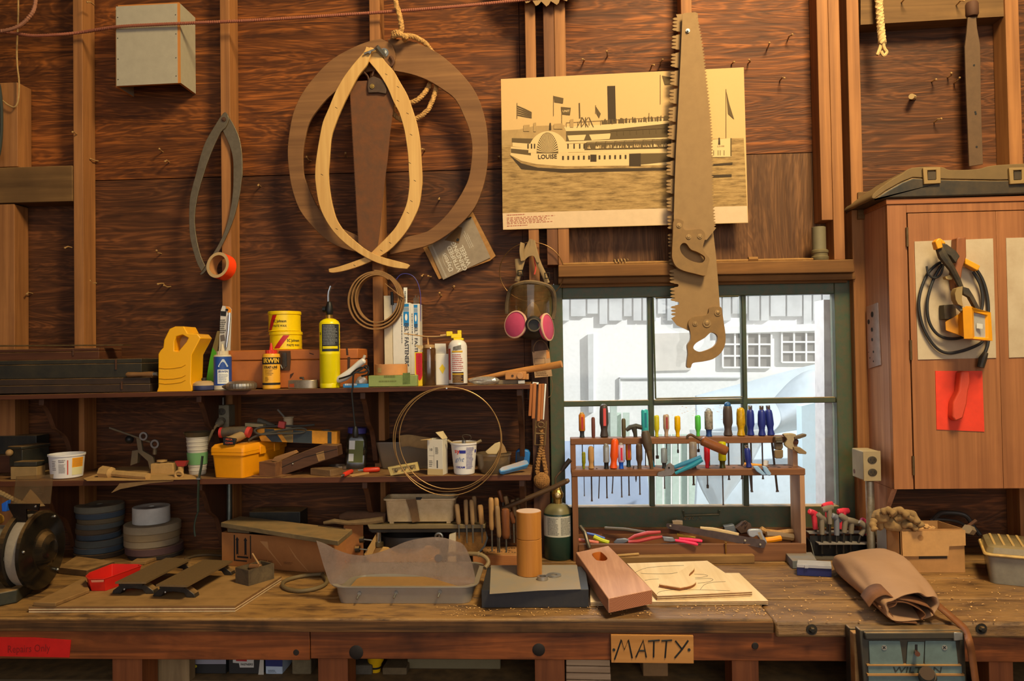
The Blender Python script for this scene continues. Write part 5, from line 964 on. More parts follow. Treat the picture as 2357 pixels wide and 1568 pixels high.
yk = plain((240, 206, 20), 0.4); O('actuator', MB(Matrix.Translation(c)).box((-9 * q, -7 * q, 103 * q), (14 * q, 7 * q, 108 * q)).box((-15 * q, -5 * q, 108 * q), (9 * q, 5 * q, 118 * q)).box((-26 * q, -4 * q, 113 * q), (-12 * q, 4 * q, 124 * q)).box((0, -4 * q, 117 * q), (9 * q, 4 * q, 126 * q)), yk, t, bev=.002)
O('straw', MB().tube(cr([c + V((x * q, 0, z * q)) for x, z in ((-26, 115), (-40, 113), (-70, 113), (-100, 117), (-125, 121))], 4), .0022, 8).tube([c + V((x * q, 0, z * q)) for x, z in ((-26, 116), (-40, 114))], .0045, 8), plain((190, 150, 100), 0.5), t)
b0 = onU(1115, -0.30); crumple(b0 + V((0, 0, .0155)), .026, (2.3, .8, .6), PB, 'plastic_bag', 'clear bag of small white parts lying before the wooden bow', 'bag', 9, 18, .2)
# wooden bow and block
BOW = wood((166, 108, 54), (206, 146, 82), 'X', 1, 0.45, 24, 0.15)
O('wooden_bow', MB().tube([P(x, y, Y) for x, y, Y in ((1078, 874, -0.21), (1120, 868, -0.215), (1160, 860, -0.22), (1215, 851, -0.23), (1255, 845, -0.25), (1293, 838, -0.28))], [.004, .0075, .010, .012, .013, .0135], 12, flat=.6), BOW, None, 'tapering wooden bow stick sloping over the right end of the shelf', 'stick')
t = T('marking_gauge', 'pale wooden marking gauge block with a round knob at the right shelf end', 'gauge', onU(1187, -0.30)); z0 = onU(1187, -.3).z; q = SP(-.3)
O('stem', bx(1142, 1200, 9, -0.295, -0.26, onU, 0), plain((120, 104, 80), 0.7, 0, 0.2), t); O('block', bx(1163, 1211, 18, -0.31, -0.25, onU, 10 * q), BOW, t, bev=.002); O('end_plate', bx(1211.5, 1217, 13, -0.305, -0.26, onU, 10 * q), BOW, t)
O('knob', MB(fr(onU(1198, -0.31) + V((0, 0, 19 * q)), 0, 90)).cyl(7.5 * q, 0.012, 20, b=.001), wood((176, 120, 72), (206, 150, 96), 'X', 1, .5), t); O('eye', MB(fr(onU(1180, -0.31) + V((0, 0, 19 * q)), 0, 90)).cyl(3 * q, 0.0015, 14), plain((70, 46, 26), .6), t); O('clip', bx(1193, 1208, 7, -0.316, -0.305, onU, 1 * q), plain((186, 182, 178), .5), t)
# hanging tag, rule, buckle, knot
t = T('hanging_card', 'light brown printed card hanging by a loop under the respirator', 'card', P(1248, 838, -0.125)); q = SP(-.125)
O('card', MB().slab([(1225, 810), (1264, 805), (1271, 866), (1231, 870)], -0.126, 0.003), plain((176, 140, 104), 0.8, 0, 0.15), t); O('orange_strip', MB().slab([(1257, 806), (1264, 805), (1266, 824), (1258, 826)], -0.1268, 0.0005), plain((196, 130, 70), .8), t)
O('card_print', MB().lines(front(P(1233, 866, -.1265)), 0, 0, 32 * q, 11 * q, 3, 2, .45).tube(PP([(1230, 826), (1254, 824), (1255, 837), (1231, 839)], -.127), .0005, 4, closed=True), plain((90, 66, 46), .8), t); O('loop', MB().tube(cr(PP([(1229, 812), (1228, 800), (1236, 786), (1248, 784), (1258, 794), (1263, 808)], -.127), 5), .0022, 6), plain((110, 84, 56), .8), t)
O('hang_wire', MB().tube(cr(PP([(1268, 868), (1272, 890), (1268, 910), (1262, 915)], -.127), 4), .0015, 6), plain((110, 84, 56), .8), t)
RULE = wood((150, 86, 42), (196, 124, 66), 'Z', 1, .6, 40, .15)
t = T('folding_rule', 'bundle of folding wooden rule sections hanging from the shelf end', 'folding rule', P(1238, 928, -0.31))
for a, b, c_, d, e in ((1217, 1223.5, 884, 958, 0), (1224.5, 1232, 882, 964, 1), (1237, 1243.5, 884, 970, 2), (1244, 1250, 884, 966, 3)): O('section', MB().slab([(a + 3, c_), (b + 3, c_), (b - 1, d), (a - 1, d)], -0.325 + .002 * e, 0.028), RULE, t, bev=.001)
O('white_edge', MB().slab([(1254, 884), (1257.5, 885), (1252, 966), (1249.6, 966)], -0.32, 0.028), WHITE, t); O('white_end', MB().slab([(1226, 880), (1240, 881), (1239, 885), (1226, 884)], -0.322, .025), WHITE, t); O('nail', MB().tube([P(1216, 886, -.3), P(1216, 920, -.3)], .0016, 6), STEEL, t)
t = T('buckle_ladder', 'metal ladder-shaped buckle hanging below the folding rule', 'buckle', P(1244, 1000, -0.13)); Yb = -.125
O('frame', MB().tube(PP([(1233, 968), (1231, 1024), (1254, 1025), (1257, 969)], Yb), .004, 6).tube(PP([(1232, 998), (1255, 999)], Yb), .0035, 6).tube(PP([(1233, 984), (1256, 985)], Yb), .003, 6), plain((120, 96, 64), .6, .4, .3), t); O('ring', MB().tube([P(1245 + 7 * math.cos(k * PI / 8), 978 + 6 * math.sin(k * PI / 8), Yb - .004) for k in range(16)], .003, 6, closed=True), plain((120, 96, 64), .6, .4), t)
RP2 = plain((150, 106, 58), .9, 0, .3, None, .3, 90); t = T('rope_fob', 'monkey-fist rope knot hanging by a doubled cord below the buckle', 'rope knot', P(1246, 1080, -0.12))
O('cord', MB().coil(cr(PP([(1246, 990), (1247, 1020), (1241, 1050), (1236, 1090)], -.118), 6), .0085, .02, 3).coil(cr(PP([(1247, 1020), (1250, 1050), (1257, 1092)], -.112), 6), .0085, .02, 3), RP2, t)
m = MB(); c = P(1247, 1106, -.118); rr = 16.5 * SP(-.118)
for ax in range(3):
    for k in range(-3, 4):
        rad = math.sqrt(max(0.05, 1 - (k / 4.2) ** 2)) * rr; pts = []
        for i in range(24):
            a = 2 * PI * i / 24; v = [rad * math.cos(a), rad * math.sin(a), k / 4.2 * rr]; v = v[-ax:] + v[:-ax]; pts.append(c + V(v) * (1 + .02 * ax))
        m.tube(pts, .0032, 6, closed=True)
O('knot', m, RP2, t)
# ================================================================ lower shelf
def GL(px, py, h=0.0):
    z = zL(P(px, 1095, -0.2).x)
    for _ in range(3): p = G(px, py, z + h); z = zL(p.x)
    p.z = z + h + 0.0008; return p
def stand(mb_pts, lo): 
    for k in mb_pts: k.z = max(k.z, lo)
    return mb_pts
def tb(pts, h, z0, mat, name, par=None, label=None, cat=None, bev=0.002, group=None):   # box known by the corners of its top
    return O(name, MB().prism([G(x, y, z0 + h) for x, y in pts], (0, 0, -h)), mat, par, label, cat, group, bev=bev)
BLK2 = plain((34, 34, 30), 0.5, 0, 0.3, (88, 76, 52), 0.05, 18, 0.8)
b = T('black_box', 'long black metal case at the far left end of the lower shelf', 'case', onL(30, -0.14)); O('case', bx(-80, 84, 44, -0.10, -0.02, onL, 0.075), BLK2, b, bev=.002); O('drawer', bx(-80, 44, 42, -0.12, -0.02, onL), BOXR, b, bev=.002)
p = onL(62, -0.17); M = fr(p, -16); t = T('index_box', 'black box with tan knob and dusty lid behind the white tub', 'box', p)
O('body', MB(M).box((-.02, -.06, .042), (.05, .06, .11)), BLK2, t, bev=.002); O('lid', MB(M).box((-.024, -.065, .111), (.054, .064, .122)), BLK2, t, bev=.002); O('knob', MB(M).ball((-.004, -.072, .098), .014, 14), plain((150, 116, 72), .6), t); O('stand', MB(M).box((-.02, -.03, 0), (.05, .055, .041)), BOXD, t)
t = T('wood_block', 'tan wooden block with dark top slab at the left of the lower shelf', 'block', onL(50, -0.29)); O('block', bx(24, 85, 30, -0.30, -0.25, onL), plain((146, 116, 72), .8, 0, .15), t, bev=.002); O('slab', bx(31, 84, 11, -0.30, -0.25, onL, 31 * SP(-.3)), BLK2, t, bev=.002)
tb([(36, 1097), (60, 1089), (112, 1081), (118, 1085)], .012, zL(-1.8), plain((170, 132, 78), .8, 0, .2), 'wooden_wedge', None, 'thin tan wedge of wood left of the white tub', 'wedge')
# white tub
def tub(name, label, px, py, rt, rb, h, mat, cat='tub', n=36):
    p = GL(px, py - 4); q = SP(p.y); t = T(name, label, cat, p)
    O('body', MB().lathe([(rb * q * .9, 0), (rb * q, 2 * q), (rt * q * .95, (h - 5) * q), (rt * q, (h - 4) * q), (rt * q, h * q), (rt * .95 * q, h * q), (rb * .93 * q, 4 * q), (0.001, 3.5 * q)], n, p), mat, t)
    tp = (rt * .95 - rb) / (h - 7); a0 = math.atan2(CAM.y - p.y, CAM.x - p.x)
    def fn(x, y, e=.0006):
        rr = rb * q + tp * y + e; a = a0 + x / (rb * q); return p + V((rr * math.cos(a), rr * math.sin(a), y))
    return t, p, q, fn
t, p, q, w = tub('plastic_tub', 'white plastic tub with an orange label panel on the lower shelf', 154, 1103, 40, 34, 56, plain((222, 216, 214), .45))
O('orange_panel', MB().patch(w, 10 * q, 26 * q, 36 * q, 48 * q, 8), plain((236, 156, 10), .5), t); O('cream_panel', MB().patch(w, 10 * q, 8 * q, 36 * q, 26 * q, 8), plain((222, 212, 160), .5), t)
w2 = lambda x, y: w(x, y, .0012); O('print', MB().lines(w2, -31 * q, 20 * q, -21 * q, 44 * q, 6, 3, .5).lines(w2, -16 * q, 38 * q, -2 * q, 46 * q, 2, 3, .5).lines(w2, 12 * q, 28 * q, 34 * q, 46 * q, 7, 5, .2), plain((110, 100, 110), .7), t); O('barcode', MB().lines(w2, -16 * q, 14 * q, -2 * q, 36 * q, 11, 3, .6), plain((150, 146, 150), .7), t); O('colour_bar', MB().patch(w2, .5 * q, 10 * q, 2.5 * q, 44 * q), plain((196, 60, 30), .6), t)
# rod stand, mallet piece, holder, paper, scraper, cups
p = GL(232, 1072); t = T('retort_stand', 'rusty iron rod standing on a flat base behind the white tub', 'stand', p); q = SP(p.y)
O('foot', MB().lathe([(36 * q, 0), (36 * q, 4 * q), (12 * q, 8 * q)], 6, p, sy=.7), plain((84, 70, 54), .7, .3, .4, (120, 92, 60)), t); O('rod', MB().cyl(4 * q, 104 * q, 12, p).lathe([(6.5 * q, 78 * q), (6.5 * q, 84 * q)], 12, p), plain((96, 84, 70), .6, .5, .3), t)
SAN = plain((176, 138, 84), .85, 0, .15); z = zL(-1.65)
a, b_ = GL(236, 1088, .02), GL(306, 1108, .012); b_.y = max(b_.y, -.34)
O('wooden_mallet', MB().tube([a, a.lerp(b_, .2), a.lerp(b_, .25), b_], [.026, .024, .013, .014], 8), SAN, None, 'dusty tan wooden mallet lying on the brown paper', 'mallet')
p = GL(340, 1088); q = SP(p.y); Yh = p.y
t = T('bench_clamp', 'helping-hand clamp with angled rod, bracket and knobs on the lower shelf', 'clamp', p); c_ = lambda x, y, d=0: P(x, y, Yh + d)
GRM = plain((112, 100, 80), .6, .4, .3, (150, 120, 76)); O('rod', MB().tube([c_(252, 985), c_(346, 1018)], .004, 8), GRM, t)
O('arm', MB().slab([(313, 1008), (324, 1012), (328, 1038), (352, 1052), (356, 1076), (344, 1080), (340, 1062), (318, 1042)], Yh, .012), GRM, t, bev=.001); O('leg_plate', MB().slab([(304, 1038), (318, 1036), (316, 1066), (300, 1072)], Yh + .01, .02), GRM, t)
for x, y, r in ((332, 1004, 10), (358, 1022, 10.5)): O('magnifier', MB(fr(c_(x, y, -.01), 0, 90)).lathe([(r * q * .6, 0), (r * q, 0), (r * q, .008), (r * q * .6, .008), (r * q * .6, 0)], 20, caps=False), STEEL, t)
O('handle', MB().tube([c_(357, 1032), c_(356, 1046)], .008, 10), GRM, t); O('ball_knob', MB().ball(c_(298, 1012), .017, 12), BLACK, t)
O('base', MB().prism(stand([c_(346, 1068, -.05), c_(398, 1066, -.05), c_(400, 1094, -.05), c_(346, 1096, -.05)], p.z), (0, .06, 0)), SAN, t, bev=.003); O('screw_knob', MB(Matrix.Translation(c_(373, 1066, -.03))).lathe([(.008, -.004), (.008, .004), (.02, .006), (.02, .012), (.001, .013)], 20), SAN, t)
KP = plain((178, 138, 84), .9, 0, .12); z = zL(-1.5) + .0025
m = MB().add([G(x, y, z) for x, y in ((192, 1102), (250, 1082), (292, 1072), (345, 1072), (420, 1090), (458, 1090), (458, 1103), (330, 1106), (200, 1107))], [tuple(range(9))]); f = PP([(275, 1113), (345, 1107.5), (400, 1105.5), (398, 1108), (345, 1113), (278, 1126), (256, 1135), (272, 1118)], -.338)
O('kraft_paper', m.add(f, [tuple(range(8))]), KP, None, 'torn brown kraft paper spread along the edge of the lower shelf', 'paper', sm=0, solid=.001)
p = GL(415, 1100); Y = p.y; t = T('paint_scraper', 'red-headed scraper with tan handle left of the paper cups', 'scraper', p); O('head', MB().slab([(402, 1062), (430, 1062), (424, 1074), (408, 1074)], Y, .02), plain((150, 40, 28), .5), t); O('handle', MB().tube(PP([(416, 1074), (416, 1088)], Y + .01), .011, 10), SAN, t); O('ring', MB().tube([P(412 + 9 * math.cos(k * PI / 8), 1093 + 8 * math.sin(k * PI / 8), Y) for k in range(16)], .005, 8, closed=True), SAN, t)
p = GL(455, 1092); q = SP(p.y); t = T('paper_cups', 'stack of ribbed paper cups with a green sleeve and a clear lid', 'paper cups', p); pr = [(18 * q, 0)]
for k in range(9): z0 = (3 + k * 9.5) * q; r = (19 + k * .62) * q; pr += [(r, z0), (r + .0006, z0 + 6 * q), (r + .0022, z0 + 7 * q), (r + .0022, z0 + 9 * q)]
O('cups', MB().lathe(pr, 32, p), plain((186, 176, 160), .6, 0, .05), t); O('sleeve', MB().lathe([(21.6 * q, 24 * q), (23.8 * q, 52 * q)], 32, p, caps=False), plain((104, 150, 96), .7), t); O('lid', MB().lathe([(25 * q, 88 * q), (31 * q, 99 * q), (30 * q, 99 * q), (24 * q, 89 * q)], 32, p), clear((200, 196, 180), .5, (130, 116, 90), .3), t)
# yellow toolbox
p = GL(511, 1106); p.y = -.327; M = fr(p, -12); p.z = zL(p.x) + .0012; M.translation = p; q = SP(-.327)
YT = plain((240, 154, 14), .4, 0, .25, (196, 118, 20), 0, 14, .2); t = T('toolbox', 'yellow plastic toolbox with dusty lid on the lower shelf', 'toolbox', p); hw = 43 * q
def rr(w, d0, d1, z, r=.012):
    out = []
    for cx, cy, a0 in ((w - r, d1 - r, 0), (-w + r, d1 - r, 90), (-w + r, d0 + r, 180), (w - r, d0 + r, 270)):
        for k in range(5): a = R(a0 + k * 22.5); out.append((cx + r * math.cos(a), cy + r * math.sin(a), z))
    return out
O('base', MB(M).loft([rr(hw * .9, .008, .29, 0), rr(hw * .98, 0, .30, 52 * q), rr(hw * 1.06, -.004, .304, 53 * q), rr(hw * 1.06, -.004, .304, 60 * q)]), YT, t); O('lid', MB(M).loft([rr(hw * 1.07, -.005, .305, 60.5 * q), rr(hw * 1.05, -.004, .303, 70 * q), rr(hw * .95, .008, .292, 77 * q)]), YT, t)
O('lid_groove', MB(M).box((-.01, .06, 76.5 * q), (.03, .24, 79 * q)), plain((150, 112, 60), .6), t); O('latch', MB(M).box((hw * 1.05, .10, 48 * q), (hw * 1.12, .14, 68 * q)), YT, t, bev=.002); O('latch', MB(M).box((hw * 1.05, .20, 48 * q), (hw * 1.12, .24, 68 * q)), YT, t, bev=.002)
zt2 = p.z + 79.5 * q
# heat gun and clutter on the toolbox
Yg = -.26; t = T('heat_gun', 'black and red corded power tool lying on the yellow toolbox', 'power tool', V((P(540, 1020, Yg).x, Yg, zt2)))
O('motor_body', MB().tube(PP([(508, 996), (518, 995), (560, 993), (574, 996)], Yg), [.018, .02, .02, .018], 14), plain((70, 62, 52), .6, 0, .4, (130, 104, 70)), t); O('red_band', MB().tube(PP([(507, 996), (513, 996)], Yg), .0205, 14), plain((190, 50, 46), .5), t); O('red_band', MB().tube(PP([(568, 994), (576, 996)], Yg), .0212, 14), plain((190, 60, 50), .5), t)
O('grip', MB().tube([P(562, 1000, Yg), P(548, 1006, Yg - .03), P(530, 1014, Yg - .055), P(522, 1016, Yg - .07)], [.016, .0175, .017, .018], 12), plain((150, 120, 78), .7), t)
O('grip_end', MB().slab([(512, 1006), (543, 1010), (541, 1024), (513, 1025)], Yg - .078, .012), BLACK, t, bev=.003); O('lettering', MB().text(front(P(527, 1012, Yg - .0785)), 'MECA', 6 * SP(Yg - .08), 0, 0, rot=-4).text(front(P(527, 1020, Yg - .0785)), 'COMM', 6 * SP(Yg - .08), 0, 0, rot=-4), plain((230, 96, 56), .6), t)
yb = wood((140, 96, 40), (196, 136, 52), 'X', 1, .6, 20, .3); NV = plain((52, 60, 64), .6, 0, .2); OL = plain((120, 100, 60), .7); YO = plain((214, 142, 32), .55, 0, .2)
sup = -.2; t = T('striped_box', 'long yellow and black striped box propped on the toolbox and plane box', 'box', P(690, 1022, -.2))
O('carton', MB().slab([(588, 985), (775, 994), (775, 1024), (600, 1016)], -.22, .05), YO, t, bev=.002)
for pts, mm in (([(609, 987), (630, 988), (650, 1018), (625, 1017), (609, 1000)], NV), ([(640, 989), (673, 990), (673, 1019), (662, 1018)], OL), ([(674, 990), (718, 992), (718, 1021), (674, 1019)], NV), ([(754, 994), (763, 994.5), (763, 1023), (754, 1022)], NV)): O('painted_stripe', MB().slab(pts, -.2208, .0006), mm, t)
O('pale_strip', MB().slab([(564, 974), (606, 977), (605, 984), (564, 982)], -.23, .04), plain((164, 146, 104), .8), None, 'pale flat strip lying behind the corded tool', 'strip'); O('grey_tube', MB().tube(PP([(594, 968), (600, 969), (632, 982)], -.19), .010, 12), plain((84, 76, 62), .6), None, 'grey tube leaning left of the small red block', 'tube')
p = P(664, 986, -.18); t = T('small_can', 'small dusty cream can standing on the striped box', 'can', p); q = SP(-.18); O('body', MB().lathe([(12 * q, 0), (11 * q, 2 * q), (11 * q, 24 * q), (12.5 * q, 25 * q), (12.5 * q, 27 * q), (10 * q, 27 * q)], 24, p), plain((176, 154, 120), .7, 0, .15), t); O('stirrer', MB().tube(PP([(656, 962), (639, 943)], -.16), .004, 8), plain((104, 96, 86), .6), t)
O('red_block', MB().slab([(641, 969), (656, 972), (654, 988), (638, 984)], -.215, .03), plain((196, 74, 66), .6), None, 'small red block leaning on the cream can', 'block', bev=.003)
O('black_cable', MB().tube(cr([P(x, y, Y) for x, y, Y in ((572, 1014, -.25), (590, 1004, -.245), (620, 996, -.24), (660, 989, -.235), (690, 986, -.225), (705, 990, -.215), (690, 997, -.23), (640, 998, -.24), (600, 1000, -.25), (586, 992, -.24), (600, 984, -.23), (640, 981, -.21), (690, 981, -.19), (724, 978, -.18))], 6), .0045, 8), plain((66, 62, 54), .6), None, 'dark cable looped over the striped box', 'cable')
O('grey_dome', MB().ball(P(750, 998, -.19), .030, 20, (1, 1, .55), 0, 90), plain((130, 126, 118), .5, .3, .2), None, 'grey domed cap on the right end of the striped box', 'cap')
# wooden boxes, block, ring, jar, knives
WBX = wood((88, 56, 36), (142, 96, 60), 'X', 1.5, .7, 20, .4, None, .4); p = GL(615, 1098); t = T('wooden_box', 'small open wooden box beside the yellow toolbox', 'box', p); q = SP(p.y); h = 34 * q
M = fr(p, -14); w_ = 22 * q; d_ = .14
O('front_panel', MB(M).box((-w_, 0, 0), (w_, .008, h)), WBX, t, bev=.001); O('side_panel', MB(M).box((w_ - .008, .0085, 0), (w_, d_, h)), WBX, t, bev=.001); O('side_panel', MB(M).box((-w_, .0085, 0), (-w_ + .008, d_, h)), WBX, t, bev=.001); O('bottom_board', MB(M).box((-w_ - .03, -.006, -.0), (w_ + .03, d_, .003)), WBX, t)
O('wood_offcut', MB().slab([(624, 1062), (632, 1052), (676, 1038), (682, 1044), (640, 1064)], p.y + .06, .035), wood((126, 88, 54), (172, 126, 80), 'X', 1, .7), None, 'pale wood offcut lying in the small open wooden box', 'offcut', bev=.002)
f = PP([(641, 1064), (662, 1054), (740, 1024), (776, 1026), (779, 1050), (652, 1098), (646, 1090)], -.27); stand(f, onL(660, -.27).z)
t = T('plane_box', 'long dark brown wooden box leaning across the lower shelf', 'box', P(700, 1090, -.24)); O('body', MB().prism(f, (0, .065, 0)), wood((66, 42, 28), (104, 68, 44), 'X', 1.4, .6, 22, .4, None, .5), t, bev=.002)
O('lid_line', MB().tube(PP([(648, 1076), (700, 1053), (776, 1034)], -.2705), .0012, 6), INK, t); O('worn_patch', MB().slab([(727, 1044), (745, 1038), (748, 1058), (733, 1063)], -.271, .0006), plain((150, 112, 68), .8, 0, .3), t); O('screw', MB().ball(P(674, 1068, -.271), .004, 8), STEEL, t)
tb([(714, 1078), (745, 1074), (789, 1077), (760, 1082)], .026, zL(-.85), wood((100, 74, 48), (140, 106, 70), 'X', 1, .7, 22, .3), 'wood_block', None, 'small flat brown wood block in front of the jar', 'block')
O('hose_clamp', MB().lathe([(.042, 0), (.042, .012), (.039, .012), (.039, 0), (.042, 0)], 30, GL(775, 1080) + V((0, .02, 0)), caps=False).cb(GL(795, 1080) + V((0, 0, .008)), (.012, .02, .014)), CHROME, None, 'bright round hose clamp behind the wood block', 'hose clamp')
p = GL(819, 1076); q = SP(p.y); t = T('jar', 'clear square jar with purple lid and green label', 'jar', p)
M = fr(p, 12, 0, 3); O('body', MB(M).loft([rr(24 * q, -24 * q, 24 * q, 0, .012), rr(25 * q, -25 * q, 25 * q, 30 * q, .013), rr(23.5 * q, -23.5 * q, 23.5 * q, 33 * q, .013), rr(25 * q, -25 * q, 25 * q, 36 * q, .013), rr(24 * q, -24 * q, 24 * q, 66 * q, .016), rr(19 * q, -19 * q, 19 * q, 78 * q, .018)]), clear((196, 186, 170), .35, (110, 96, 76), .2, .2), t)
O('contents', MB(M).box((-21 * q, -21 * q, .002), (21 * q, 21 * q, 44 * q)), plain((74, 62, 46), .8, 0, .3, None, 0, 60), t); O('lid', MB(M).cyl(22 * q, 13 * q, 30, (0, 0, 79 * q), .001), plain((70, 62, 130), .5), t)
O('green_label', MB(M).box((-16 * q, -25.6 * q, 14 * q), (16 * q, -25.2 * q, 64 * q)), plain((104, 108, 50), .6), t); O('white_label', MB(M).box((-16 * q, -26 * q, 44 * q), (-3 * q, -25.6 * q, 64 * q)), WHITE, t); O('barcode', MB(M).box((-16 * q, -26 * q, 17 * q), (-5 * q, -25.6 * q, 34 * q)), WHITE, t)
def knife(x0, y0, x1, y1, r, col, label):
    a, b_ = GL(x0, y0, r), GL(x1, y1, r); t = T('utility_knife', label, 'knife', a.lerp(b_, .5) - V((0, 0, r))); O('handle', MB().tube([a, a.lerp(b_, .1), a.lerp(b_, .9), b_], [r * .6, r, r, r * .7], 10), plain(col, .4), t); e = a + (a - b_).normalized() * .02; O('blade', MB().tube([a, e], [r * .55, r * .3], 8), STEEL, t)
knife(791, 1094, 810, 1085, .009, (220, 60, 40), 'short red knife handle near the shelf edge below the jar'); knife(836, 1083, 874, 1081, .010, (200, 52, 24), 'orange-red knife handle lying left of the clear bin')
tb([(800, 1093), (848, 1086), (850, 1089), (810, 1096)], .003, zL(-.75), KP, 'paper_strip', None, 'torn brown paper strip beside the knives', 'paper', 0)
# clear bin and what is in and before it
def bin_(name, label, cat, cx, cy, wt, wb, d, h, mat, par=None):
    p = GL(cx, cy); p.y = max(p.y, -.32); q = SP(p.y); t = T(name, label, cat, p); M = Matrix.Translation(p)
    O('walls', MB(M).loft([rr(wt * q, -.004, d + .004, h * q, .014), rr(wt * q, -.004, d + .004, (h - 3) * q, .014), rr(wb * q, .006, d - .006, .001, .014), rr((wb - 1.5) * q, .008, d - .008, .003, .014), rr((wt - 1.6) * q, -.001, d + .001, h * q, .014)]), mat, t); return t, p, q
t, p, q = bin_('storage_bin', 'translucent plastic bin holding a leather strip on the lower shelf', 'bin', 938, 1080, 74, 62, .17, 62, clear((216, 208, 196), .5, (180, 160, 134), .2, .2))
O('leather_strip', MB().tube(cr([P(x, y, -.2) for x, y in ((922, 1016), (940, 1014), (965, 1018), (990, 1022), (1000, 1030))], 5), .024, 10, flat=.25), plain((120, 94, 62), .8, 0, .2), None, 'grey-brown leather strip curled in the clear bin', 'leather strip')
f = PP([(892, 1076), (960, 1064), (965, 1083), (899, 1098)], -.325); stand(f, onL(930, -.33).z)
i_ = PP([(902, 1079), (955, 1070), (957, 1080), (905, 1090)], -.325); t = T('brass_plate', 'tilted brass-framed level before the clear bin', 'level', onL(928, -.325)); O('frame', MB().holed(f, i_, (0, .012, 0)), plain((214, 184, 110), .4, .4, .2), t, bev=.001)
O('back_plate', MB().slab([(900, 1080), (956, 1069), (958, 1081), (904, 1092)], -.318, .003), plain((196, 166, 104), .5), t)
for x, y in ((912, 1083), (930, 1080), (948, 1076)): O('vial', MB().ball(P(x, y, -.322), .007, 10), plain((110, 94, 66), .4), t)
p = GL(1000, 1096); p.y = -.315; p.z = onL(1000, -.3).z; M = fr(p, -14); q = SP(-.315); t = T('carton', 'tall white printed carton with torn flaps on the lower shelf', 'carton', p)
O('box', MB(M).box((-19 * q, 0, 0), (19 * q, .05, 82 * q)), plain((206, 196, 180), .6), t, bev=.001); O('flap', MB(M).prism([(19 * q, 0, 82 * q), (19 * q, .05, 82 * q), (8 * q, .05, 98 * q), (2 * q, 0, 98 * q)], (.001, 0, .001)), plain((196, 174, 136), .8), t); O('flap', MB(M).prism([(-19 * q, 0, 82 * q), (-5 * q, -.01, 84 * q), (-8 * q, -.014, 82 * q), (-34 * q, -.006, 80 * q)], (0, .001, .001)), plain((196, 160, 106), .8), t)
f_ = lambda x, y: M @ V((x, -.0005, y)); O('print', MB().text(f_, '10', 8 * q, -10 * q, 58 * q, bold=.02).lines(f_, -15 * q, 18 * q, -6 * q, 34 * q, 4, 4, .4).patch(f_, -3 * q, 2 * q + 18 * q, -2.6 * q, 66 * q).patch(f_, 4 * q, 16 * q, 7 * q, 34 * q).patch(f_, -15 * q, 44 * q, -2 * q, 44.5 * q), plain((70, 66, 66), .7), t); O('barcode', MB().lines(f_, 1 * q, 48 * q, 9 * q, 64 * q, 9, 2, .5), INK, t); O('base_band', MB(M).box((-19.2 * q, -.0006, 0), (19.2 * q, -.0002, 14 * q)), plain((186, 160, 112), .7), t)
t, p, q, w = tub('cream_tub', 'white dairy tub with blue printed panel and metal rods on top', 1069, 1095, 31.5, 23.5, 73, plain((222, 216, 212), .45))
w2 = lambda x, y: w(x, y, .0012); BL2 = plain((40, 44, 140), .5)
O('blue_band', MB().patch(w, -9 * q, 50 * q, 3 * q, 57 * q, 4), BL2, t); O('blue_band', MB().patch(w, 23 * q, 50 * q, 28 * q, 57 * q, 2), BL2, t); O('red_lettering', MB().text(w, 'sy', 14 * q, -14 * q, 55 * q, bold=.02), plain((214, 60, 40), .5), t)
O('blue_lettering', MB().text(w, 'ght', 15 * q, -11 * q, 36 * q, shear=.4), plain((110, 130, 170), .5), t); O('navy_lettering', MB().text(w, 'CREAM', 6.5 * q, -9 * q, 18 * q, bold=.03), BL2, t); O('nutrition_panel', MB().lines(w2, 4 * q, 14 * q, 20 * q, 64 * q, 16, 4, .45), BL2, t)
t = T('tap_handle', 'grey T-handled metal tap resting across the dairy tub', 'tap', P(1069, 1023, p.y)); O('cross_bar', MB().tube([P(x, y, p.y - .01) for x, y in ((1030, 1014), (1040, 1020), (1068, 1020), (1096, 1020), (1108, 1014))], .0055, 8), plain((150, 130, 96), .6, .4), t); O('spindle', MB().tube([P(1068, 1024, p.y - .012), P(1068, 1014, p.y - .012)], .008, 10), STEEL, t); O('wire_loop', MB().tube(cr(PP([(1069, 1014), (1064, 1004), (1072, 1001), (1082, 1003), (1084, 1010), (1080, 1013)], p.y), 5), .0018, 6), plain((60, 46, 32), .6), t)
p = GL(1137, 1088); q = SP(p.y); t = T('plastic_bowl', 'round clear plastic bowl of scraps at the right end of the lower shelf', 'bowl', p)
O('bowl', MB().lathe([(30 * q, 0), (36 * q, 10 * q), (39 * q, 40 * q), (41 * q, 41 * q), (41 * q, 45 * q), (38.5 * q, 45 * q), (35 * q, 10 * q), (29 * q, 2 * q), (.001, 2 * q)], 36, p), clear((220, 210, 194), .4, (176, 152, 120), .2, .15), t)
CRM = plain((200, 176, 132), .7); O('cream_offcut', MB().slab([(1117, 1040), (1138, 1022), (1150, 1018), (1152, 1030), (1143, 1046), (1122, 1046)], p.y, .02), CRM, None, 'pale cream scrap in the round clear bowl', 'scrap', bev=.002); O('cream_offcut', MB().slab([(1150, 1044), (1154, 1018), (1162, 1030), (1166, 1042)], p.y + .015, .012), plain((150, 116, 74), .7), None, 'brown pointed scrap in the round clear bowl', 'scrap')
O('filler', MB().lathe([(30 * q, 3 * q), (34 * q, 30 * q), (20 * q, 36 * q), (.001, 38 * q)], 24, p), plain((140, 116, 84), .9, 0, .4, (90, 74, 54), .3, 60), t)
p = GL(1203, 1074); t = T('tape_measure', 'dark blue tape measure at the right end of the lower shelf', 'tape measure', p); f = PP([(1187, 1040), (1194, 1034), (1216, 1037), (1220, 1044), (1218, 1071), (1186, 1068)], p.y); stand(f, p.z)
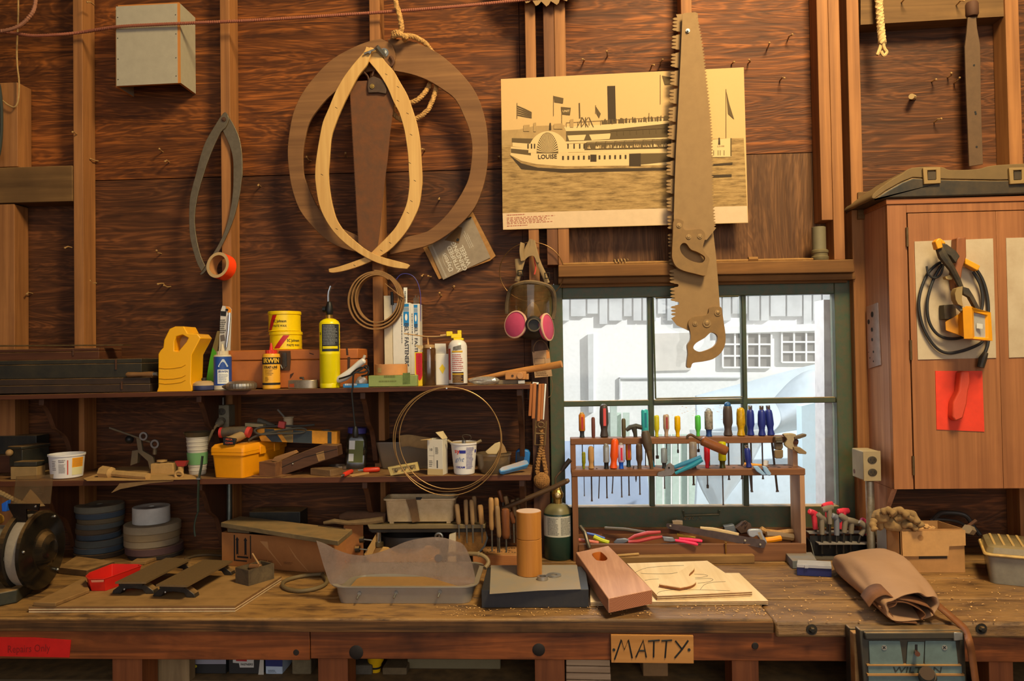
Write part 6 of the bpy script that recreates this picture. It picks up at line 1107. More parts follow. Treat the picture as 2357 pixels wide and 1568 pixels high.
O('case', MB().prism(f, (0, .04, 0)), plain((36, 108, 180), .4), t, bev=.005); O('dark_face', MB().slab([(1189, 1041), (1208, 1039), (1206, 1066), (1189, 1064)], p.y - .001, .002), plain((32, 36, 52), .5), t)
a, b_ = GL(1150, 1086, .014), GL(1214, 1068, .03); O('sanding_grip', MB().tube([a, a.lerp(b_, .1), a.lerp(b_, .9), b_], [.010, .016, .018, .014], 4, flat=.8), plain((62, 150, 214), .5, 0, .3, (196, 160, 110), 0, 30, .9), None, 'bright blue grip tool lying before the tape measure', 'grip', bev=.003)
# hoop
m = MB()
for k, (cx, cy, rx, ry) in enumerate(((1030, 1012, 125, 120), (1032, 1016, 123, 125), (1036, 1009, 117, 117))): m.tube([P(cx + rx * math.cos(2 * PI * i / 72), cy + ry * math.sin(2 * PI * i / 72), -.352 - .004 * k) for i in range(72)], .0018, 6, closed=True)
hp = T('wire_hoop', 'large coil of springy wire hooped on a nail below the upper shelf', 'wire coil', P(1030, 1140, -.352)); O('loops', m, plain((170, 132, 84), .4, .5, .2), hp); O('nail', MB().tube([P(1028, 895, -.335), P(1028, 894, -.362)], .003, 8), STEEL, hp)
# outlet with plug, pipe, strap
ot = outlet(P(511, 958, -.155), 33 * SP(-.155), 50 * SP(-.155), .062, plain((112, 104, 84), .6, 0, .2), 'outlet_box', 'grey double outlet box with a plug under the upper shelf')
O('pipe_stub', MB().tube([P(514, 915, -.12), P(514, 934, -.12)], .008, 10), DSTEEL, ot)
t = T('plug', 'grey plug with beige cord in the outlet box above the toolbox', 'plug', P(508, 976, -.17)); O('body', MB().tube([P(508, 970, -.16), P(506, 974, -.185), P(500, 978, -.20)], [.017, .016, .010], 12), plain((122, 110, 90), .6), t); O('cord', MB().tube(cr([P(x, y, Y) for x, y, Y in ((502, 977, -.195), (494, 985, -.20), (486, 1000, -.2), (478, 1020, -.19), (474, 1040, -.15))], 5), .0055, 8), plain((150, 126, 84), .7), t)
O('conduit', MB().tube([P(528, 1114, -.12), P(528, 1200, -.12)], .011, 14), metal((112, 116, 108), .4), None, 'grey metal conduit below the lower shelf at the second stud', 'conduit')
t = T('power_cord', 'dark green flat power cord hanging over the lower shelf beside the toolbox', 'cord', P(458, 1180, -.345)); O('flat_cord', MB().tube(cr([P(x, y, Y) for x, y, Y in ((466, 1050, -.30), (463, 1075, -.31), (459, 1096, -.338), (457, 1115, -.345), (456, 1150, -.345), (456, 1178, -.345))], 5), .007, 8, flat=.4).tube(cr([P(x, y, -.345) for x, y in ((456, 1178), (450, 1195), (447, 1215), (449, 1235))], 4), .0035, 6), plain((30, 40, 34), .6), t); O('clip', MB().cb(P(458, 1102, -.345), (.014, .012, .006)), STEEL, t)
# ================================================================ bench, left half
def GB(px, py, h=0.0): p = G(px, py, BT + h); p.z = BT + h + .0008; return p
Cg = P(99, 1265, -.60); ax = V((.99, .06, .0)).normalized(); M = aim(Cg - ax * .0, Cg + ax)
gr = T('bench_grinder', 'black bench grinder with clear eye shield at the left end of the bench', 'grinder', V((Cg.x - .1, Cg.y, BT)))
GBK = plain((22, 20, 18), .2, 0, .18, (80, 64, 40), .02, 20, .4); GGR = plain((124, 118, 100), .55, 0, .2)
O('wheel_cover', MB(M).lathe([(.001, .034), (.03, .034), (.052, .024), (.062, .008), (.07, .004), (.125, .004), (.134, 0), (.134, -.012), (.001, -.013)], 48), GBK, gr)
O('grinding_wheel', MB(M).lathe([(.12, -.014), (.122, -.02), (.122, -.052), (.12, -.056), (.001, -.057)], 48), plain((150, 136, 118), .85, 0, .3, (110, 94, 78), .4, 60), gr)
O('wheel_guard', MB(M).lathe([(.134, -.0565), (.134, -.075), (.001, -.076)], 48), GBK, gr)
O('motor', MB(M).lathe([(.03, -.077), (.06, -.085), (.085, -.11), (.085, -.34)], 32), GGR, gr)
for a in (80, -30, -140): O('cover_screw', MB(M).ball((.118 * math.cos(R(a + 90)), .118 * math.sin(R(a + 90)), .005), .006, 10), STEEL, gr)
f = [G(-60, 1408, BT + .001), G(40, 1388, BT + .001), G(88, 1352, BT + .001), G(-60, 1352, BT + .001)]; O('base', MB().prism(f, (0, 0, .045)), plain((40, 44, 38), .5, 0, .3, (90, 76, 50), 0, 30, .8), gr, bev=.004); O('pedestal', MB().box((Cg.x - .16, Cg.y - .02, BT + .046), (Cg.x - .02, Cg.y + .06, Cg.z - .06)), GBK, gr, bev=.004)
O('tool_rest', MB().prism([P(-40, 1278, -.70), P(50, 1272, -.66), P(48, 1279, -.70), P(25, 1283, -.72), P(-40, 1284, -.74)], (0, 0, -.012)), plain((96, 88, 74), .5, .5, .2), gr)
SHD = clear((236, 226, 206), .22, (190, 166, 126), .08, .1, 10, .08)
O('eye_shield', MB().slab([(37, 1097), (122, 1092), (115, 1160), (30, 1160)], -.69, .003), SHD, gr); O('shield_bracket', MB().slab([(18, 1160), (90, 1160), (88, 1176), (60, 1172), (62, 1214), (40, 1206), (20, 1170)], -.66, .006), GBK, gr); O('bracket_bolt', MB().ball(P(82, 1166, -.664), .005, 10), STEEL, gr)
O('blue_clip', MB().slab([(3, 1160), (17, 1152), (14, 1178), (4, 1178)], -.5, .02), plain((30, 90, 190), .5), None, 'bright blue clip beside the grinder at the left edge', 'clip', bev=.002)
O('yellow_reel', MB(fr(P(-2, 1195, -.45), 0, 90)).cyl(.02, .02, 20), plain((190, 140, 50), .6), None, 'yellow round reel end at the left edge behind the grinder', 'reel')
O('ribbed_hose', ribbed([P(-30, 1120, -.42), P(10, 1140, -.42), P(40, 1155, -.42), P(70, 1166, -.40)], .011, .008), plain((130, 104, 66), .8), None, 'dusty ribbed hose running down behind the grinder shield', 'hose')
O('paper_heap', MB().loft([[P(x, y, -.36) for x, y in ((45, 1170), (52, 1152), (70, 1126), (84, 1140), (104, 1165))], [P(x, y, -.30) for x, y in ((60, 1168), (64, 1150), (72, 1132), (80, 1142), (92, 1165))]]), plain((168, 132, 84), .9, 0, .2), None, 'tan crumpled paper heap seen through the grinder eye shield', 'paper', sm=0)
def wheel_stack(cx, by, spec, where):
    p = GB(cx, by); q = SP(p.y); z = p.z; n = len(spec); old = {0: 'bottom', n - 1: 'topmost'}
    for i, (r, h, col, dx, words) in enumerate(spec):
        pos = old.get(i) or ['', 'second', 'third', 'fourth', 'fifth', 'sixth', 'seventh', 'eighth'][i] + ' from the bottom'
        c = V((p.x + dx * q, p.y, z)); hh = h * q - .0006; e = min(.002, hh * .2)
        O('grinding_wheel', MB().lathe([(.012, 0), (r * q - e, 0), (r * q, e), (r * q, hh - e), (r * q - e, hh), (r * q * .62, hh), (r * q * .6, hh - .001), (.012, hh - .001), (.012, 0)], 40, c, caps=False), plain(col, .85, 0, .35, tuple(int(x * .72) for x in col), .15, 26, .35), None, '%s grinding wheel, %s of the %s' % (words, pos, where), 'grinding wheel', 'spare grinding wheels stacked on the bench'); z += h * q
SL, SB, BRN_ = (84, 88, 88), (66, 78, 92), (92, 76, 58)
wheel_stack(231, 1276, [(56, 11, (60, 48, 38), 0, 'dark brown'), (53, 14, SB, -2, 'blue-grey'), (52, 16, SL, 0, 'slate grey'), (47, 13, SB, -3, 'narrower blue-grey'), (47, 12, BRN_, -6, 'brownish'), (50, 13, SL, 0, 'grey'), (50, 11, (104, 92, 70), 2, 'tan-grey'), (52, 14, SB, 1, 'blue'), (53, 15, (112, 108, 94), -1, 'pale grey')], 'taller grey stack')
TNW = (150, 132, 106)
wheel_stack(352, 1277, [(60, 10, (50, 42, 40), 8, 'black'), (63, 17, (92, 66, 66), 4, 'purple'), (60, 15, TNW, -2, 'tan'), (61, 16, (146, 124, 92), -1, 'dusty tan'), (62, 18, (154, 138, 112), 0, 'tan chipped'), (41, 38, (198, 192, 184), -3, 'thick white')], 'shorter pale stack')
BRD = wood((110, 80, 46), (156, 118, 70), 'X', 1, .8, 22, .3, None, .6)
tb([(175, 1280), (264, 1292), (200, 1313), (134, 1306)], .024, BT + .001, wood((70, 48, 30), (104, 76, 46), 'X', 1, .7, 20, .4, None, .9), 'flat_board', None, 'dark thick flat board lying before the taller wheel stack', 'board')
tb([(322, 1281), (366, 1281), (335, 1293), (300, 1294)], .012, BT + .001, BRD, 'small_board', None, 'thin board end between red tray and white wheel', 'board')
def plyedge(name, label, pts, h, z0, mtop, nl=3, light=(206, 180, 140), dark=(120, 80, 44), cat='plywood sheet'):
    t = T(name, label, cat, G(*pts[0], z0)); hh = h / (2 * nl - 1)
    for k in range(2 * nl - 1): O('ply', MB().prism([G(x, y, z0 + h) - V((0, 0, h - hh * (k + 1) + 0.0)) for x, y in pts], (0, 0, -hh + .0002)), mtop if k == 2 * nl - 2 else plain(light if k % 2 == 0 else dark, .8, 0, .2, None, .1, 40), t)
    return t
PB_H = .020; plyedge('plywood_board', 'large dusty plywood board under the sharpening plates', [(66, 1396), (541, 1394), (648, 1326), (200, 1326)], PB_H, BT + .001, BRD); PB = BT + .001 + PB_H
tb([(76, 1387), (196, 1330), (206, 1357), (128, 1388)], .012, PB + .0006, BRD, 'wood_strip', None, 'thin wooden strip along the left edge of the plywood board', 'strip')
RT = plain((206, 36, 28), .4, 0, .1, (150, 24, 20), 0, 30, .15); rim = [(198, 1326), (206, 1318), (258, 1298), (320, 1299), (325, 1302), (300, 1311), (250, 1329), (240, 1332), (204, 1332)]
zr = PB + .0006 + .045; ro = [G(x, y, zr) for x, y in rim]; ctr = sum(ro, V()) / len(ro); sc = lambda f_, z: [V((ctr.x + (p.x - ctr.x) * f_, ctr.y + (p.y - ctr.y) * f_, z)) for p in ro]
t = T('red_tray', 'red plastic scoop-shaped tray on the plywood board', 'tray', V((ctr.x, ctr.y, PB))); O('tray', MB().loft([sc(.88, zr - .045), sc(1.0, zr - .002), sc(1.03, zr - .002), sc(1.03, zr), sc(.97, zr), sc(.86, zr - .042)]), RT, t, bev=.001)
O('worn_label', MB().slab([(209, 1336), (239, 1335), (238, 1340), (211, 1341)], ro[8].y - .0045, .001), plain((196, 120, 96), .7), t)
DP = plain((116, 92, 62), .55, .3, .3, (150, 120, 74), .35, 120)
def dplate(top, label, fx):
    z0 = PB + .044; t = T('sharpening_plate', label, 'sharpening plate', G(*top[0], PB)); O('plate', MB().prism([G(x, y, z0 + .008) for x, y in top], (0, 0, -.006)), DP, t); O('gold_edge', MB().prism([G(x, y, z0 + .002) for x, y in top], (0, 0, -.003)), plain((176, 140, 40), .4, .5), t)
    tl, tr, br, bl = [G(x, y, z0) for x, y in top]; v = (bl - tl); u = (tr - tl).normalized(); w_ = (tr - tl).length
    O('rail', MB().prism([tl + u * .012, tr - u * .012, br - u * .012, bl + u * .012], (0, 0, -.012)), BLACKD, t)
    for s in (.04, .86):
        o = tl + v * s; h = z0 - .012 - PB - .0005; pr = [(-.02, 0), (.01, 0), (.02, .014), (w_ / 2, .018), (w_ - .02, .014), (w_ - .01, 0), (w_ + .02, 0), (w_ + .016, .012), (w_ - .012, h), (.012, h), (-.016, .012)]
        O('foot', MB().prism([V((o.x, o.y, PB + .0005)) + u * x + V((0, 0, z)) for x, z in pr], v.normalized() * .03), BLACKD, t, bev=.002)
    O('screw', MB().ball(V((tl.x, tl.y, PB + .02)) + u * w_ * .3, .004, 8), STEEL, t)
dplate([(265, 1340), (336, 1340), (438, 1287), (382, 1284)], 'dusty sharpening plate on black stand beside the red tray', 0); dplate([(359, 1346), (431, 1348), (535, 1291), (470, 1288)], 'dusty sharpening plate on black stand nearer the small wood box', 1)
p = G(557, 1346, PB); M = fr(p + V((0, 0, .0006)), -32); q = SP(p.y); w_, h = 25 * q, 36 * q; t = T('wooden_box', 'small open dark wooden box with a brush at the back of the plywood', 'box', p); GW = wood((70, 58, 44), (108, 90, 64), 'X', 1.3, .8, 22, .3)
O('panel', MB(M).box((-w_, 0, 0), (w_, .006, h)), GW, t); O('panel', MB(M).box((w_ - .006, .0065, 0), (w_, .10, h)), GW, t); O('panel', MB(M).box((-w_, .0065, 0), (-w_ + .006, .10, h)), GW, t); O('panel', MB(M).box((-w_, .1005, 0), (w_, .106, h)), GW, t); O('bottom', MB(M).box((-w_ + .006, .0065, 0), (w_ - .006, .10, .004)), GW, t)
t = T('glue_brush', 'brown brush with thin stick handle in the small wood box', 'brush', M @ V((0, .05, .03))); O('head', MB(M).tube([(-.02, .05, .046), (.02, .06, .05)], .011, 10), plain((120, 80, 46), .8), t); O('stick', MB(M).tube([(.02, .06, .052), (-.01, .05, .095)], .003, 8), plain((160, 120, 74), .7), t)
CB = plain((160, 104, 56), .85, 0, .12, None, .12, 12); CBI = plain((120, 84, 50), .9)
a, b_ = GB(511, 1301), GB(748, 1322); up = V((0, 0, 76 * SP(a.y))); u = (b_ - a).normalized(); v = V((-u.y, u.x, 0)) * .17
t = T('cardboard_box', 'open brown cardboard box with arrow symbols under a plank', 'cardboard box', a.lerp(b_, .5)); L = (b_ - a).length
def carton(t, a, u, v, L, h, mat, th=.004):
    n = v.normalized(); D = v.length; fx = lambda x, y, z: a + u * x + n * y + V((0, 0, z))
    bxm = lambda x0, x1, y0, y1, z0, z1: MB().add([fx(x, y, z) for z in (z0, z1) for y in (y0, y1) for x in (x0, x1)], [(0, 1, 3, 2), (4, 5, 7, 6), (0, 1, 5, 4), (1, 3, 7, 5), (3, 2, 6, 7), (2, 0, 4, 6)])
    O('front_panel', bxm(0, L, 0, th, 0, h), mat, t); O('side_panel', bxm(0, th, th, D, 0, h), mat, t); O('side_panel', bxm(L - th, L, th, D, 0, h), mat, t); O('back_panel', bxm(th, L - th, D - th, D, 0, h * .98), mat, t); O('bottom', bxm(th, L - th, th, D - th, 0, th), mat, t); return fx
fx = carton(t, a, u, v, L, up.z, CB); q = SP(a.y); f_ = lambda x, y: fx(x, -.0006, y)
for x0 in (46, 70):
    x0 *= q * .95; m = MB(); A = lambda pts: m.add([f_(x0 + x * q, y * q) for x, y in pts], [tuple(range(len(pts)))]); A([(0, 68), (-5, 61), (-3, 60), (-3, 26), (0, 29), (3, 26), (3, 60), (5, 61)]); O('arrow_symbol', m, INK, t)
for x0, x1, y0, y1 in ((34, 37.5, 12, 72), (79, 82, 20, 73), (38, 70, 12, 15), (43, 74, 20, 24)): O('symbol_bar', MB().patch(f_, x0 * q, y0 * q, x1 * q, y1 * q), INK, t)
O('lettering', MB().text(f_, 'AWAY, N.J.', 8 * q, 121 * q, 17 * q, bold=.02).lines(f_, 170 * q, 14 * q, 196 * q, 20 * q, 2, 3, .4), plain((74, 46, 26), .8), t)
for pts in ([(106, 62), (127, 62), (130, 46), (165, 10), (163, 10), (127, 44)], [(180, 60), (206, 30), (236, 2), (233, 3), (200, 32)]): O('crease', MB().add([f_(x * q, y * q) for x, y in pts], [tuple(range(len(pts)))]), plain((186, 134, 82), .85), t)
PLN = wood((92, 78, 56), (140, 118, 82), 'X', .8, .75, 26, .35, None, .5); hz = up.z + .012
t = T('plank', 'grey weathered plank lying across the cardboard box', 'plank', a + up); f = [G(x, y, BT + hz + .03 - k * .0) for k, (x, y) in enumerate(((508, 1203), (553, 1188), (811, 1216), (778, 1240)))]
for k, dz in enumerate((.0, .0, -.004, -.008)): f[k].z += dz
O('board', MB().prism(f, (0, 0, -.018)), PLN, t, bev=.002); O('routed_line', MB().tube([f[1].lerp(f[2], .72) + V((0, -.012, .0006)), f[1].lerp(f[2], .95) + V((0, -.012, .0006))], .0012, 4), INK, t)
O('spacer', MB().prism([fx(.02, .01, up.z + .0005), fx(.12, .01, up.z + .0005), fx(.12, .16, up.z + .0005), fx(.02, .16, up.z + .0005)], (0, 0, .016)), plain((110, 92, 64), .8), t)
a2, b2 = GB(792, 1298), GB(837, 1294); u2 = (b2 - a2).normalized(); t = T('cardboard_box', 'second brown cardboard box behind the aluminium tray', 'cardboard box', a2.lerp(b2, .5)); carton(t, a2, u2, V((-u2.y, u2.x, 0)) * .14, (b2 - a2).length, .148, plain((148, 94, 50), .85, 0, .15))
O('black_case', MB().box((P(572, 1190, -.12).x, -.115, BT + .001), (P(690, 1190, -.12).x, -.02, P(600, 1179, -.12).z)), BLK2, None, 'flat black box standing behind the plank against the wall', 'box', bev=.003)
t = T('rag_roll', 'brown roll and dark rag lying on the rear cardboard box', 'rag', P(830, 1200, -.2)); O('roll', MB().tube(PP([(784, 1192), (800, 1188), (840, 1188), (888, 1192)], -.20), [.016, .021, .021, .02], 12), plain((96, 66, 44), .9, 0, .2), t); O('rag', MB().tube(PP([(745, 1204), (770, 1200), (800, 1204), (850, 1201), (882, 1196)], -.235), [.006, .010, .009, .013, .012], 8, flat=.8), plain((140, 112, 74), .9, 0, .4, (60, 52, 44)), t, sm=0)
O('hose_loop', MB().tube(cr([GB(x, y, .0075) for x, y in ((745, 1322), (700, 1326), (662, 1335), (650, 1346), (660, 1356), (690, 1361), (725, 1356), (748, 1346), (752, 1335), (742, 1324))], 5, True), .0068, 10, closed=True), plain((110, 92, 62), .6), None, 'loop of dusty rubber hose lying on the bench', 'hose')
O('cable', MB().tube(cr([GB(x, y, .006) for x, y in ((425, 1288), (450, 1280), (480, 1278), (512, 1280))], 5), .005, 8), plain((84, 66, 44), .7), None, 'dark cable along the back of the bench behind the plates', 'cable')
p = GB(960, 1296); Ym = p.y; sd = T('bench_sander', 'dusty bench sander with long steel rail and round abrasive disc', 'sander', p); TBL = plain((206, 160, 92), .75, 0, .15)
O('base', MB().prism(stand(PP([(850, 1262), (985, 1256), (1010, 1262), (1012, 1300), (840, 1300)], Ym), BT + .001), (0, .16, 0)), TBL, sd, bev=.003); O('side_cheek', MB().slab([(838, 1276), (865, 1230), (864, 1262), (850, 1290)], Ym - .015, .012), SAN, sd)
O('rail', MB().slab([(845, 1208), (1117, 1207), (1117, 1217), (850, 1219)], Ym - .03, .07), plain((136, 116, 80), .5, .3, .3, (96, 84, 62)), sd, bev=.002); O('rail_body', MB().slab([(848, 1219.5), (1117, 1217.5), (1116, 1225), (856, 1226)], Ym - .02, .05), plain((58, 52, 44), .5, .4, .3), sd)
q = SP(Ym)
for x, r in ((872, 6), (1012, 5)): O('post', MB().tube([P(x, 1225, Ym), P(x, 1252, Ym)], r * q, 14), CHROME, sd)
O('post_collar', MB().tube([P(872, 1247, Ym), P(872, 1257, Ym)], 11 * q, 16), metal((110, 96, 70), .5), sd); O('drum', MB(Matrix.Translation(P(942, 1254, Ym + .05))).lathe([(68 * q, 0), (68 * q, 22 * q), (66 * q, 24 * q), (60 * q, 22 * q), (60 * q, 4 * q)], 40, sy=.55), plain((44, 38, 36), .4, .3), sd)
O('adjuster_ring', MB().tube([P(1010 + 8 * math.cos(k * PI / 8), 1236 + 8 * math.sin(k * PI / 8), Ym - .02) for k in range(16)], .005, 8, closed=True), STEEL, sd)
for x, y in ((832, 1242), (822, 1264)): k_ = O('knob', MB().tube([P(x - 4, y + 1, Ym - .02), P(x + 6, y, Ym - .02)], .012, 12), BLACKD, sd); O('screw', MB().tube([P(x + 6, y, Ym - .02), P(x + 24, y + 2, Ym - .02)], .003, 8), STEEL, k_)
dsc = [(1048, 1226), (1118, 1223), (1120, 1240), (1114, 1256), (1102, 1270), (1088, 1275), (1046, 1274)]; O('abrasive_disc', MB().slab(dsc, Ym - .01, .008), plain((150, 106, 54), .95, 0, .5, (96, 70, 40), .8, 130), sd); O('disc_backing', MB().slab([(1118, 1222), (1123, 1240), (1117, 1258), (1105, 1272), (1102, 1270), (1114, 1256), (1120, 1240)], Ym - .008, .01), plain((110, 116, 120), .4, .5), sd)
O('white_block', MB().slab([(1034, 1232), (1049, 1226), (1049, 1300), (1030, 1300)], Ym - .035, .02), plain((206, 190, 160), .7), sd)
p = P(968, 1206.5, Ym); q = SP(Ym); M = Matrix.Translation(p); CRB = plain((216, 190, 146), .6, 0, .55, (150, 112, 66), .05, 26, .15); t = T('planter_box', 'cream plastic trough with a strip of brown tape on the sander rail', 'plastic box', p)
O('trough', MB(M).loft([rr(76 * q, -.012, .07, 7 * q, .012), rr(80 * q, -.02, .078, 56 * q, .014), rr(84 * q, -.026, .084, 57 * q, .014), rr(84 * q, -.026, .084, 61 * q, .014), rr(79 * q, -.018, .076, 61 * q, .012), rr(75 * q, -.010, .068, 10 * q, .012)]), CRB, t)
for x in (-66, 66): O('foot', MB(M).box((x * q - .008, -.01, 0.0006), (x * q + .008, .06, 7 * q)), CRB, t)
O('brown_tape', MB().slab([(934, 1150), (957, 1149), (966, 1200), (949, 1203), (944, 1180)], Ym - .030, .004), plain((112, 82, 50), .7, 0, .2), t); O('clip', MB().slab([(957, 1146), (971, 1146), (968, 1151), (958, 1151)], Ym - .03, .01), INK, t)
fyt = G(930, 1390).y; xa, xb = P(778, 1390, fyt).x, P(1082, 1390, fyt).x; hx = (xb - xa) / 2; p = V(((xa + xb) / 2, fyt, BT + .0008)); M = fr(p); dT = .25; hT = .060
t = T('metal_tray', 'battered aluminium tray with bolts through its front wall', 'tray', p); ALU = plain((158, 150, 138), .4, .35, .2, (120, 104, 80), .1, 14, .25)
O('pan', MB(M).loft([rr(hx, 0, dT, 0, .03), rr(hx + .008, -.008, dT + .008, hT * .5, .04), rr(hx + .012, -.012, dT + .012, hT - .004, .045), rr(hx + .026, -.022, dT + .026, hT - .003, .05), rr(hx + .026, -.022, dT + .026, hT, .05), rr(hx + .010, -.010, dT + .010, hT, .044), rr(hx - .004, .004, dT - .004, .003, .03)]), ALU, t)
for x, y in ((828, 1366), (912, 1364), (1013, 1362)): c0 = P(x, y, fyt - .008); O('bolt', MB().tube([c0, c0 + V((-.004, -.022, -.012))], .0028, 8).tube([c0 + V((0, .002, 0)), c0 + V((0, -.006, 0))], .0065, 6), STEEL, t)
O('dust_bed', MB(M).loft([rr(hx - .008, .008, dT - .008, .006, .03), rr(hx - .006, .006, dT - .006, .016, .03)]), plain((156, 116, 68), .9, 0, .35, (110, 84, 54), .3, 20), t)
gtop = cr2([(728, 1245), (750, 1253), (775, 1266), (805, 1276), (835, 1279), (868, 1273), (900, 1262), (930, 1249), (965, 1240), (1010, 1237), (1045, 1245), (1068, 1256), (1084, 1290), (1094, 1330)], 3); gbot = cr2([(1092, 1342), (1060, 1349), (1030, 1342), (990, 1330), (940, 1323), (890, 1321), (840, 1324), (808, 1330), (790, 1344), (770, 1349), (758, 1340), (744, 1300)], 3)
g = O('plastic_guard', MB().slab(gtop + gbot, fyt + .012, .002), clear((236, 226, 218), .42, (222, 200, 182), .12, .15, 12, .12), t, sm=0); O('guard_hole', MB(fr(P(1009, 1285, fyt + .0115), 0, 90)).cyl(9 * SP(fyt), .001, 24), plain((110, 96, 88), .6), g)
O('drain_hose', MB().tube(cr([P(x, y, Y) for x, y, Y in ((1030, 1276, -.44), (1060, 1275, -.46), (1100, 1276, -.48), (1118, 1284, -.49), (1124, 1296, -.50), (1116, 1308, -.52))], 5), .0075, 10).tube([P(1100, 1276, -.48), P(1104, 1276, -.48)], .010, 10), plain((128, 108, 76), .6), None, 'dusty tan hose curving behind the right end of the tray', 'hose')
p = GB(1150, 1304); HB = plain((190, 146, 92), .8, 0, .2); zb_ = BT + .042; t = T('tool_block', 'wooden block drilled with holes for files and chisels', 'tool block', p)
CBX = [(1088, 1278), (1192, 1278), (1192, 1258), (1108, 1257)]; O('block', MB().prism([G(x, y, zb_) for x, y in CBX], (0, 0, -.041)), wood((140, 84, 46), (190, 130, 80), 'X', 1, .7, 20, .2, None, .6), t, bev=.002); rn = random.Random(2)
for k in range(22): x, y = 1106 + (k % 11) * 8 + rn.uniform(-2, 2), 1263 + (k // 11) * 8 + rn.uniform(-1, 1); O('hole', MB(Matrix.Translation(G(x, y, zb_ + .0003))).cyl(.0035, .0005, 10), INK, t)
HW = [wood((150, 108, 62), (200, 156, 100), 'Z', 2, .55, 20, .3), wood((130, 100, 66), (176, 142, 100), 'Z', 2, .6, 20, .35), wood((100, 56, 32), (150, 92, 54), 'Z', 2, .5, 20, .4)]
def filetool(x0, y0, x1, y1, yb, w, Y, mi, label, shank=2.2):
    a, b_ = P(x0, y0, Y), P(x1, y1, Y); d = b_ - a; t = T('file', label, 'file', V((b_.x, Y, P(x1, yb, Y).z)), 'wood-handled files and chisels in the drilled block'); q = SP(Y); w *= q
    O('handle', MB().tube([a.lerp(b_, s) for s in (0, .03, .12, .5, .85, .95, 1)], [w * .6, w * .85, w, w * .92, w * .95, w * .8, w * .6], 12), HW[mi], t)
    e = V((b_.x + d.x * .1, Y, max(P(x1, yb, Y).z, BT + .001))); O('shank', MB().tube([b_, e], [shank * q, shank * q * .8], 8), STEEL, t)
ph = 'file handle in the drilled block, '
for k, s in enumerate(((1051, 1160, 1056, 1207, 1240, 6, -.26, 1, 'tan handle leaning beside the cream trough'), (1072, 1150, 1074, 1208, 1250, 5.5, -.25, 1, 'pale handle, first upright right of the trough'), (1085, 1150, 1088, 1208, 1250, 5.5, -.265, 1, 'speckled handle, second upright right of the trough'), (1091, 1142, 1094, 1205, 1250, 5.5, -.21, 1, 'greyish handle rising behind the speckled one'), (1105, 1162, 1109, 1207, 1250, 6.5, -.27, 0, 'short orange-tan handle before the front rank'), (1130, 1146, 1132, 1220, 1270, 6.5, -.32, 0, 'tall pale front handle with two steel prongs'), (1142, 1146, 1145, 1216, 1270, 6, -.29, 0, 'tall pale handle just behind the front one'), (1144, 1164, 1149, 1237, 1272, 6, -.335, 1, 'grey-tan front handle with split tip'), (1163, 1171, 1165, 1240, 1272, 10, -.33, 2, 'stout red-brown awl handle at the front'), (1148, 1128, 1158, 1156, 1220, 5.5, -.16, 2, 'dark square handle leaning back at the top'), (1163, 1142, 1172, 1180, 1240, 5.5, -.18, 1, 'tan handle leaning left behind the rod'), (1180, 1150, 1188, 1188, 1240, 6, -.19, 1, 'grey handle under the long rod'), (1191, 1146, 1200, 1186, 1240, 5.5, -.17, 1, 'pale handle nearest the window frame'), (1175, 1178, 1182, 1205, 1250, 6, -.23, 2, 'short brown handle behind the awl'))):
    filetool(*s[:8], s[8] + ' in the drilled block')
O('metal_rod', MB().tube([P(1155, 1172, -.24), P(1270, 1124, -.27), P(1306, 1107, -.28)], .0095, 12).tube([P(1306, 1107, -.28), P(1310, 1105, -.281)], [.0095, .006], 12), plain((92, 70, 50), .5, .4, .3, (130, 96, 62), 0, 20), None, 'long brown rod slanting from the file handles to the window', 'rod')
# ================================================================ screwdriver rack before the window
RK = wood((98, 62, 38), (142, 94, 60), 'X', 1, .6, 30, .25); RKZ = wood((98, 62, 38), (142, 94, 60), 'Z', 1, .6, 30, .25); RKS = wood((150, 110, 80), (196, 150, 112), 'Z', 1, .6, 30, .2, (70, 60, 60))
YR, YU = -.25, -.195; yr, yu = -.205, -.15; P0 = P; P = lambda x, y, Y: P0(x, y, Y + .045)
rk = T('tool_rack', 'two-tier reddish wooden screwdriver rack standing before the window', 'rack', V((P(1585, 1290, YR).x, -.14, BT)))
z2 = P(1600, 1081, YR).z; z1 = P(1560, 1008, YU).z
O('upper_board', MB().box((P(1313, 1010, YU).x, yu, z1 - 14 * SP(YU)), (P(1836, 1010, YU).x, -.08, z1)), RK, rk, bev=.002)
O('lower_board', MB().box((P(1315, 1085, YR).x, yr, z2 - 15 * SP(YR)), (P(1854, 1085, YR).x, -.08, z2)), RK, rk, bev=.003)
O('upper_post', MB().box((P(1313.5, 1040, YU).x, yu + .001, z2 + .0005), (P(1325, 1040, YU).x, -.081, z1 - 14 * SP(YU) - .0005)), RKZ, rk); O('upper_post', MB().box((P(1825, 1040, YU).x, yu + .001, z2 + .0005), (P(1836, 1040, YU).x, -.081, z1 - 14 * SP(YU) - .0005)), RKS, rk)
zl2 = z2 - 15 * SP(YR) - .0005; O('lower_post', MB().box((P(1318, 1180, YR).x, yr + .001, BT + .0008), (P(1331, 1180, YR).x, -.081, zl2)), RKZ, rk); O('lower_post', MB().box((P(1843, 1180, YR).x, yr + .001, BT + .0008), (P(1854, 1180, YR).x, -.081, zl2)), RKS, rk)
xa, xb = P(1332, 1260, YR).x, P(1842, 1260, YR).x; zt3 = P(1590, 1252, YR).z
O('front_rail', MB().box((xa, yr - .006, BT + .001), (xb + .02, yr + .012, zt3)), RK, rk, bev=.002); O('tray_floor', MB().box((xa, yr + .0125, BT + .02), (xb, -.081, BT + .032)), RK, rk); O('back_rail', MB().box((xa, -.092, BT + .0325), (xb, -.081, zt3 + .01)), RK, rk)
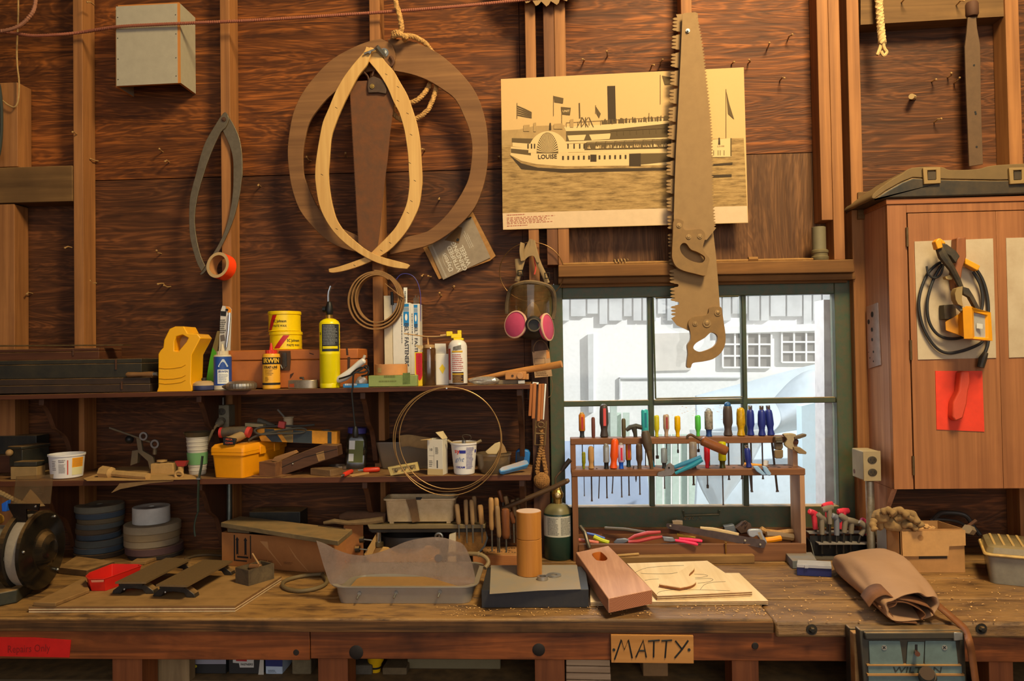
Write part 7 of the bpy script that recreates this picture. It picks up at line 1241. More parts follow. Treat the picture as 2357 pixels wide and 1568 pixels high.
for i in range(14):
    x, y = 1650 + i * 13, -.215 if i % 2 else -.15; O('hole', MB(Matrix.Translation(V((P(x, 1081, y).x, y + .045, z2 + .0004)))).cyl(.006, .0005, 12), INK, rk)
def pl(c, r=.25, h=.45): return clear(c, h, c, .2, r)
def driver(x, yt, yb, yend, w, mat, label, Y, zb, kind='round', top=None, base=None, tilt=0, sw=2.4, tip=None, stripe=None, end=None, cat='screwdriver', grp='screwdrivers standing in the rack'):
    q = SP(Y); c = P(x, yb, Y); c.z = zb + .0008; t = T('screwdriver', label, cat, c, grp); H = (yb - yt) * q; R_ = w * q / 2; zend = P(x, yend, Y).z - c.z
    M = Matrix.Translation(c) @ Matrix.Rotation(R(tilt), 4, 'Y')
    if kind == 'fluted': pr = [(.62, 0), (.66, .05), (.6, .16), (.72, .26), (1, .36), (1, .9), (.85, .97), (.5, 1)]
    elif kind == 'waist': pr = [(.75, 0), (.95, .03), (.72, .2), (.78, .3), (1, .42), (.95, .8), (.82, .94), (.45, 1)]
    elif kind == 'thin': pr = [(.8, 0), (.95, .1), (1, .5), (.95, .92), (.6, 1)]
    else: pr = [(.9, 0), (1, .02), (1, .92), (.85, .98), (.4, 1)]
    z0 = 0
    if base: O('collar', MB(M).lathe([(R_ * .8, 0), (R_ * .66, H * .1), (R_ * .7, H * .22), (R_ * .84, H * .27)], 16), base, t); z0 = H * .272
    n = 24; m = MB(M); fl = kind in ('fluted', 'round', 'clear')
    m.loft([[(r * R_ * (1 - (.06 if fl and k % 4 == 0 and .1 < z < .95 else 0)) * math.cos(2 * PI * k / n), r * R_ * (1 - (.06 if fl and k % 4 == 0 and .1 < z < .95 else 0)) * math.sin(2 * PI * k / n), z0 + (H - z0) * z) for k in range(n)] for r, z in pr])
    h = O('handle', m, mat, t, sm=50)
    if top: O('end_ball', MB(M).ball((0, 0, H * .985), R_ * .72, 14), top, t)
    if end: O('chrome_cap', MB(M).lathe([(R_ * .5, H * 1.0), (R_ * .55, H * 1.02), (R_ * .55, H * 1.14), (R_ * .35, H * 1.15)], 12), end, t)
    if stripe: O('stripe', MB(M).box((-R_ * .2 + R_ * .35 * 0, -R_ * 1.04, H * .35), (R_ * .4, -R_ * .6, H * .88)), stripe, h)
    m = MB(M); m.tube([(0, 0, -.0005), (0, 0, zend)], sw * q / 2, 8)
    if tip: m.lathe([(sw * q * tip / 2, zend), (sw * q * tip / 2, zend + .012), (sw * q / 2, zend + .014)], 8)
    else: m.box((-sw * q * .7, -.0008, zend - .006), (sw * q * .7, .0008, zend))
    O('shank', m, SHK, t); return t
SHK = metal((96, 84, 76), .45); YH = -.145
RB, AMB = plain((170, 40, 30), .25), plain((206, 120, 40), .25); DKC = plain((46, 50, 54), .45); BLUH = plain((36, 48, 130), .4); CLR = pl((228, 226, 218), .1, .35)
O_ = 'standing in the upper board'
U = [(1340, 954, 1008, 1078, 15, AMB, 'amber and red striped screwdriver with a clear ball end, first on the upper board', dict(top=pl((240, 214, 130), .05), base=DKC, stripe=RB)),
 (1366, 962, 1009, 1075, 9, plain((104, 56, 46), .5), 'thin red-brown screwdriver on the upper board', dict(kind='thin', sw=1.6)),
 (1391, 934, 1010, 1076, 21, plain((66, 56, 54), .5), 'large dark screwdriver with a pink-red stripe', dict(kind='waist', stripe=plain((206, 74, 74), .5), sw=3.5)),
 (1436, 966, 1009, 1060, 10, plain((86, 76, 52), .5), 'thin olive screwdriver left of the T-shaped tool', dict(kind='thin', sw=1.6)),
 (1485, 945, 1008, 1070, 17, plain((60, 176, 180), .15), 'teal translucent screwdriver behind the long dark file handle', dict(stripe=plain((0, 110, 130), .2))),
 (1512, 959, 1009, 1056, 12.5, plain((196, 186, 40), .2), 'pale yellow nut driver against the window bar', dict(kind='fluted', tip=3.2)),
 (1534, 958, 1009, 1058, 14, plain((176, 150, 130), .2), 'red and clear striped screwdriver right of the pale yellow one', dict(kind='fluted', stripe=plain((150, 40, 30), .2))),
 (1560, 961, 1009, 1043, 14, plain((224, 176, 8), .2), 'golden yellow nut driver left of the green one', dict(kind='fluted', tip=1.8)),
 (1607, 961, 1009, 1041, 13.5, plain((86, 190, 76), .2), 'green nut driver on the upper board', dict(kind='fluted', tip=2.6)),
 (1632, 950, 1009, 1085, 19, plain((196, 188, 176), .2, 0, .8, (40, 34, 30), 0, 60), 'clear speckled screwdriver with a blue collar', dict(base=plain((40, 70, 130), .3), top=CLR, sw=3)),
 (1676, 937, 1008, 1102, 22, plain((74, 62, 58), .45), 'big dark grey screwdriver with a blue end', dict(kind='waist', top=plain((40, 90, 150), .4), sw=4)),
 (1706, 944, 1009, 1100, 20, plain((226, 180, 20), .3, 0, .8, (130, 90, 20), 0, 70), 'mottled yellow screwdriver left of the blue three', dict(kind='waist', sw=4)),
 (1728, 947, 1007, 1130, 18, BLUH, 'leftmost blue screwdriver with a chrome cap on the upper board', dict(kind='waist', end=CHROME, sw=4)),
 (1754, 947, 1007, 1100, 18, BLUH, 'middle blue screwdriver with a chrome cap on the upper board', dict(kind='waist', end=CHROME, sw=3.5)),
 (1775, 946, 1006, 1130, 18, BLUH, 'rightmost blue screwdriver leaning left, with a wide flat blade', dict(kind='waist', end=CHROME, tilt=-5, sw=5))]
for k, u in enumerate(U): driver(*u[:5], u[5], u[6], YH - (.012 if k % 2 else 0), z1, **u[7])
L = [(1344, 1042, 1081, 1139, 9, plain((150, 150, 30), .2, 0, .6, (60, 60, 10), 0, 80), 'small olive-yellow screwdriver, first on the lower board', dict(kind='fluted', sw=1.8)),
 (1361, 1029, 1081, 1151, 14.5, HW[0], 'turned wooden-handled screwdriver on the lower board', dict(kind='waist', sw=3.4)),
 (1396, 1027, 1081, 1144, 14.5, CLR, 'clear screwdriver with black collar left of the orange one', dict(top=CLR, base=BLACK, sw=3)),
 (1412, 1010, 1079, 1133, 19, plain((226, 84, 22), .35), 'orange screwdriver leaning slightly on the lower board', dict(kind='waist', tilt=4, sw=2.6)),
 (1430, 1026, 1081, 1142, 15, plain((196, 176, 206), .15), 'clear and red screwdriver with a bright blue collar', dict(top=CLR, base=plain((20, 80, 190), .25), stripe=plain((200, 24, 46), .2), sw=2.8)),
 (1472, 1022, 1079, 1136, 15, plain((66, 52, 40), .5, 0, .5, (120, 92, 66)), 'dark worn wooden screwdriver beside the long dark handle', dict(kind='fluted', sw=3)),
 (1529, 1034, 1080, 1122, 14, pl((206, 210, 210), .15, .5), 'small clear screwdriver with black collar left of the pliers', dict(base=DKC, sw=2.4)),
 (1596, 1020, 1080, 1114, 18, pl((220, 206, 190), .1, .6), 'large clear screwdriver with dark collar behind the plier handles', dict(base=plain((60, 48, 42), .4), sw=4.4)),
 (1628, 1028, 1081, 1124, 14, plain((226, 40, 52), .25), 'red nut driver on the lower board', dict(kind='fluted', tip=1.9, sw=3)),
 (1663, 1021, 1081, 1160, 18, plain((190, 184, 10), .2), 'yellow-green screwdriver with a long shank on the lower board', dict(base=plain((60, 60, 20), .3), sw=3)),
 (1724, 1036, 1081, 1128, 15, BLUH, 'single blue screwdriver with chrome cap on the lower board', dict(kind='waist', end=CHROME, tilt=-5, sw=3.6))]
for u in L: driver(*u[:5], u[5], u[6], -.212, z2, **u[7])
driver(1447, 1021, 1079, 1138, 14, AMB, 'amber and red screwdriver with dark teal collar behind the blue-collared one', -.165, z2, top=pl((230, 200, 150), .05), base=plain((30, 54, 60), .4), stripe=RB, sw=3)
Yq = -.222; fh = T('file', 'large dark file handle leaning on the lower board by the window bar', 'file', P(1500, 1080, Yq)); O('handle', MB().tube(PP([(1485, 992), (1486, 1000), (1490, 1022), (1493, 1036)], Yq), [.012, .0175, .0185, .014], 14), plain((74, 62, 52), .5, 0, .4, (110, 90, 66)), fh); O('ferrule', MB().tube(PP([(1493, 1036), (1497, 1058), (1500, 1080)], Yq), [.0125, .0095, .007], 12), plain((104, 84, 58), .5, .4, .3), fh)
th = T('tee_hammer', 'small dark T-headed tool standing in the upper board', 'hammer', P(1462, 1010, YH)); O('head', MB().tube(PP([(1441, 991), (1450, 984), (1464, 981), (1480, 985), (1482, 988)], YH), [.007, .010, .0105, .009, .007], 10), plain((64, 62, 54), .5), th); O('stem', MB().tube(PP([(1459, 984), (1462, 998), (1463, 1009)], YH), [.012, .0085, .0075], 10), plain((64, 62, 54), .5), th)
O('pick', MB().tube(PP([(1372, 1078), (1377, 1081), (1380, 1090), (1378, 1148)], -.215), .0021, 8), SHK, None, 'thin dark pick hanging through the lower board', 'pick'); O('hook_tool', MB().tube(cr(PP([(1459, 1073), (1458, 1079), (1463, 1082), (1469, 1078), (1467, 1073)], -.222), 4), .0024, 8).tube(PP([(1464, 1082), (1464, 1104), (1464, 1110)], -.222), [.0035, .003, .001], 8), SHK, None, 'small hooked tool in the lower board', 'hook'); O('blue_pick', MB().tube(PP([(1495, 1040), (1504, 1068), (1507, 1078)], -.17), [.002, .003, .0045], 8), plain((40, 130, 170), .3, .4), None, 'slim chrome and blue tool behind the dark file handle', 'tool')
# hooked scraper, pliers, clamps
Ys = -.262; t = T('hooked_scraper', 'brown-handled hooked scraper hung slanting across the upper board', 'scraper', P(1640, 1028, Ys)); SB_ = plain((126, 74, 40), .35, 0, .2); O('handle', MB().tube(PP([(1614, 1014), (1617, 1015), (1668, 1037), (1673, 1039)], Ys), [.013, .018, .0185, .016], 16), SB_, t); O('hook', MB().tube(cr(PP([(1582, 1011), (1583, 1004), (1590, 1001), (1600, 1006), (1614, 1014)], Ys + .01), 5), .005, 8), plain((88, 64, 46), .5, .3), t)
CYN = plain((44, 120, 160), .4); t = T('slip_pliers', 'large pliers with blue handles lying over the lower board edge', 'pliers', P(1560, 1085, -.26))
O('jaw', MB().slab([(1512, 1092), (1516, 1087), (1530, 1084), (1536, 1070), (1544, 1066), (1552, 1074), (1554, 1088), (1546, 1095), (1525, 1098), (1514, 1097)], -.268, .012), plain((126, 116, 112), .4, .6, .2), t, bev=.002); O('rivet', MB().ball(P(1540, 1077, -.269), .004, 8), INK, t)
O('handle', MB().tube(PP([(1552, 1076), (1568, 1070), (1590, 1062), (1614, 1052)], -.258), [.007, .009, .009, .008], 8), CYN, t); O('handle', MB().tube(PP([(1554, 1090), (1575, 1080), (1596, 1070), (1616, 1058)], -.262), [.006, .008, .010, .009], 8), plain((36, 132, 160), .4), t)
t = T('small_pliers', 'small light-blue pliers lying at the right of the lower board', 'pliers', P(1750, 1090, -.255)); LB_ = plain((140, 176, 216), .4)
for a in ([(1733, 1074), (1745, 1073), (1757, 1086), (1764, 1094), (1755, 1095), (1742, 1086)], [(1755, 1073), (1764, 1074), (1776, 1091), (1773, 1096), (1764, 1094), (1758, 1084)]): O('handle', MB().slab(a, -.262, .010), LB_, t, bev=.003)
t = T('putty_tube', 'amber and white capped tube lying at the back of the lower board', 'tube', P(1762, 1075, -.14)); O('tube', MB().tube(PP([(1713, 1068), (1740, 1072), (1770, 1074)], -.15), [.006, .008, .008], 10), plain((216, 150, 50), .3), t); O('cap', MB().tube(PP([(1761, 1074), (1764, 1060)], -.15), [.011, .009], 10), plain((230, 226, 224), .4), t)
CLP = plain((96, 80, 60), .5, .4, .3, (150, 124, 88)); CLB2 = plain((170, 150, 116), .5, .3, .2)
t = T('spring_clamp', 'spring clamp seen end-on, gripping the right end of the upper board', 'clamp', P(1793, 1040, YU)); O('upper_jaw', MB().slab([(1784, 1006), (1801, 1005), (1803, 1030), (1800, 1036), (1785, 1036)], YU - .03, .028), CLP, t, bev=.003); O('spring', MB().tube(PP([(1786, 1018), (1800, 1018)], YU - .033), .007, 10), DSTEEL, t); O('lower_grip', MB().slab([(1783, 1037), (1803, 1036), (1803, 1052), (1800, 1056), (1786, 1056), (1783, 1052)], YU - .035, .012), plain((120, 98, 68), .6), t, bev=.003)
t = T('spring_clamp', 'pale spring clamp with spread grips at the far right of the rack', 'clamp', P(1825, 1030, YU)); O('body', MB().slab(cr2([(1803, 1001), (1815, 998), (1832, 1000), (1830, 1010), (1826, 1020), (1830, 1034), (1818, 1034), (1806, 1024), (1812, 1012)], 3, True), YU - .026, .02), CLB2, t, bev=.002)
O('grip', MB().slab([(1828, 1006), (1850, 999), (1857, 1000), (1856, 1005), (1842, 1010), (1829, 1012)], YU - .03, .022), CLP, t, bev=.002); O('grip', MB().slab([(1826, 1029), (1842, 1030), (1857, 1041), (1856, 1046), (1840, 1045), (1828, 1036)], YU - .035, .024), plain((136, 112, 78), .6), t, bev=.002); O('pivot', MB().tube(PP([(1822, 1016), (1836, 1018)], YU - .01), .010, 10), plain((96, 56, 40), .5), t)
zt4 = BT + .034
def lay(pts, r, seg=8, dz=0, flat_=1): return MB().tube([P(x, y, Y) for x, y, Y in pts], r, seg, flat=flat_)
def plier(name, label, head, h1, h2, mh, r=.007):
    t = T(name, label, 'pliers', P(h1[1][0], h1[1][1], h1[1][2])); O('jaw', MB().slab(head, h1[0][2] - .006, .012), plain((120, 124, 134), .4, .6, .2), t, bev=.002)
    for h in (h1, h2): O('handle', lay(h, [r * .8, r, r * 1.1, r * .8][:len(h)] if len(h) < 5 else r), mh, t)
plier('red_pliers', 'diagonal pliers with long dark-red handles in the rack tray', [(1412, 1250), (1420, 1242), (1438, 1240), (1450, 1243), (1440, 1250), (1424, 1254)], [(1446, 1243, -.22), (1462, 1234, -.22), (1490, 1227, -.22), (1520, 1225, -.21)], [(1446, 1248, -.23), (1470, 1246, -.23), (1500, 1239, -.23), (1524, 1236, -.22)], plain((176, 60, 62), .45))
plier('pink_pliers', 'small pliers with bright pink-red handles on the tray rail', [(1525, 1236), (1550, 1238), (1556, 1246), (1546, 1248), (1528, 1246)], [(1553, 1244, -.255), (1575, 1247, -.262), (1600, 1252, -.27), (1606, 1254, -.27)], [(1563, 1240, -.25), (1585, 1242, -.255), (1610, 1245, -.26), (1616, 1246, -.26)], plain((236, 50, 96), .4), .006)
t = T('straightedge', 'long dark riveted blade lying across the rack tray', 'blade', P(1650, 1230, -.25)); O('blade', MB().add([], []).prism([P(1535, 1206, -.17), P(1545, 1206, -.17), P(1760, 1244, -.27), P(1764, 1250, -.27), P(1760, 1261, -.27), P(1752, 1262, -.27), P(1538, 1217, -.17), P(1533, 1211, -.17)], (0, .004, 0)), plain((74, 58, 54), .5, .3, .3), t)
for x, y, Y in ((1543, 1211, -.172), (1715, 1245, -.2555), (1750, 1254, -.27)): O('rivet', MB().ball(P(x, y, Y - .001), .0045, 8), plain((190, 180, 160), .4, .5), t)
for s in (('flat_file', 'flat dark file lying behind the red pliers', [(1392, 1216, -.15), (1440, 1219, -.17), (1485, 1226, -.19)], .007, plain((96, 84, 72), .5, .3)), ('tool_shaft', 'steel and black tool leaning over the left end of the tray', [(1335, 1212, -.22), (1346, 1226, -.24), (1352, 1248, -.262), (1357, 1262, -.27)], .008, plain((84, 76, 66), .4, .5)), ('yellow_tool', 'yellow-green handled tool at the left of the tray', [(1367, 1236, -.21), (1384, 1244, -.22), (1402, 1250, -.23)], .009, plain((190, 196, 40), .4)), ('blue_tool', 'slim blue handled tool at the left of the tray', [(1346, 1227, -.18), (1370, 1232, -.19), (1392, 1240, -.2)], .005, plain((80, 110, 190), .4)), ('red_tool', 'orange-red handle at the left end of the tray', [(1332, 1243, -.22), (1352, 1246, -.225), (1378, 1250, -.23)], .007, plain((206, 110, 86), .5)), ('chisel', 'pale-handled chisel lying behind the dark blade', [(1612, 1218, -.17), (1640, 1220, -.18), (1676, 1227, -.2), (1700, 1233, -.21)], .010, plain((190, 160, 116), .6)), ('orange_tool', 'orange translucent handle at the right of the tray', [(1762, 1244, -.225), (1780, 1242, -.225), (1797, 1239, -.22)], .011, plain((236, 146, 20), .25)), ('clear_tool', 'clear amber screwdriver handle at the right end of the tray', [(1764, 1231, -.19), (1795, 1233, -.19), (1826, 1237, -.19)], .013, pl((206, 176, 130), .2, .5)), ('wooden_tool', 'turned wooden handle at the back right of the tray', [(1751, 1217, -.15), (1762, 1224, -.15), (1790, 1227, -.15), (1818, 1224, -.15), (1825, 1224, -.15)], .011, HW[0]), ('wood_ball', 'round wooden ball behind the left end of the dark blade', [(1548, 1206, -.14), (1559, 1205, -.14), (1570, 1206, -.14)], .014, plain((130, 108, 84), .7)), ('yellow_rag', 'yellow scrap behind the pink pliers', [(1558, 1231, -.16), (1575, 1235, -.165), (1600, 1239, -.17)], .006, plain((206, 160, 40), .6))):
    O(s[0], lay(s[2], s[3]), s[4], None, s[1], s[0].split('_')[-1])
O('steel_block', MB().slab([(1666, 1212), (1690, 1208), (1698, 1228), (1672, 1231)], -.15, .03), plain((110, 114, 120), .4, .4), None, 'blue-grey steel block at the back of the tray', 'block', bev=.002); O('iron_catch', MB().slab([(1694, 1216), (1712, 1203), (1728, 1206), (1732, 1222), (1706, 1228)], -.16, .03).tube(cr(PP([(1708, 1206), (1714, 1200), (1720, 1204), (1716, 1212)], -.165), 4), .003, 6), plain((86, 64, 52), .6, .3, .3), None, 'rusty iron catch at the back of the tray', 'catch')
t = T('utility_knife', 'grey metal utility knife lying on the right of the tray', 'knife', P(1745, 1240, -.24)); O('body', MB().slab(cr2([(1722, 1224), (1730, 1219), (1752, 1220), (1757, 1232), (1765, 1246), (1764, 1258), (1756, 1254), (1744, 1234), (1734, 1238), (1724, 1234)], 3, True), -.245, .015), plain((166, 168, 176), .4, .4, .1), t, bev=.003); O('grip_inlay', MB().slab([(1744, 1226), (1750, 1225), (1757, 1244), (1752, 1246)], -.2456, .002), plain((150, 130, 104), .6), t)
tb([(1398, 1278), (1731, 1272.5), (1737, 1278.5), (1402, 1284)], .030, BT + .001, BRD, 'lumber_strip', None, 'rough strip of timber lying in front of the rack', 'timber')
for x, y0, y1, nm in ((1671, 1241, 1268, 'brass screw standing upright in the timber strip'), (1402, 1244, 1262, 'small brass screw behind the block with a hole')): p = G(x, y1 + 8, BT + .031); p.z = BT + .0315; O('brass_screw', MB(Matrix.Translation(p)).lathe([(.0008, 0), (.0028, .008), (.0028, (y1 - y0 - 3) * SP(p.y)), (.0055, (y1 - y0 - 1) * SP(p.y)), (.0055, (y1 - y0) * SP(p.y))], 10), BRASS, None, nm, 'screw')
O('dowel_peg', MB().tube([GB(1418, 1280, .036), GB(1470, 1276, .036)], .005, 8), SAN, None, 'short dowel lying on the left of the timber strip', 'dowel')
P = P0
# ================================================================ bench, right half
def RP(px, py, o, n):
    d = ray(px, py); return CAM + d * ((o - CAM).dot(n) / d.dot(n))
zp = BT + .058; t = T('surface_plate', 'black stone surface plate under a grey sheet of paper', 'plate', GB(1230, 1390))
top = [(1122, 1306), (1347, 1304), (1355, 1357), (1108, 1358)]; O('slab', MB().prism([G(x, y, zp) for x, y in top], (0, 0, -.057)), plain((40, 40, 44), .5, 0, .15, (80, 70, 56), .05, 60), t, bev=.0015)
O('grey_paper', MB().prism([G(x, y, zp + .001) for x, y in ((1130, 1302), (1328, 1301), (1337, 1357), (1240, 1360), (1127, 1368))], (0, 0, .0008)), plain((136, 130, 122), .7, 0, .5, (172, 138, 92), .15, 9), None, 'worn grey paper sheet lying on the black plate', 'paper')
p = G(1219, 1321, zp + .003); p.z = zp + .0024; q = SP(p.y); CW = wood((166, 104, 42), (200, 138, 66), 'Z', 1.2, .35, 30, .1, None, 0, .05); t = T('wooden_cylinder', 'honey-coloured wooden cylinder in two halves on the grey paper', 'cylinder', p)
O('lower_half', MB().cyl(28.8 * q, 82 * q, 48, p, .001), CW, t); O('upper_half', MB().cyl(28.6 * q, 61 * q, 48, p + V((0, 0, 82.8 * q)), .001), CW, t); O('end_grain', MB().cyl(27.6 * q, .0005, 48, p + V((0, 0, 144 * q))), plain((206, 176, 160), .7), t)
for x, y, r0, r1, h, nm in ((1249, 1334, 12.5, 8, 8, 'thick steel washer ring in front of the wooden cylinder'), (1275, 1325, 17, 8, 2.5, 'flat steel washer right of the wooden cylinder')): p = G(x, y, zp + .003); p.z = zp + .0024; q = SP(p.y); O('washer', MB().lathe([(r0 * q, 0), (r0 * q, h * q), (r1 * q, h * q), (r1 * q, 0), (r0 * q, 0)], 32, p, caps=False), metal((176, 172, 168), .3), None, nm, 'washer')
p = GB(1286, 1284); q = SP(p.y); GRN = plain((38, 60, 50), .3, 0, .3, (30, 40, 36), 0, 8); t = T('gas_bottle', 'dark green camping gas bottle with brass torch head', 'gas bottle', p)
O('body', MB().lathe([(30 * q, 0), (32 * q, 3 * q), (32 * q, 16 * q), (33 * q, 18 * q), (33 * q, 100 * q), (30 * q, 110 * q), (22 * q, 119 * q), (12 * q, 124 * q)], 40, p), GRN, t); O('top_shoulder', MB().lathe([(33.3 * q, 98 * q), (30.4 * q, 110 * q), (22.3 * q, 119.4 * q), (12 * q, 124.4 * q)], 40, p, caps=False), plain((112, 104, 70), .4), t)
w = wrapc(p, 33 * q); O('label', MB().patch(w, -46 * q, 53 * q, 34 * q, 99 * q, 16), plain((196, 190, 174), .6), t); w = wrapc(p, 33 * q, None, .001); O('label_print', MB().lines(w, -26 * q, 57 * q, 2 * q, 96 * q, 13, 3, .5).lines(w, 6 * q, 57 * q, 32 * q, 96 * q, 15, 8, .5), plain((60, 60, 56), .7), t)
v = O('brass_valve', MB().lathe([(10 * q, 122 * q), (10 * q, 134 * q), (13 * q, 138 * q), (14 * q, 146 * q), (9 * q, 154 * q), (8 * q, 160 * q), (6 * q, 162 * q)], 12, p), BRASS, t, sm=20); O('valve_knob', MB().ball(p + V((0, -.024, 144 * q)), .012, 12), plain((206, 180, 140), .3, .5), v)
O('torch_tube', MB().tube(cr([p + V((x * q, 0, z * q)) for x, z in ((-4, 160), (-4, 176), (-2, 184), (12, 200))], 4), .0042, 10), plain((96, 76, 56), .4, .5), t); O('burner', MB().tube([p + V((x * q, 0, z * q)) for x, z in ((10, 197), (16, 206), (30, 223))], [.006, .0095, .0095], 14), plain((58, 50, 46), .5, .4), t)
zf, zbk = BT + .064, BT + .083
c4 = [G(1325.4, 1271.6, zbk), G(1400.5, 1256, zbk), G(1502, 1358, zf), G(1400.5, 1378.5, zf)]; n = (c4[1] - c4[0]).cross(c4[3] - c4[0]).normalized(); n = n if n.z < 0 else -n
hl = cr2([(1363, 1276), (1370, 1272), (1380, 1270.5), (1386, 1273), (1397, 1284), (1396, 1289), (1388, 1291), (1376, 1290), (1371, 1287)], 3, True); hl = [RP(x, y, c4[0], n) for x, y in hl]
t = T('wood_block', 'planed pinkish wood block with an oval hand hole', 'wood block', c4[3] + n * .05); O('block', MB().holed(c4, hl, n * .044), wood((172, 122, 94), (206, 154, 122), 'Y', 1, .6, 40, .1, None, 0, .08), t, bev=.0025)
cen = sum(hl, V()) / len(hl); O('hole_wall', MB().strip([cen + (h - cen) * .995 for h in hl] + [cen + (hl[0] - cen) * .995], [cen + (h - cen) * .995 + n * .044 for h in hl] + [cen + (hl[0] - cen) * .995 + n * .044]), plain((196, 110, 40), .6), t)
egr = NT('end_grain'); nz_ = egr.n('ShaderNodeTexWave', wave_type='RINGS', rings_direction='Y'); nz_.inputs['Scale'].default_value = 75; nz_.inputs['Distortion'].default_value = 1.5; egr.l(egr.co(loc=(.03, 0, .08)), nz_.inputs['Vector']); egm = egr.out(egr.ramp(nz_.outputs['Fac'], [(.2, (140, 82, 56)), (.8, (190, 126, 92))]), .7)
e4 = [c4[3], c4[2], c4[2] + n * .044, c4[3] + n * .044]; ec = sum(e4, V()) / 4; off = (c4[3] - c4[0]).normalized() * .0004; O('end_grain', MB().add([ec + (x - ec) * .965 + off for x in e4], [(0, 1, 2, 3)]), egm, t)
PT = wood((222, 190, 146), (242, 218, 180), 'Y', .8, .6, 22, .1, (190, 150, 100), 0, .06)
plyedge('plywood_sheet', 'lower pale plywood sheet reaching further right', [(1357, 1322), (1701, 1319), (1768, 1383), (1359, 1386)], .012, BT + .001, PT)
ps = plyedge('plywood_sheet', 'upper pale plywood sheet with pencilled outlines', [(1443, 1297), (1628, 1291), (1731, 1361), (1513, 1371)], .016, BT + .014, PT); zps = BT + .0304
for pts in ([(1462, 1318), (1480, 1310), (1500, 1306), (1540, 1303), (1574, 1302)], [(1475, 1320), (1492, 1321), (1540, 1321), (1560, 1318)], [(1598, 1322), (1620, 1323), (1629, 1326), (1618, 1329), (1600, 1330)], [(1484, 1336), (1500, 1334), (1516, 1333)], [(1600, 1333), (1632, 1332), (1641, 1335), (1630, 1340), (1606, 1343)], [(1612, 1357), (1622, 1346), (1640, 1341), (1670, 1339)], [(1512, 1368), (1520, 1362), (1550, 1358), (1600, 1358), (1680, 1360)]): O('pencil_line', MB().tube(cr([G(x, y, zps) for x, y in pts], 5), .0006, 4), plain((74, 66, 60), .8), ps)
sp_ = cr2([(1594, 1297), (1598, 1303), (1597, 1310), (1587, 1320), (1587, 1327), (1600, 1334), (1601, 1340), (1590, 1347), (1565, 1352)], 3) + [(1517, 1344)]
t = T('cut_shape', 'handle-shaped plywood cutout lying on the upper plywood sheet', 'cutout', G(1560, 1345, zps)); O('face', MB().prism([G(x, y, zps + .0135) for x, y in sp_], (0, 0, -.003)), PT, t); O('ply_edge', MB().prism([G(x, y, zps + .0105) for x, y in sp_], (0, 0, -.010)), plain((170, 112, 62), .8, 0, .4, (100, 60, 30), 0, 40), t)
tb([(1807, 1272), (1868, 1271), (1880, 1289), (1824, 1291)], .030, BT + .001, plain((112, 116, 120), .6, 0, .2, (84, 70, 58), 0, 8, .3), 'stone_box', None, 'flat grey sharpening stone box right of the rack', 'stone box')
t = T('parts_box', 'small dark blue box with a cloudy lid before the hex keys', 'box', GB(1872, 1325)); tp = [(1836, 1289), (1912, 1292), (1914, 1303), (1834, 1299)]; O('blue_base', MB().prism([G(x, y, BT + .030) for x, y in ((1836, 1297), (1912, 1300), (1914, 1310), (1834, 1306))], (0, 0, -.029)), plain((34, 40, 96), .4), t, bev=.001); O('lid', MB().prism([G(x, y, BT + .042) for x, y in tp], (0, 0, -.0115)), plain((170, 168, 176), .4, 0, .1), t, bev=.001); O('clasp', MB().cb(G(1856, 1305, BT + .035) + V((0, -.001, 0)), (.012, .003, .009)), plain((170, 168, 176), .4), t)
hs = T('key_stand', 'black steel stand holding a set of T-handled hex keys', 'stand', GB(1950, 1290)); Yk = G(1950, 1288).y
zk = P(1950, 1251, Yk).z; xk0, xk1 = P(1884, 1260, Yk).x, P(2020, 1260, Yk).x
O('front_plate', MB().box((xk0, Yk - .004, zk - .004), (xk1, Yk + .035, zk)), plain((150, 140, 130), .4, .3), hs); O('rear_plate', MB().box((xk0 - .02, Yk + .045, zk + .026), (xk1 - .02, Yk + .085, zk + .030)), plain((150, 140, 130), .4, .3), hs); O('black_body', MB().box((xk0 - .02, Yk + .036, BT + .001), (xk1 - .01, Yk + .044, zk + .02)), BLACK, hs); O('base_plate', MB().box((xk0 - .02, Yk - .012, BT + .001), (xk1 - .01, Yk + .0355, BT + .006)), plain((110, 100, 90), .4, .3), hs); O('end_plate', MB().prism([V((xk0 - .024, Yk - .03, BT + .001)), V((xk0 - .024, Yk + .06, BT + .001)), V((xk0 - .024, Yk + .06, zk + .01)), V((xk0 - .024, Yk + .02, zk))], (.003, 0, 0)), BLACK, hs)
KR, KG = plain((214, 58, 76), .4, 0, .1), plain((118, 108, 94), .5, 0, .3, (150, 128, 96), 0, 20)
def hexkey(a, b_, st, sb, yend, col, Y, label, r=8, rr_=5.5):
    t = T('hex_key', label, 'hex key', P(sb[0], yend, Y), 'T-handled hex keys in the black stand'); q = SP(Y); A, B = P(*a, Y - .012), P(*b_, Y + .012); O('handle', MB().tube([A, A.lerp(B, .06), A.lerp(B, .5), A.lerp(B, .94), B], [r * q * .6, r * q * .9, r * q * 1.05, r * q * .9, r * q * .6], 12, flat=.8), col, t); O('stem', MB().tube([P(*st, Y), P(*sb, Y)], [r * q * .9, rr_ * q], 12), col, t); e = P(sb[0] + (sb[0] - st[0]) * .5, yend, Y); O('shaft', MB().tube([P(*sb, Y), e], 2.6 * q, 6), DSTEEL, t)
Yf, Yb2 = Yk + .015, Yk + .065
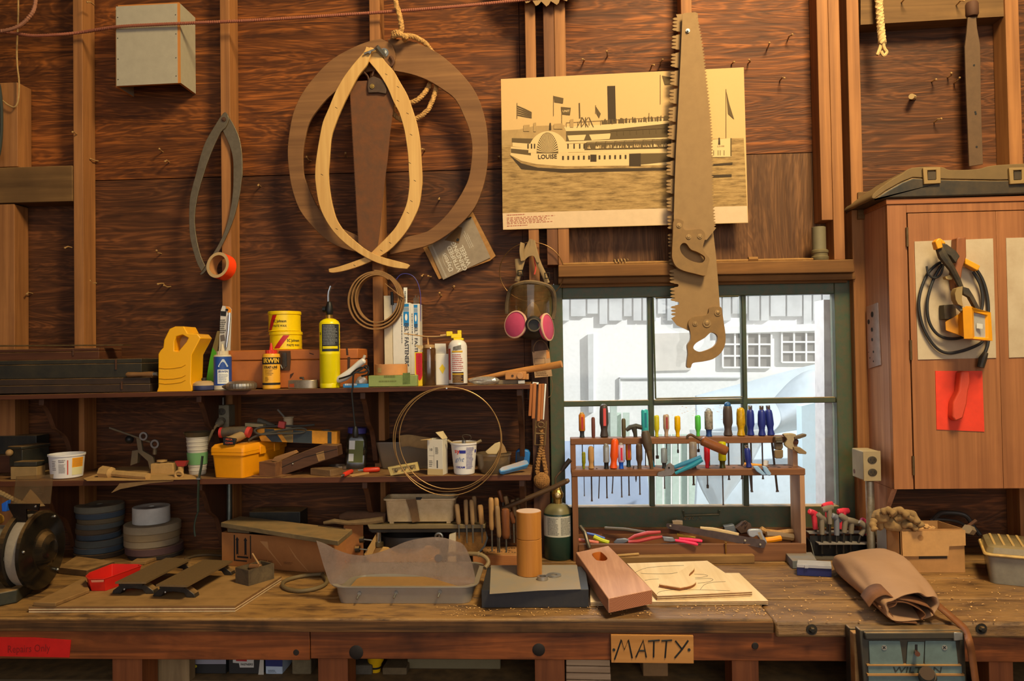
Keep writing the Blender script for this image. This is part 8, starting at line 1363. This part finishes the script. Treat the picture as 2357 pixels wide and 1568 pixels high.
for k in ((( 1862, 1177), (1882, 1186), (1873, 1182), (1877, 1218), 1245, KR, Yb2, 'red-handled hex key at the left end of the stand'), ((1882, 1184), (1904, 1202), (1891, 1194), (1892, 1230), 1275, KG, Yf, 'grey-handled hex key, front left of the stand'), ((1893, 1166), (1916, 1160), (1906, 1164), (1905, 1196), 1240, KR, Yb2, 'red-handled hex key behind the tall grey one'), ((1892, 1174), (1917, 1168), (1908, 1172), (1910, 1206), 1262, KG, Yf - .004, 'tall grey hex key standing highest at the front'), ((1915, 1186), (1936, 1198), (1926, 1193), (1926, 1232), 1275, plain((116, 118, 126), .35), Yf, 'blue-grey hex key in the middle of the front row'), ((1928, 1178), (1954, 1176), (1942, 1178), (1936, 1218), 1240, KR, Yb2, 'bright red hex key at the middle of the back row'), ((1934, 1186), (1960, 1204), (1946, 1196), (1943, 1226), 1275, KG, Yf - .003, 'grey hex key just right of the blue-grey one'), ((1950, 1196), (1980, 1206), (1960, 1202), (1959, 1228), 1270, KG, Yf + .004, 'dusty grey hex key before the long-handled one'), ((1978, 1201), (2022, 1236), (1992, 1216), (1981, 1232), 1252, KG, Yf - .01, 'long grey hex key slanting at the right end'), ((1982, 1196), (2012, 1216), (2000, 1210), (1984, 1238), 1250, plain((220, 70, 110), .4), Yb2, 'pink-red hex key leaning at the right rear')): hexkey(*k, r=7)
hexkey((2031, 1212), (2058, 1230), (2042, 1222), (2030, 1240), 1252, KG, Yf - .02, 'small grey hex key leaning on the cardboard box', 6, 5)
a, b_ = GB(2072, 1319), GB(2222, 1319); b_.y = a.y; CB2 = plain((172, 124, 74), .85, 0, .15, None, .1, 14); t = T('cardboard_box', 'brown cardboard box of rags with a torn folded flap', 'cardboard box', a.lerp(b_, .5)); q = SP(a.y); hb = 97 * q
O('front_panel', MB().box(a, (b_.x, a.y + .004, BT + hb)), CB2, t); cL = GB(2020, 1296); cL.z = BT + .001; O('side_panel', MB().prism([a, cL, cL + V((0, 0, hb)), a + V((0, 0, hb))], (.004, 0, 0)), CB2, t); bR = V((b_.x - (a.x - cL.x), cL.y, a.z)); O('side_panel', MB().prism([b_, bR, bR + V((0, 0, hb)), b_ + V((0, 0, hb))], (-.004, .004, 0)), CB2, t); O('back_panel', MB().prism([cL, bR, bR + V((0, 0, hb)), cL + V((0, 0, hb))], (0, .004, 0)), CB2, t); O('bottom', MB().prism([a + V((0, .005, 0)), b_ + V((0, .005, 0)), bR, cL], (0, 0, .004)), CB2, t)
O('folded_flap', MB().slab([(2076, 1224), (2222, 1221), (2223, 1256), (2185, 1258), (2183, 1280), (2078, 1281), (2077, 1262)], a.y - .008, .004), plain((190, 142, 88), .85, 0, .12), t); O('printed_strip', MB().slab([(2115, 1280), (2180, 1280), (2180, 1286), (2115, 1287)], a.y - .0012, .0005), plain((60, 46, 30), .8), t); O('flap_stain', MB(fr(P(2119, 1238, a.y - .0086), 0, 90)).cyl(.010, .0004, 16), plain((164, 116, 66), .85), t)
O('grey_label', MB().prism([a.lerp(cL, .55) + V((-.001, 0, .01)), a.lerp(cL, .98) + V((-.001, 0, .01)), a.lerp(cL, .98) + V((-.001, 0, hb)), a.lerp(cL, .55) + V((-.001, 0, hb))], (-.001, 0, 0)), plain((150, 146, 140), .5), t)
GLV = plain((158, 124, 78), .95, 0, .6, (96, 76, 50), 1.0, 34)
def blob(c, r, sc, seed): 
    rn = random.Random(seed); m = MB(); n = 8; 
    m.loft([[V(c) + V((r * sc[0] * math.cos(a_) * math.cos(2 * PI * k / 14), r * sc[1] * math.cos(a_) * math.sin(2 * PI * k / 14), r * sc[2] * math.sin(a_)))  * (1 + rn.uniform(-.27, .27)) for k in range(14)] for a_ in [R(-85 + 170 * i / n) for i in range(n + 1)]]); return m
yc = a.y + .03; g = T('work_gloves', 'pile of dusty tan leather gloves spilling from the cardboard box', 'gloves', P(2055, 1215, yc))
for x, y, r, sc, s in ((2028, 1190, .032, (1, 1, .85), 1), (2056, 1204, .040, (1.15, 1, .75), 2), (2082, 1192, .030, (1.5, .8, .55), 3), (2086, 1212, .028, (1.3, 1, .6), 4), (2026, 1206, .018, (.8, 1, 1.3), 5), (2100, 1216, .020, (1.2, 1, .6), 6)): O('glove', blob(P(x, y, yc), r, sc, s), GLV, g, sub=1)
for pts in ([(2060, 1196), (2084, 1188), (2112, 1200), (2122, 1214)], [(2068, 1186), (2092, 1180), (2106, 1190), (2112, 1206)], [(2050, 1186), (2064, 1174), (2078, 1178), (2090, 1190)], [(2012, 1196), (2009, 1208), (2014, 1222)], [(2074, 1210), (2096, 1208), (2112, 1220)], [(2030, 1180), (2044, 1174), (2058, 1184)]): O('finger', MB().tube(cr([P(x, y, yc - .03 - .01 * i) for i, (x, y) in enumerate(pts)], 5), lambda t: .010 + .004 * math.sin(t * 9) ** 2, 10), GLV, g, sm=70)
for k, (x, y) in enumerate(((2118, 1217), (2130, 1212), (2143, 1217))): O('wood_scrap', blob(P(x, y, a.y + .05), .012, (1.2, 1, .7), 20 + k), plain((196, 150, 96), .9), None, ('first', 'middle', 'last')[k] + ' pale wood scrap right of the gloves in the box', 'scrap', 'wood scraps in the cardboard box', sm=0)
O('black_hose', MB().tube(cr([P(x, y, Y) for x, y, Y in ((2146, 1200, -.10), (2156, 1188, -.09), (2170, 1181, -.08), (2205, 1182, -.08), (2226, 1190, -.085), (2240, 1212, -.09), (2256, 1232, -.10))], 5), .009, 10).tube(cr([P(x, y, -.10) for x, y in ((2140, 1198), (2160, 1196), (2200, 1200), (2222, 1212), (2232, 1232))], 5), .006, 10), plain((56, 50, 46), .4), None, 'black bent hose behind the cardboard box', 'hose')
Yx = a.y + .012; t = T('bolt', 'rusty bolt leaning at the right corner of the cardboard box', 'bolt', P(2230, 1220, Yx)); O('shaft', MB().tube([P(2222, 1216, Yx), P(2247, 1198, Yx)], .006, 8), RUST, t); O('nut', MB().tube([P(2226, 1218, Yx - .02), P(2236, 1222, Yx + .01)], .017, 6), plain((150, 130, 104), .6, .3), t)
p = GB(2275, 1344); M = fr(p, -24); CC = clear((236, 232, 222), .6, (214, 206, 188), .15, .12, 10, .12); LDM = clear((232, 222, 198), .7, (206, 186, 140), .15, .15, 10, .12); q = SP(p.y); hc = 62 * q; t = T('food_container', 'cloudy plastic container with a ribbed lid at the right end of the bench', 'container', p)
def ro(x0, y0, x1, y1, z, r=.02): return [(cx + r * math.cos(R(a0 + k * 22.5)), cy + r * math.sin(R(a0 + k * 22.5)), z) for cx, cy, a0 in ((x1 - r, y1 - r, 0), (x0 + r, y1 - r, 90), (x0 + r, y0 + r, 180), (x1 - r, y0 + r, 270)) for k in range(5)]
O('base', MB(M).loft([ro(.008, .008, .30, .20, 0), ro(0, 0, .31, .21, hc * .94), ro(-.006, -.006, .316, .216, hc)]), CC, t); O('rim', MB(M).loft([ro(-.010, -.010, .32, .22, hc + .0005), ro(-.012, -.012, .322, .222, hc + .004), ro(-.010, -.010, .32, .22, hc + .009)]), plain((196, 160, 96), .5, 0, .3), t); O('lid', MB(M).loft([ro(-.004, -.004, .314, .214, hc + .0095), ro(.002, .002, .308, .208, hc + .028), ro(.012, .012, .298, .198, hc + .034)]), LDM, t)
O('contents', MB(M).loft([ro(.02, .02, .29, .19, .004), ro(.015, .015, .295, .195, hc * .6), ro(.06, .05, .25, .16, hc * .8)]), plain((126, 116, 104), .7, .2, .6, (70, 64, 60), .4, 30), t)
for k in range(10): O('lid_rib', MB(M).box((.02 + k * .027, .02, hc + .0342), (.027 + k * .027, .19, hc + .037)), plain((190, 156, 98), .5), t)
CLT = plain((162, 124, 92), .8, 0, .2, (116, 82, 56), .9, 9); CLI = plain((112, 70, 40), .8, 0, .2)
st = [((1917, 1316), (2030, 1300), .045), ((1916, 1325), (2052, 1312), .088), ((1935, 1350), (2080, 1335), .112), ((1968, 1378), (2108, 1363), .112), ((2000, 1404), (2134, 1392), .100), ((2034, 1436), (2160, 1424), .085)]
rings = []; rn = random.Random(8); nn = 36
for i, (l, r, h) in enumerate(st):
    A, B = G(*l), G(*r); c = A.lerp(B, .5); u = (B - A) / 2; ring = []
    for k in range(nn):
        a_ = 2 * PI * k / nn; f1 = 1 + .05 * math.sin(5 * a_ + i * 1.3) + .035 * math.sin(9 * a_ - i * 2.1) + rn.uniform(-.035, .035); cx = math.copysign(abs(math.cos(a_)) ** .8, math.cos(a_)); zz = math.sin(a_); ring.append(c + u * cx * f1 * 1.04 + V((0, 0, max(.0015, h * .5 * (1 + math.copysign(abs(zz) ** .85, zz)) * f1))))
    rings.append(ring)
c0 = sum(rings[0], V()) / nn; c5 = sum(rings[-1], V()) / nn; axs = (c5 - sum(rings[-2], V()) / nn).normalized()
first = [[c0 + (p_ - c0) * .45 - axs * .012 for p_ in rings[0]]]
hol = [[c5 + (p_ - c5) * f_ + axs * d for p_ in rings[-1]] for f_, d in ((.93, .012), (.80, .006), (.74, -.05), (.70, -.14))]
for g in hol:
    for p_ in g: p_.z = max(p_.z, BT + .004)
bg = T('cloth_bundle', 'rolled tan waxed-canvas bundle lying over the bench vise', 'bundle', G(2030, 1390)); O('roll', MB().loft(first + rings + hol[:2] + hol[2:]), CLT, bg, sub=1, sm=80)
def fold(pts, w, mat=CLI): 
    P_ = cr([P(x, y, Y) for x, y, Y in pts], 6); return MB().strip(P_, [p_ - axs * w for p_ in P_])
Yc = c5.y - .015
for pts in ([(2000, 1398, Yc), (2016, 1378, Yc), (2040, 1370, Yc), (2062, 1382, Yc), (2058, 1396, Yc), (2024, 1402, Yc)], [(2024, 1400, Yc), (2050, 1388, Yc), (2085, 1388, Yc), (2118, 1404, Yc), (2130, 1416, Yc), (2122, 1428, Yc)], [(2034, 1406, Yc), (2052, 1416, Yc), (2062, 1432, Yc), (2090, 1434, Yc), (2112, 1436, Yc)], [(2060, 1378, Yc), (2100, 1386, Yc), (2140, 1400, Yc), (2150, 1416, Yc)]): O('fold', fold(pts, .09), CLI, bg, sm=80, solid=.003)
sv = cr([P(x, y, Y) for x, y, Y in ((2140, 1385, -.80), (2158, 1402, -.84), (2185, 1425, -.875), (2212, 1450, -.925), (2222, 1475, -1.0), (2229, 1510, -1.0), (2236, 1560, -1.0), (2244, 1620, -1.0))], 6); O('strap', MB().strip(sv, [p_ + V((.020, .004, .006)) for p_ in sv]), plain((120, 72, 38), .6, 0, .2), bg, sm=80, solid=.003)
Yv = FYB - .012; Y1 = Yv - .105; vs = T('bench_vise', 'grey-blue iron woodworking vise with wooden jaw bolted to the bench', 'vise', V((P(2090, 1560, Y1).x, Yv - .05, .66)))
VG = plain((112, 130, 126), .5, .2, .35, (76, 84, 80), .2, 40); VD = plain((70, 66, 58), .5, .4, .3, (112, 90, 60), .1, 20, .6); WDJ = wood((150, 104, 60), (196, 150, 92), 'X', 1, .7, 20, .3, None, .6)
O('rear_jaw', MB().box((P(1955, 1450, Yv - .035).x, Yv - .035, .72), (P(2212, 1450, Yv - .035).x, Yv - .001, BT - .008)), VD, vs, bev=.003); O('wood_jaw', MB().box((P(1966, 1450, Yv - .07).x, Yv - .07, .74), (P(2212, 1450, Yv - .07).x, Yv - .0355, BT - .013)), WDJ, vs, bev=.002)
O('front_jaw', MB().slab([(1978, 1450), (2212, 1449), (2220, 1456), (2232, 1680), (1996, 1680)], Y1, .034), VD, vs, bev=.004); O('top_lip', MB().slab([(1990, 1456), (2214, 1455), (2216, 1472), (1992, 1474)], Y1 - .012, .012), VD, vs, bev=.004)
for pts in ([(2000, 1476), (2072, 1476), (2080, 1530), (2002, 1530)], [(2090, 1478), (2128, 1478), (2126, 1530), (2086, 1530)], [(2130, 1476), (2200, 1476), (2206, 1530), (2128, 1530)], [(1998, 1534), (2214, 1534), (2215, 1552), (1999, 1552)], [(1999, 1557), (2222, 1557), (2226, 1660), (2003, 1660)]): O('painted_panel', MB().slab(pts, Y1 - .004, .004), VG, vs, bev=.0015)
O('ledge', MB().slab([(1996, 1530.5), (2213, 1530.5), (2213, 1533.5), (1996, 1533.5)], Y1 - .008, .008), WDJ, vs); O('ledge', MB().slab([(1997, 1552.5), (2220, 1552.5), (2220, 1556.5), (1997, 1556.5)], Y1 - .010, .010), WDJ, vs)
O('lettering', MB().text(front(P(2110, 1543, Y1 - .0046)), 'WILTON', 18 * SP(Y1), 0, 0, bold=.01, sx=1.5, shear=.15), plain((52, 56, 52), .5), vs)
for x in (2035, 2174): k_ = O('screw', MB(fr(P(x, 1491, Y1 - .0045), 0, 90)).cyl(.0072, .0012, 20), plain((176, 170, 160), .35, .5), vs); O('cross_slot', MB(fr(P(x, 1491, Y1 - .006), 0, 0, 45)).box((-.005, -.0003, -.0011), (.005, .0003, .0011)).box((-.0011, -.0002, -.005), (.0011, .0004, .005)), INK, k_)
O('slot', MB().slab([(2106, 1484), (2112, 1484), (2112, 1508), (2106, 1508)], Y1 - .0048, .001), INK, vs); O('release_lever', MB().tube([P(2108, 1500, Y1 - .004), P(2112, 1506, Y1 - .03)], [.005, .007], 10), plain((110, 66, 44), .3, .6), vs)
O('screw_boss', MB().tube([P(2135, 1560, Y1 - .004), P(2135, 1554, Y1 - .05)], [.024, .021], 24), VD, vs); O('screw_end', MB().tube([P(2135, 1556, Y1 - .05), P(2134, 1550, Y1 - .075)], [.019, .018], 24), plain((84, 66, 52), .4, .5), vs); O('corner_wear', MB().slab([(2196, 1456), (2216, 1457), (2217, 1474), (2196, 1476)], Y1 - .0145, .003), plain((150, 146, 140), .35, .5), vs, bev=.004)
t = T('name_board', 'light brown board hand-lettered with a name on the bench apron', 'sign', P(1500, 1527, FYB - .006)); Yn = FYB - .01; O('board', MB().slab([(1406, 1462), (1596, 1464), (1597, 1528), (1407, 1526)], Yn, .0115), wood((168, 112, 54), (200, 142, 80), 'X', 1, .6, 20, .1), t, bev=.001)
lt = lambda pts: MB().tube(PP([(1300 + x / 3.928, 1181 + y / 3.928) for x, y in pts], Yn - .0004), .0026, 6)
for s in ([(450, 1325), (512, 1145), (540, 1235), (575, 1145), (610, 1312)], [(643, 1305), (710, 1150), (737, 1305)], [(668, 1245), (726, 1245)], [(755, 1158), (858, 1150)], [(806, 1155), (803, 1305)], [(875, 1156), (970, 1150)], [(920, 1153), (907, 1310)], [(1000, 1155), (1060, 1232)], [(1116, 1152), (1060, 1232), (994, 1310)]): O('letter_stroke', lt(s), INK, t)
for x in (1413, 1586): O('screw', MB(fr(P(x, 1496, Yn - .0004), 0, 90)).cyl(.0045, .0012, 12), DSTEEL, t)
rt_ = T('red_tape', 'strip of bright red tape with faint writing on the bench apron', 'tape', P(70, 1512, FYB - .006)); O('tape', MB().slab([(-60, 1467), (80, 1468), (163, 1474), (159, 1514), (-60, 1510)], FYB - .0008, .0022), plain((196, 26, 20), .5, 0, .1), rt_); O('faint_writing', MB().text(flat(P(66, 1494, FYB - .0014), (1, 0, .04), (0, 0, 1)), 'Repairs Only', 25 * SP(FYB), 0, 0, sx=.8), plain((134, 22, 18), .6), rt_)
Yl = FYB + .21; zlo = P(600, 1556, FYB + .2).z + .001
def low(x0, x1, yt, mat, name, label, cat='box', d=.1, Y=None):
    Y = Y or Yl; xa_, xb_ = P(x0, 1545, Y).x, P(x1, 1545, Y).x; t = T(name, label, cat, V(((xa_ + xb_) / 2, Y, zlo))); O('body', MB().box((xa_, Y, zlo), (xb_, Y + d, P((x0 + x1) / 2, yt, Y).z)), mat, t, bev=.003); return t
t = low(440, 520, 1500, plain((44, 42, 42), .5), 'battery_box', 'dark box with a yellow oval mark under the bench'); O('yellow_oval', MB(fr(P(447, 1534, Yl - .0005), 0, 90)).lathe([(.010, 0), (.010, .0005)], 20, sy=.55), plain((214, 196, 40), .5), t); O('pale_panel', MB().slab([(440, 1500), (520, 1500), (520, 1529), (440, 1529)], Yl - .001, .001), plain((150, 146, 158), .5), t)
t = low(526, 606, 1490, plain((46, 42, 40), .5), 'fastener_case', 'black box with white and red labels under the bench'); O('white_label', MB().slab([(536, 1505), (584, 1505), (584, 1537), (552, 1537), (550, 1527), (536, 1526)], Yl - .001, .001), plain((200, 194, 186), .5), t); O('red_label', MB().slab([(543, 1505), (568, 1505), (568, 1523), (543, 1522)], Yl - .0016, .001), plain((180, 36, 40), .5), t); O('lettering', MB().text(front(P(568, 1530, Yl - .0014)), 'FAS\'NERS', 7 * SP(Yl), 0, 0, bold=.02), INK, t); O('worn_edge', MB().slab([(600, 1505), (607, 1505), (607, 1558), (594, 1558)], Yl - .001, .001), plain((190, 182, 170), .6), t)
t = low(611, 650, 1516, plain((176, 190, 210), .5), 'carton', 'pale blue carton with dark blue top under the bench', 'carton'); O('blue_band', MB().slab([(611, 1510), (650, 1510), (650, 1535), (611, 1534)], Yl - .001, .001), plain((36, 42, 100), .5), t); O('print', MB().lines(front(P(617, 1549, Yl - .001)), 0, 0, 22 * SP(Yl), 7 * SP(Yl), 3, 2, .4), INK, t)
low(672, 716, 1490, plain((112, 98, 72), .9, 0, .3), 'tan_block', 'dusty tan block left of the middle bench leg', 'block'); low(808, 856, 1532, plain((92, 84, 72), .8, 0, .3), 'grey_carton', 'dusty grey carton right of the middle bench leg', 'carton')
t = T('glue_bottle', 'yellow bottle with black band under the bench', 'bottle', V((P(865, 1545, Yl + .03).x, Yl + .03, zlo))); q = SP(Yl); c = V((P(865, 1545, Yl + .03).x, Yl + .03, zlo)); O('bottle', MB().lathe([(11 * q, 0), (12 * q, 8 * q), (14 * q, 18 * q), (19 * q, 26 * q), (19 * q, 60 * q)], 24, c), plain((226, 176, 10), .4), t); O('black_band', MB().lathe([(12.3 * q, 8 * q), (13 * q, 13 * q)], 24, c, caps=False), INK, t)
low(880, 936, 1538, plain((104, 86, 60), .9, 0, .3), 'brown_bag', 'brown lump beside the yellow bottle under the bench', 'bag'); low(938, 1152, 1500, plain((120, 108, 80), .9, 0, .3, (90, 76, 50), .1, 10), 'panel_board', 'large pale weathered board under the bench middle', 'board', .03, Yl + .05)
pk = T('plank_stack', 'stack of pale grey planks right of the long bench leg', 'planks', V((P(1350, 1560, Yl).x, Yl, zlo - .1)))
for k, (y0, y1) in enumerate(((1518, 1532), (1534, 1548), (1550, 1564), (1566, 1582))): O('plank', MB().slab([(1303, y0), (1404 + k, y0 + 2), (1404 + k, y1 + 2), (1303, y1)], FYB + .06, .3), wood((150, 118, 88), (190, 160, 128), 'X', 1, .7, 20, .1), pk, bev=.002)
low(1480, 1538, 1490, plain((140, 104, 66), .85, 0, .15), 'cardboard_carton', 'brown carton under the bench below the name board', 'carton')
rn = random.Random(12); m = MB()
def curl(c, s):
    a_ = rn.uniform(0, 6.28); d = V((math.cos(a_), math.sin(a_), 0)); e = V((-d.y, d.x, 0)) * s * .35; pts = [c + d * s * (k - 1.5) * .5 + V((0, 0, s * .25 * math.sin(k * 1.1))) for k in range(4)]; m.strip([p_ - e for p_ in pts], [p_ + e for p_ in pts])
for k in range(520):
    x = rn.uniform(1560, 2350) if k % 3 else rn.uniform(1000, 1500); y = rn.uniform(1322, 1432) if x > 1780 else rn.uniform(1394, 1420); curl(G(x, y, .0) * 0 + V((G(x, y).x, G(x, y).y, BT + .0022)), rn.uniform(.002, .006))
for k in range(60): curl(P(rn.gauss(1588, 12), 1190 + rn.uniform(-2, 7), FY - .007), rn.uniform(.002, .005))
for k in range(70): x = rn.gauss(1630, 50); curl(P(x, 934 + abs(rn.gauss(0, 14)), FY + .018), rn.uniform(.002, .006))
o = O('wood_shavings', m, plain((206, 160, 100), .8, 0, .2), None, 'pale wood shavings and chips scattered on the bench and window bars', 'shavings', sm=0); o['kind'] = 'stuff'
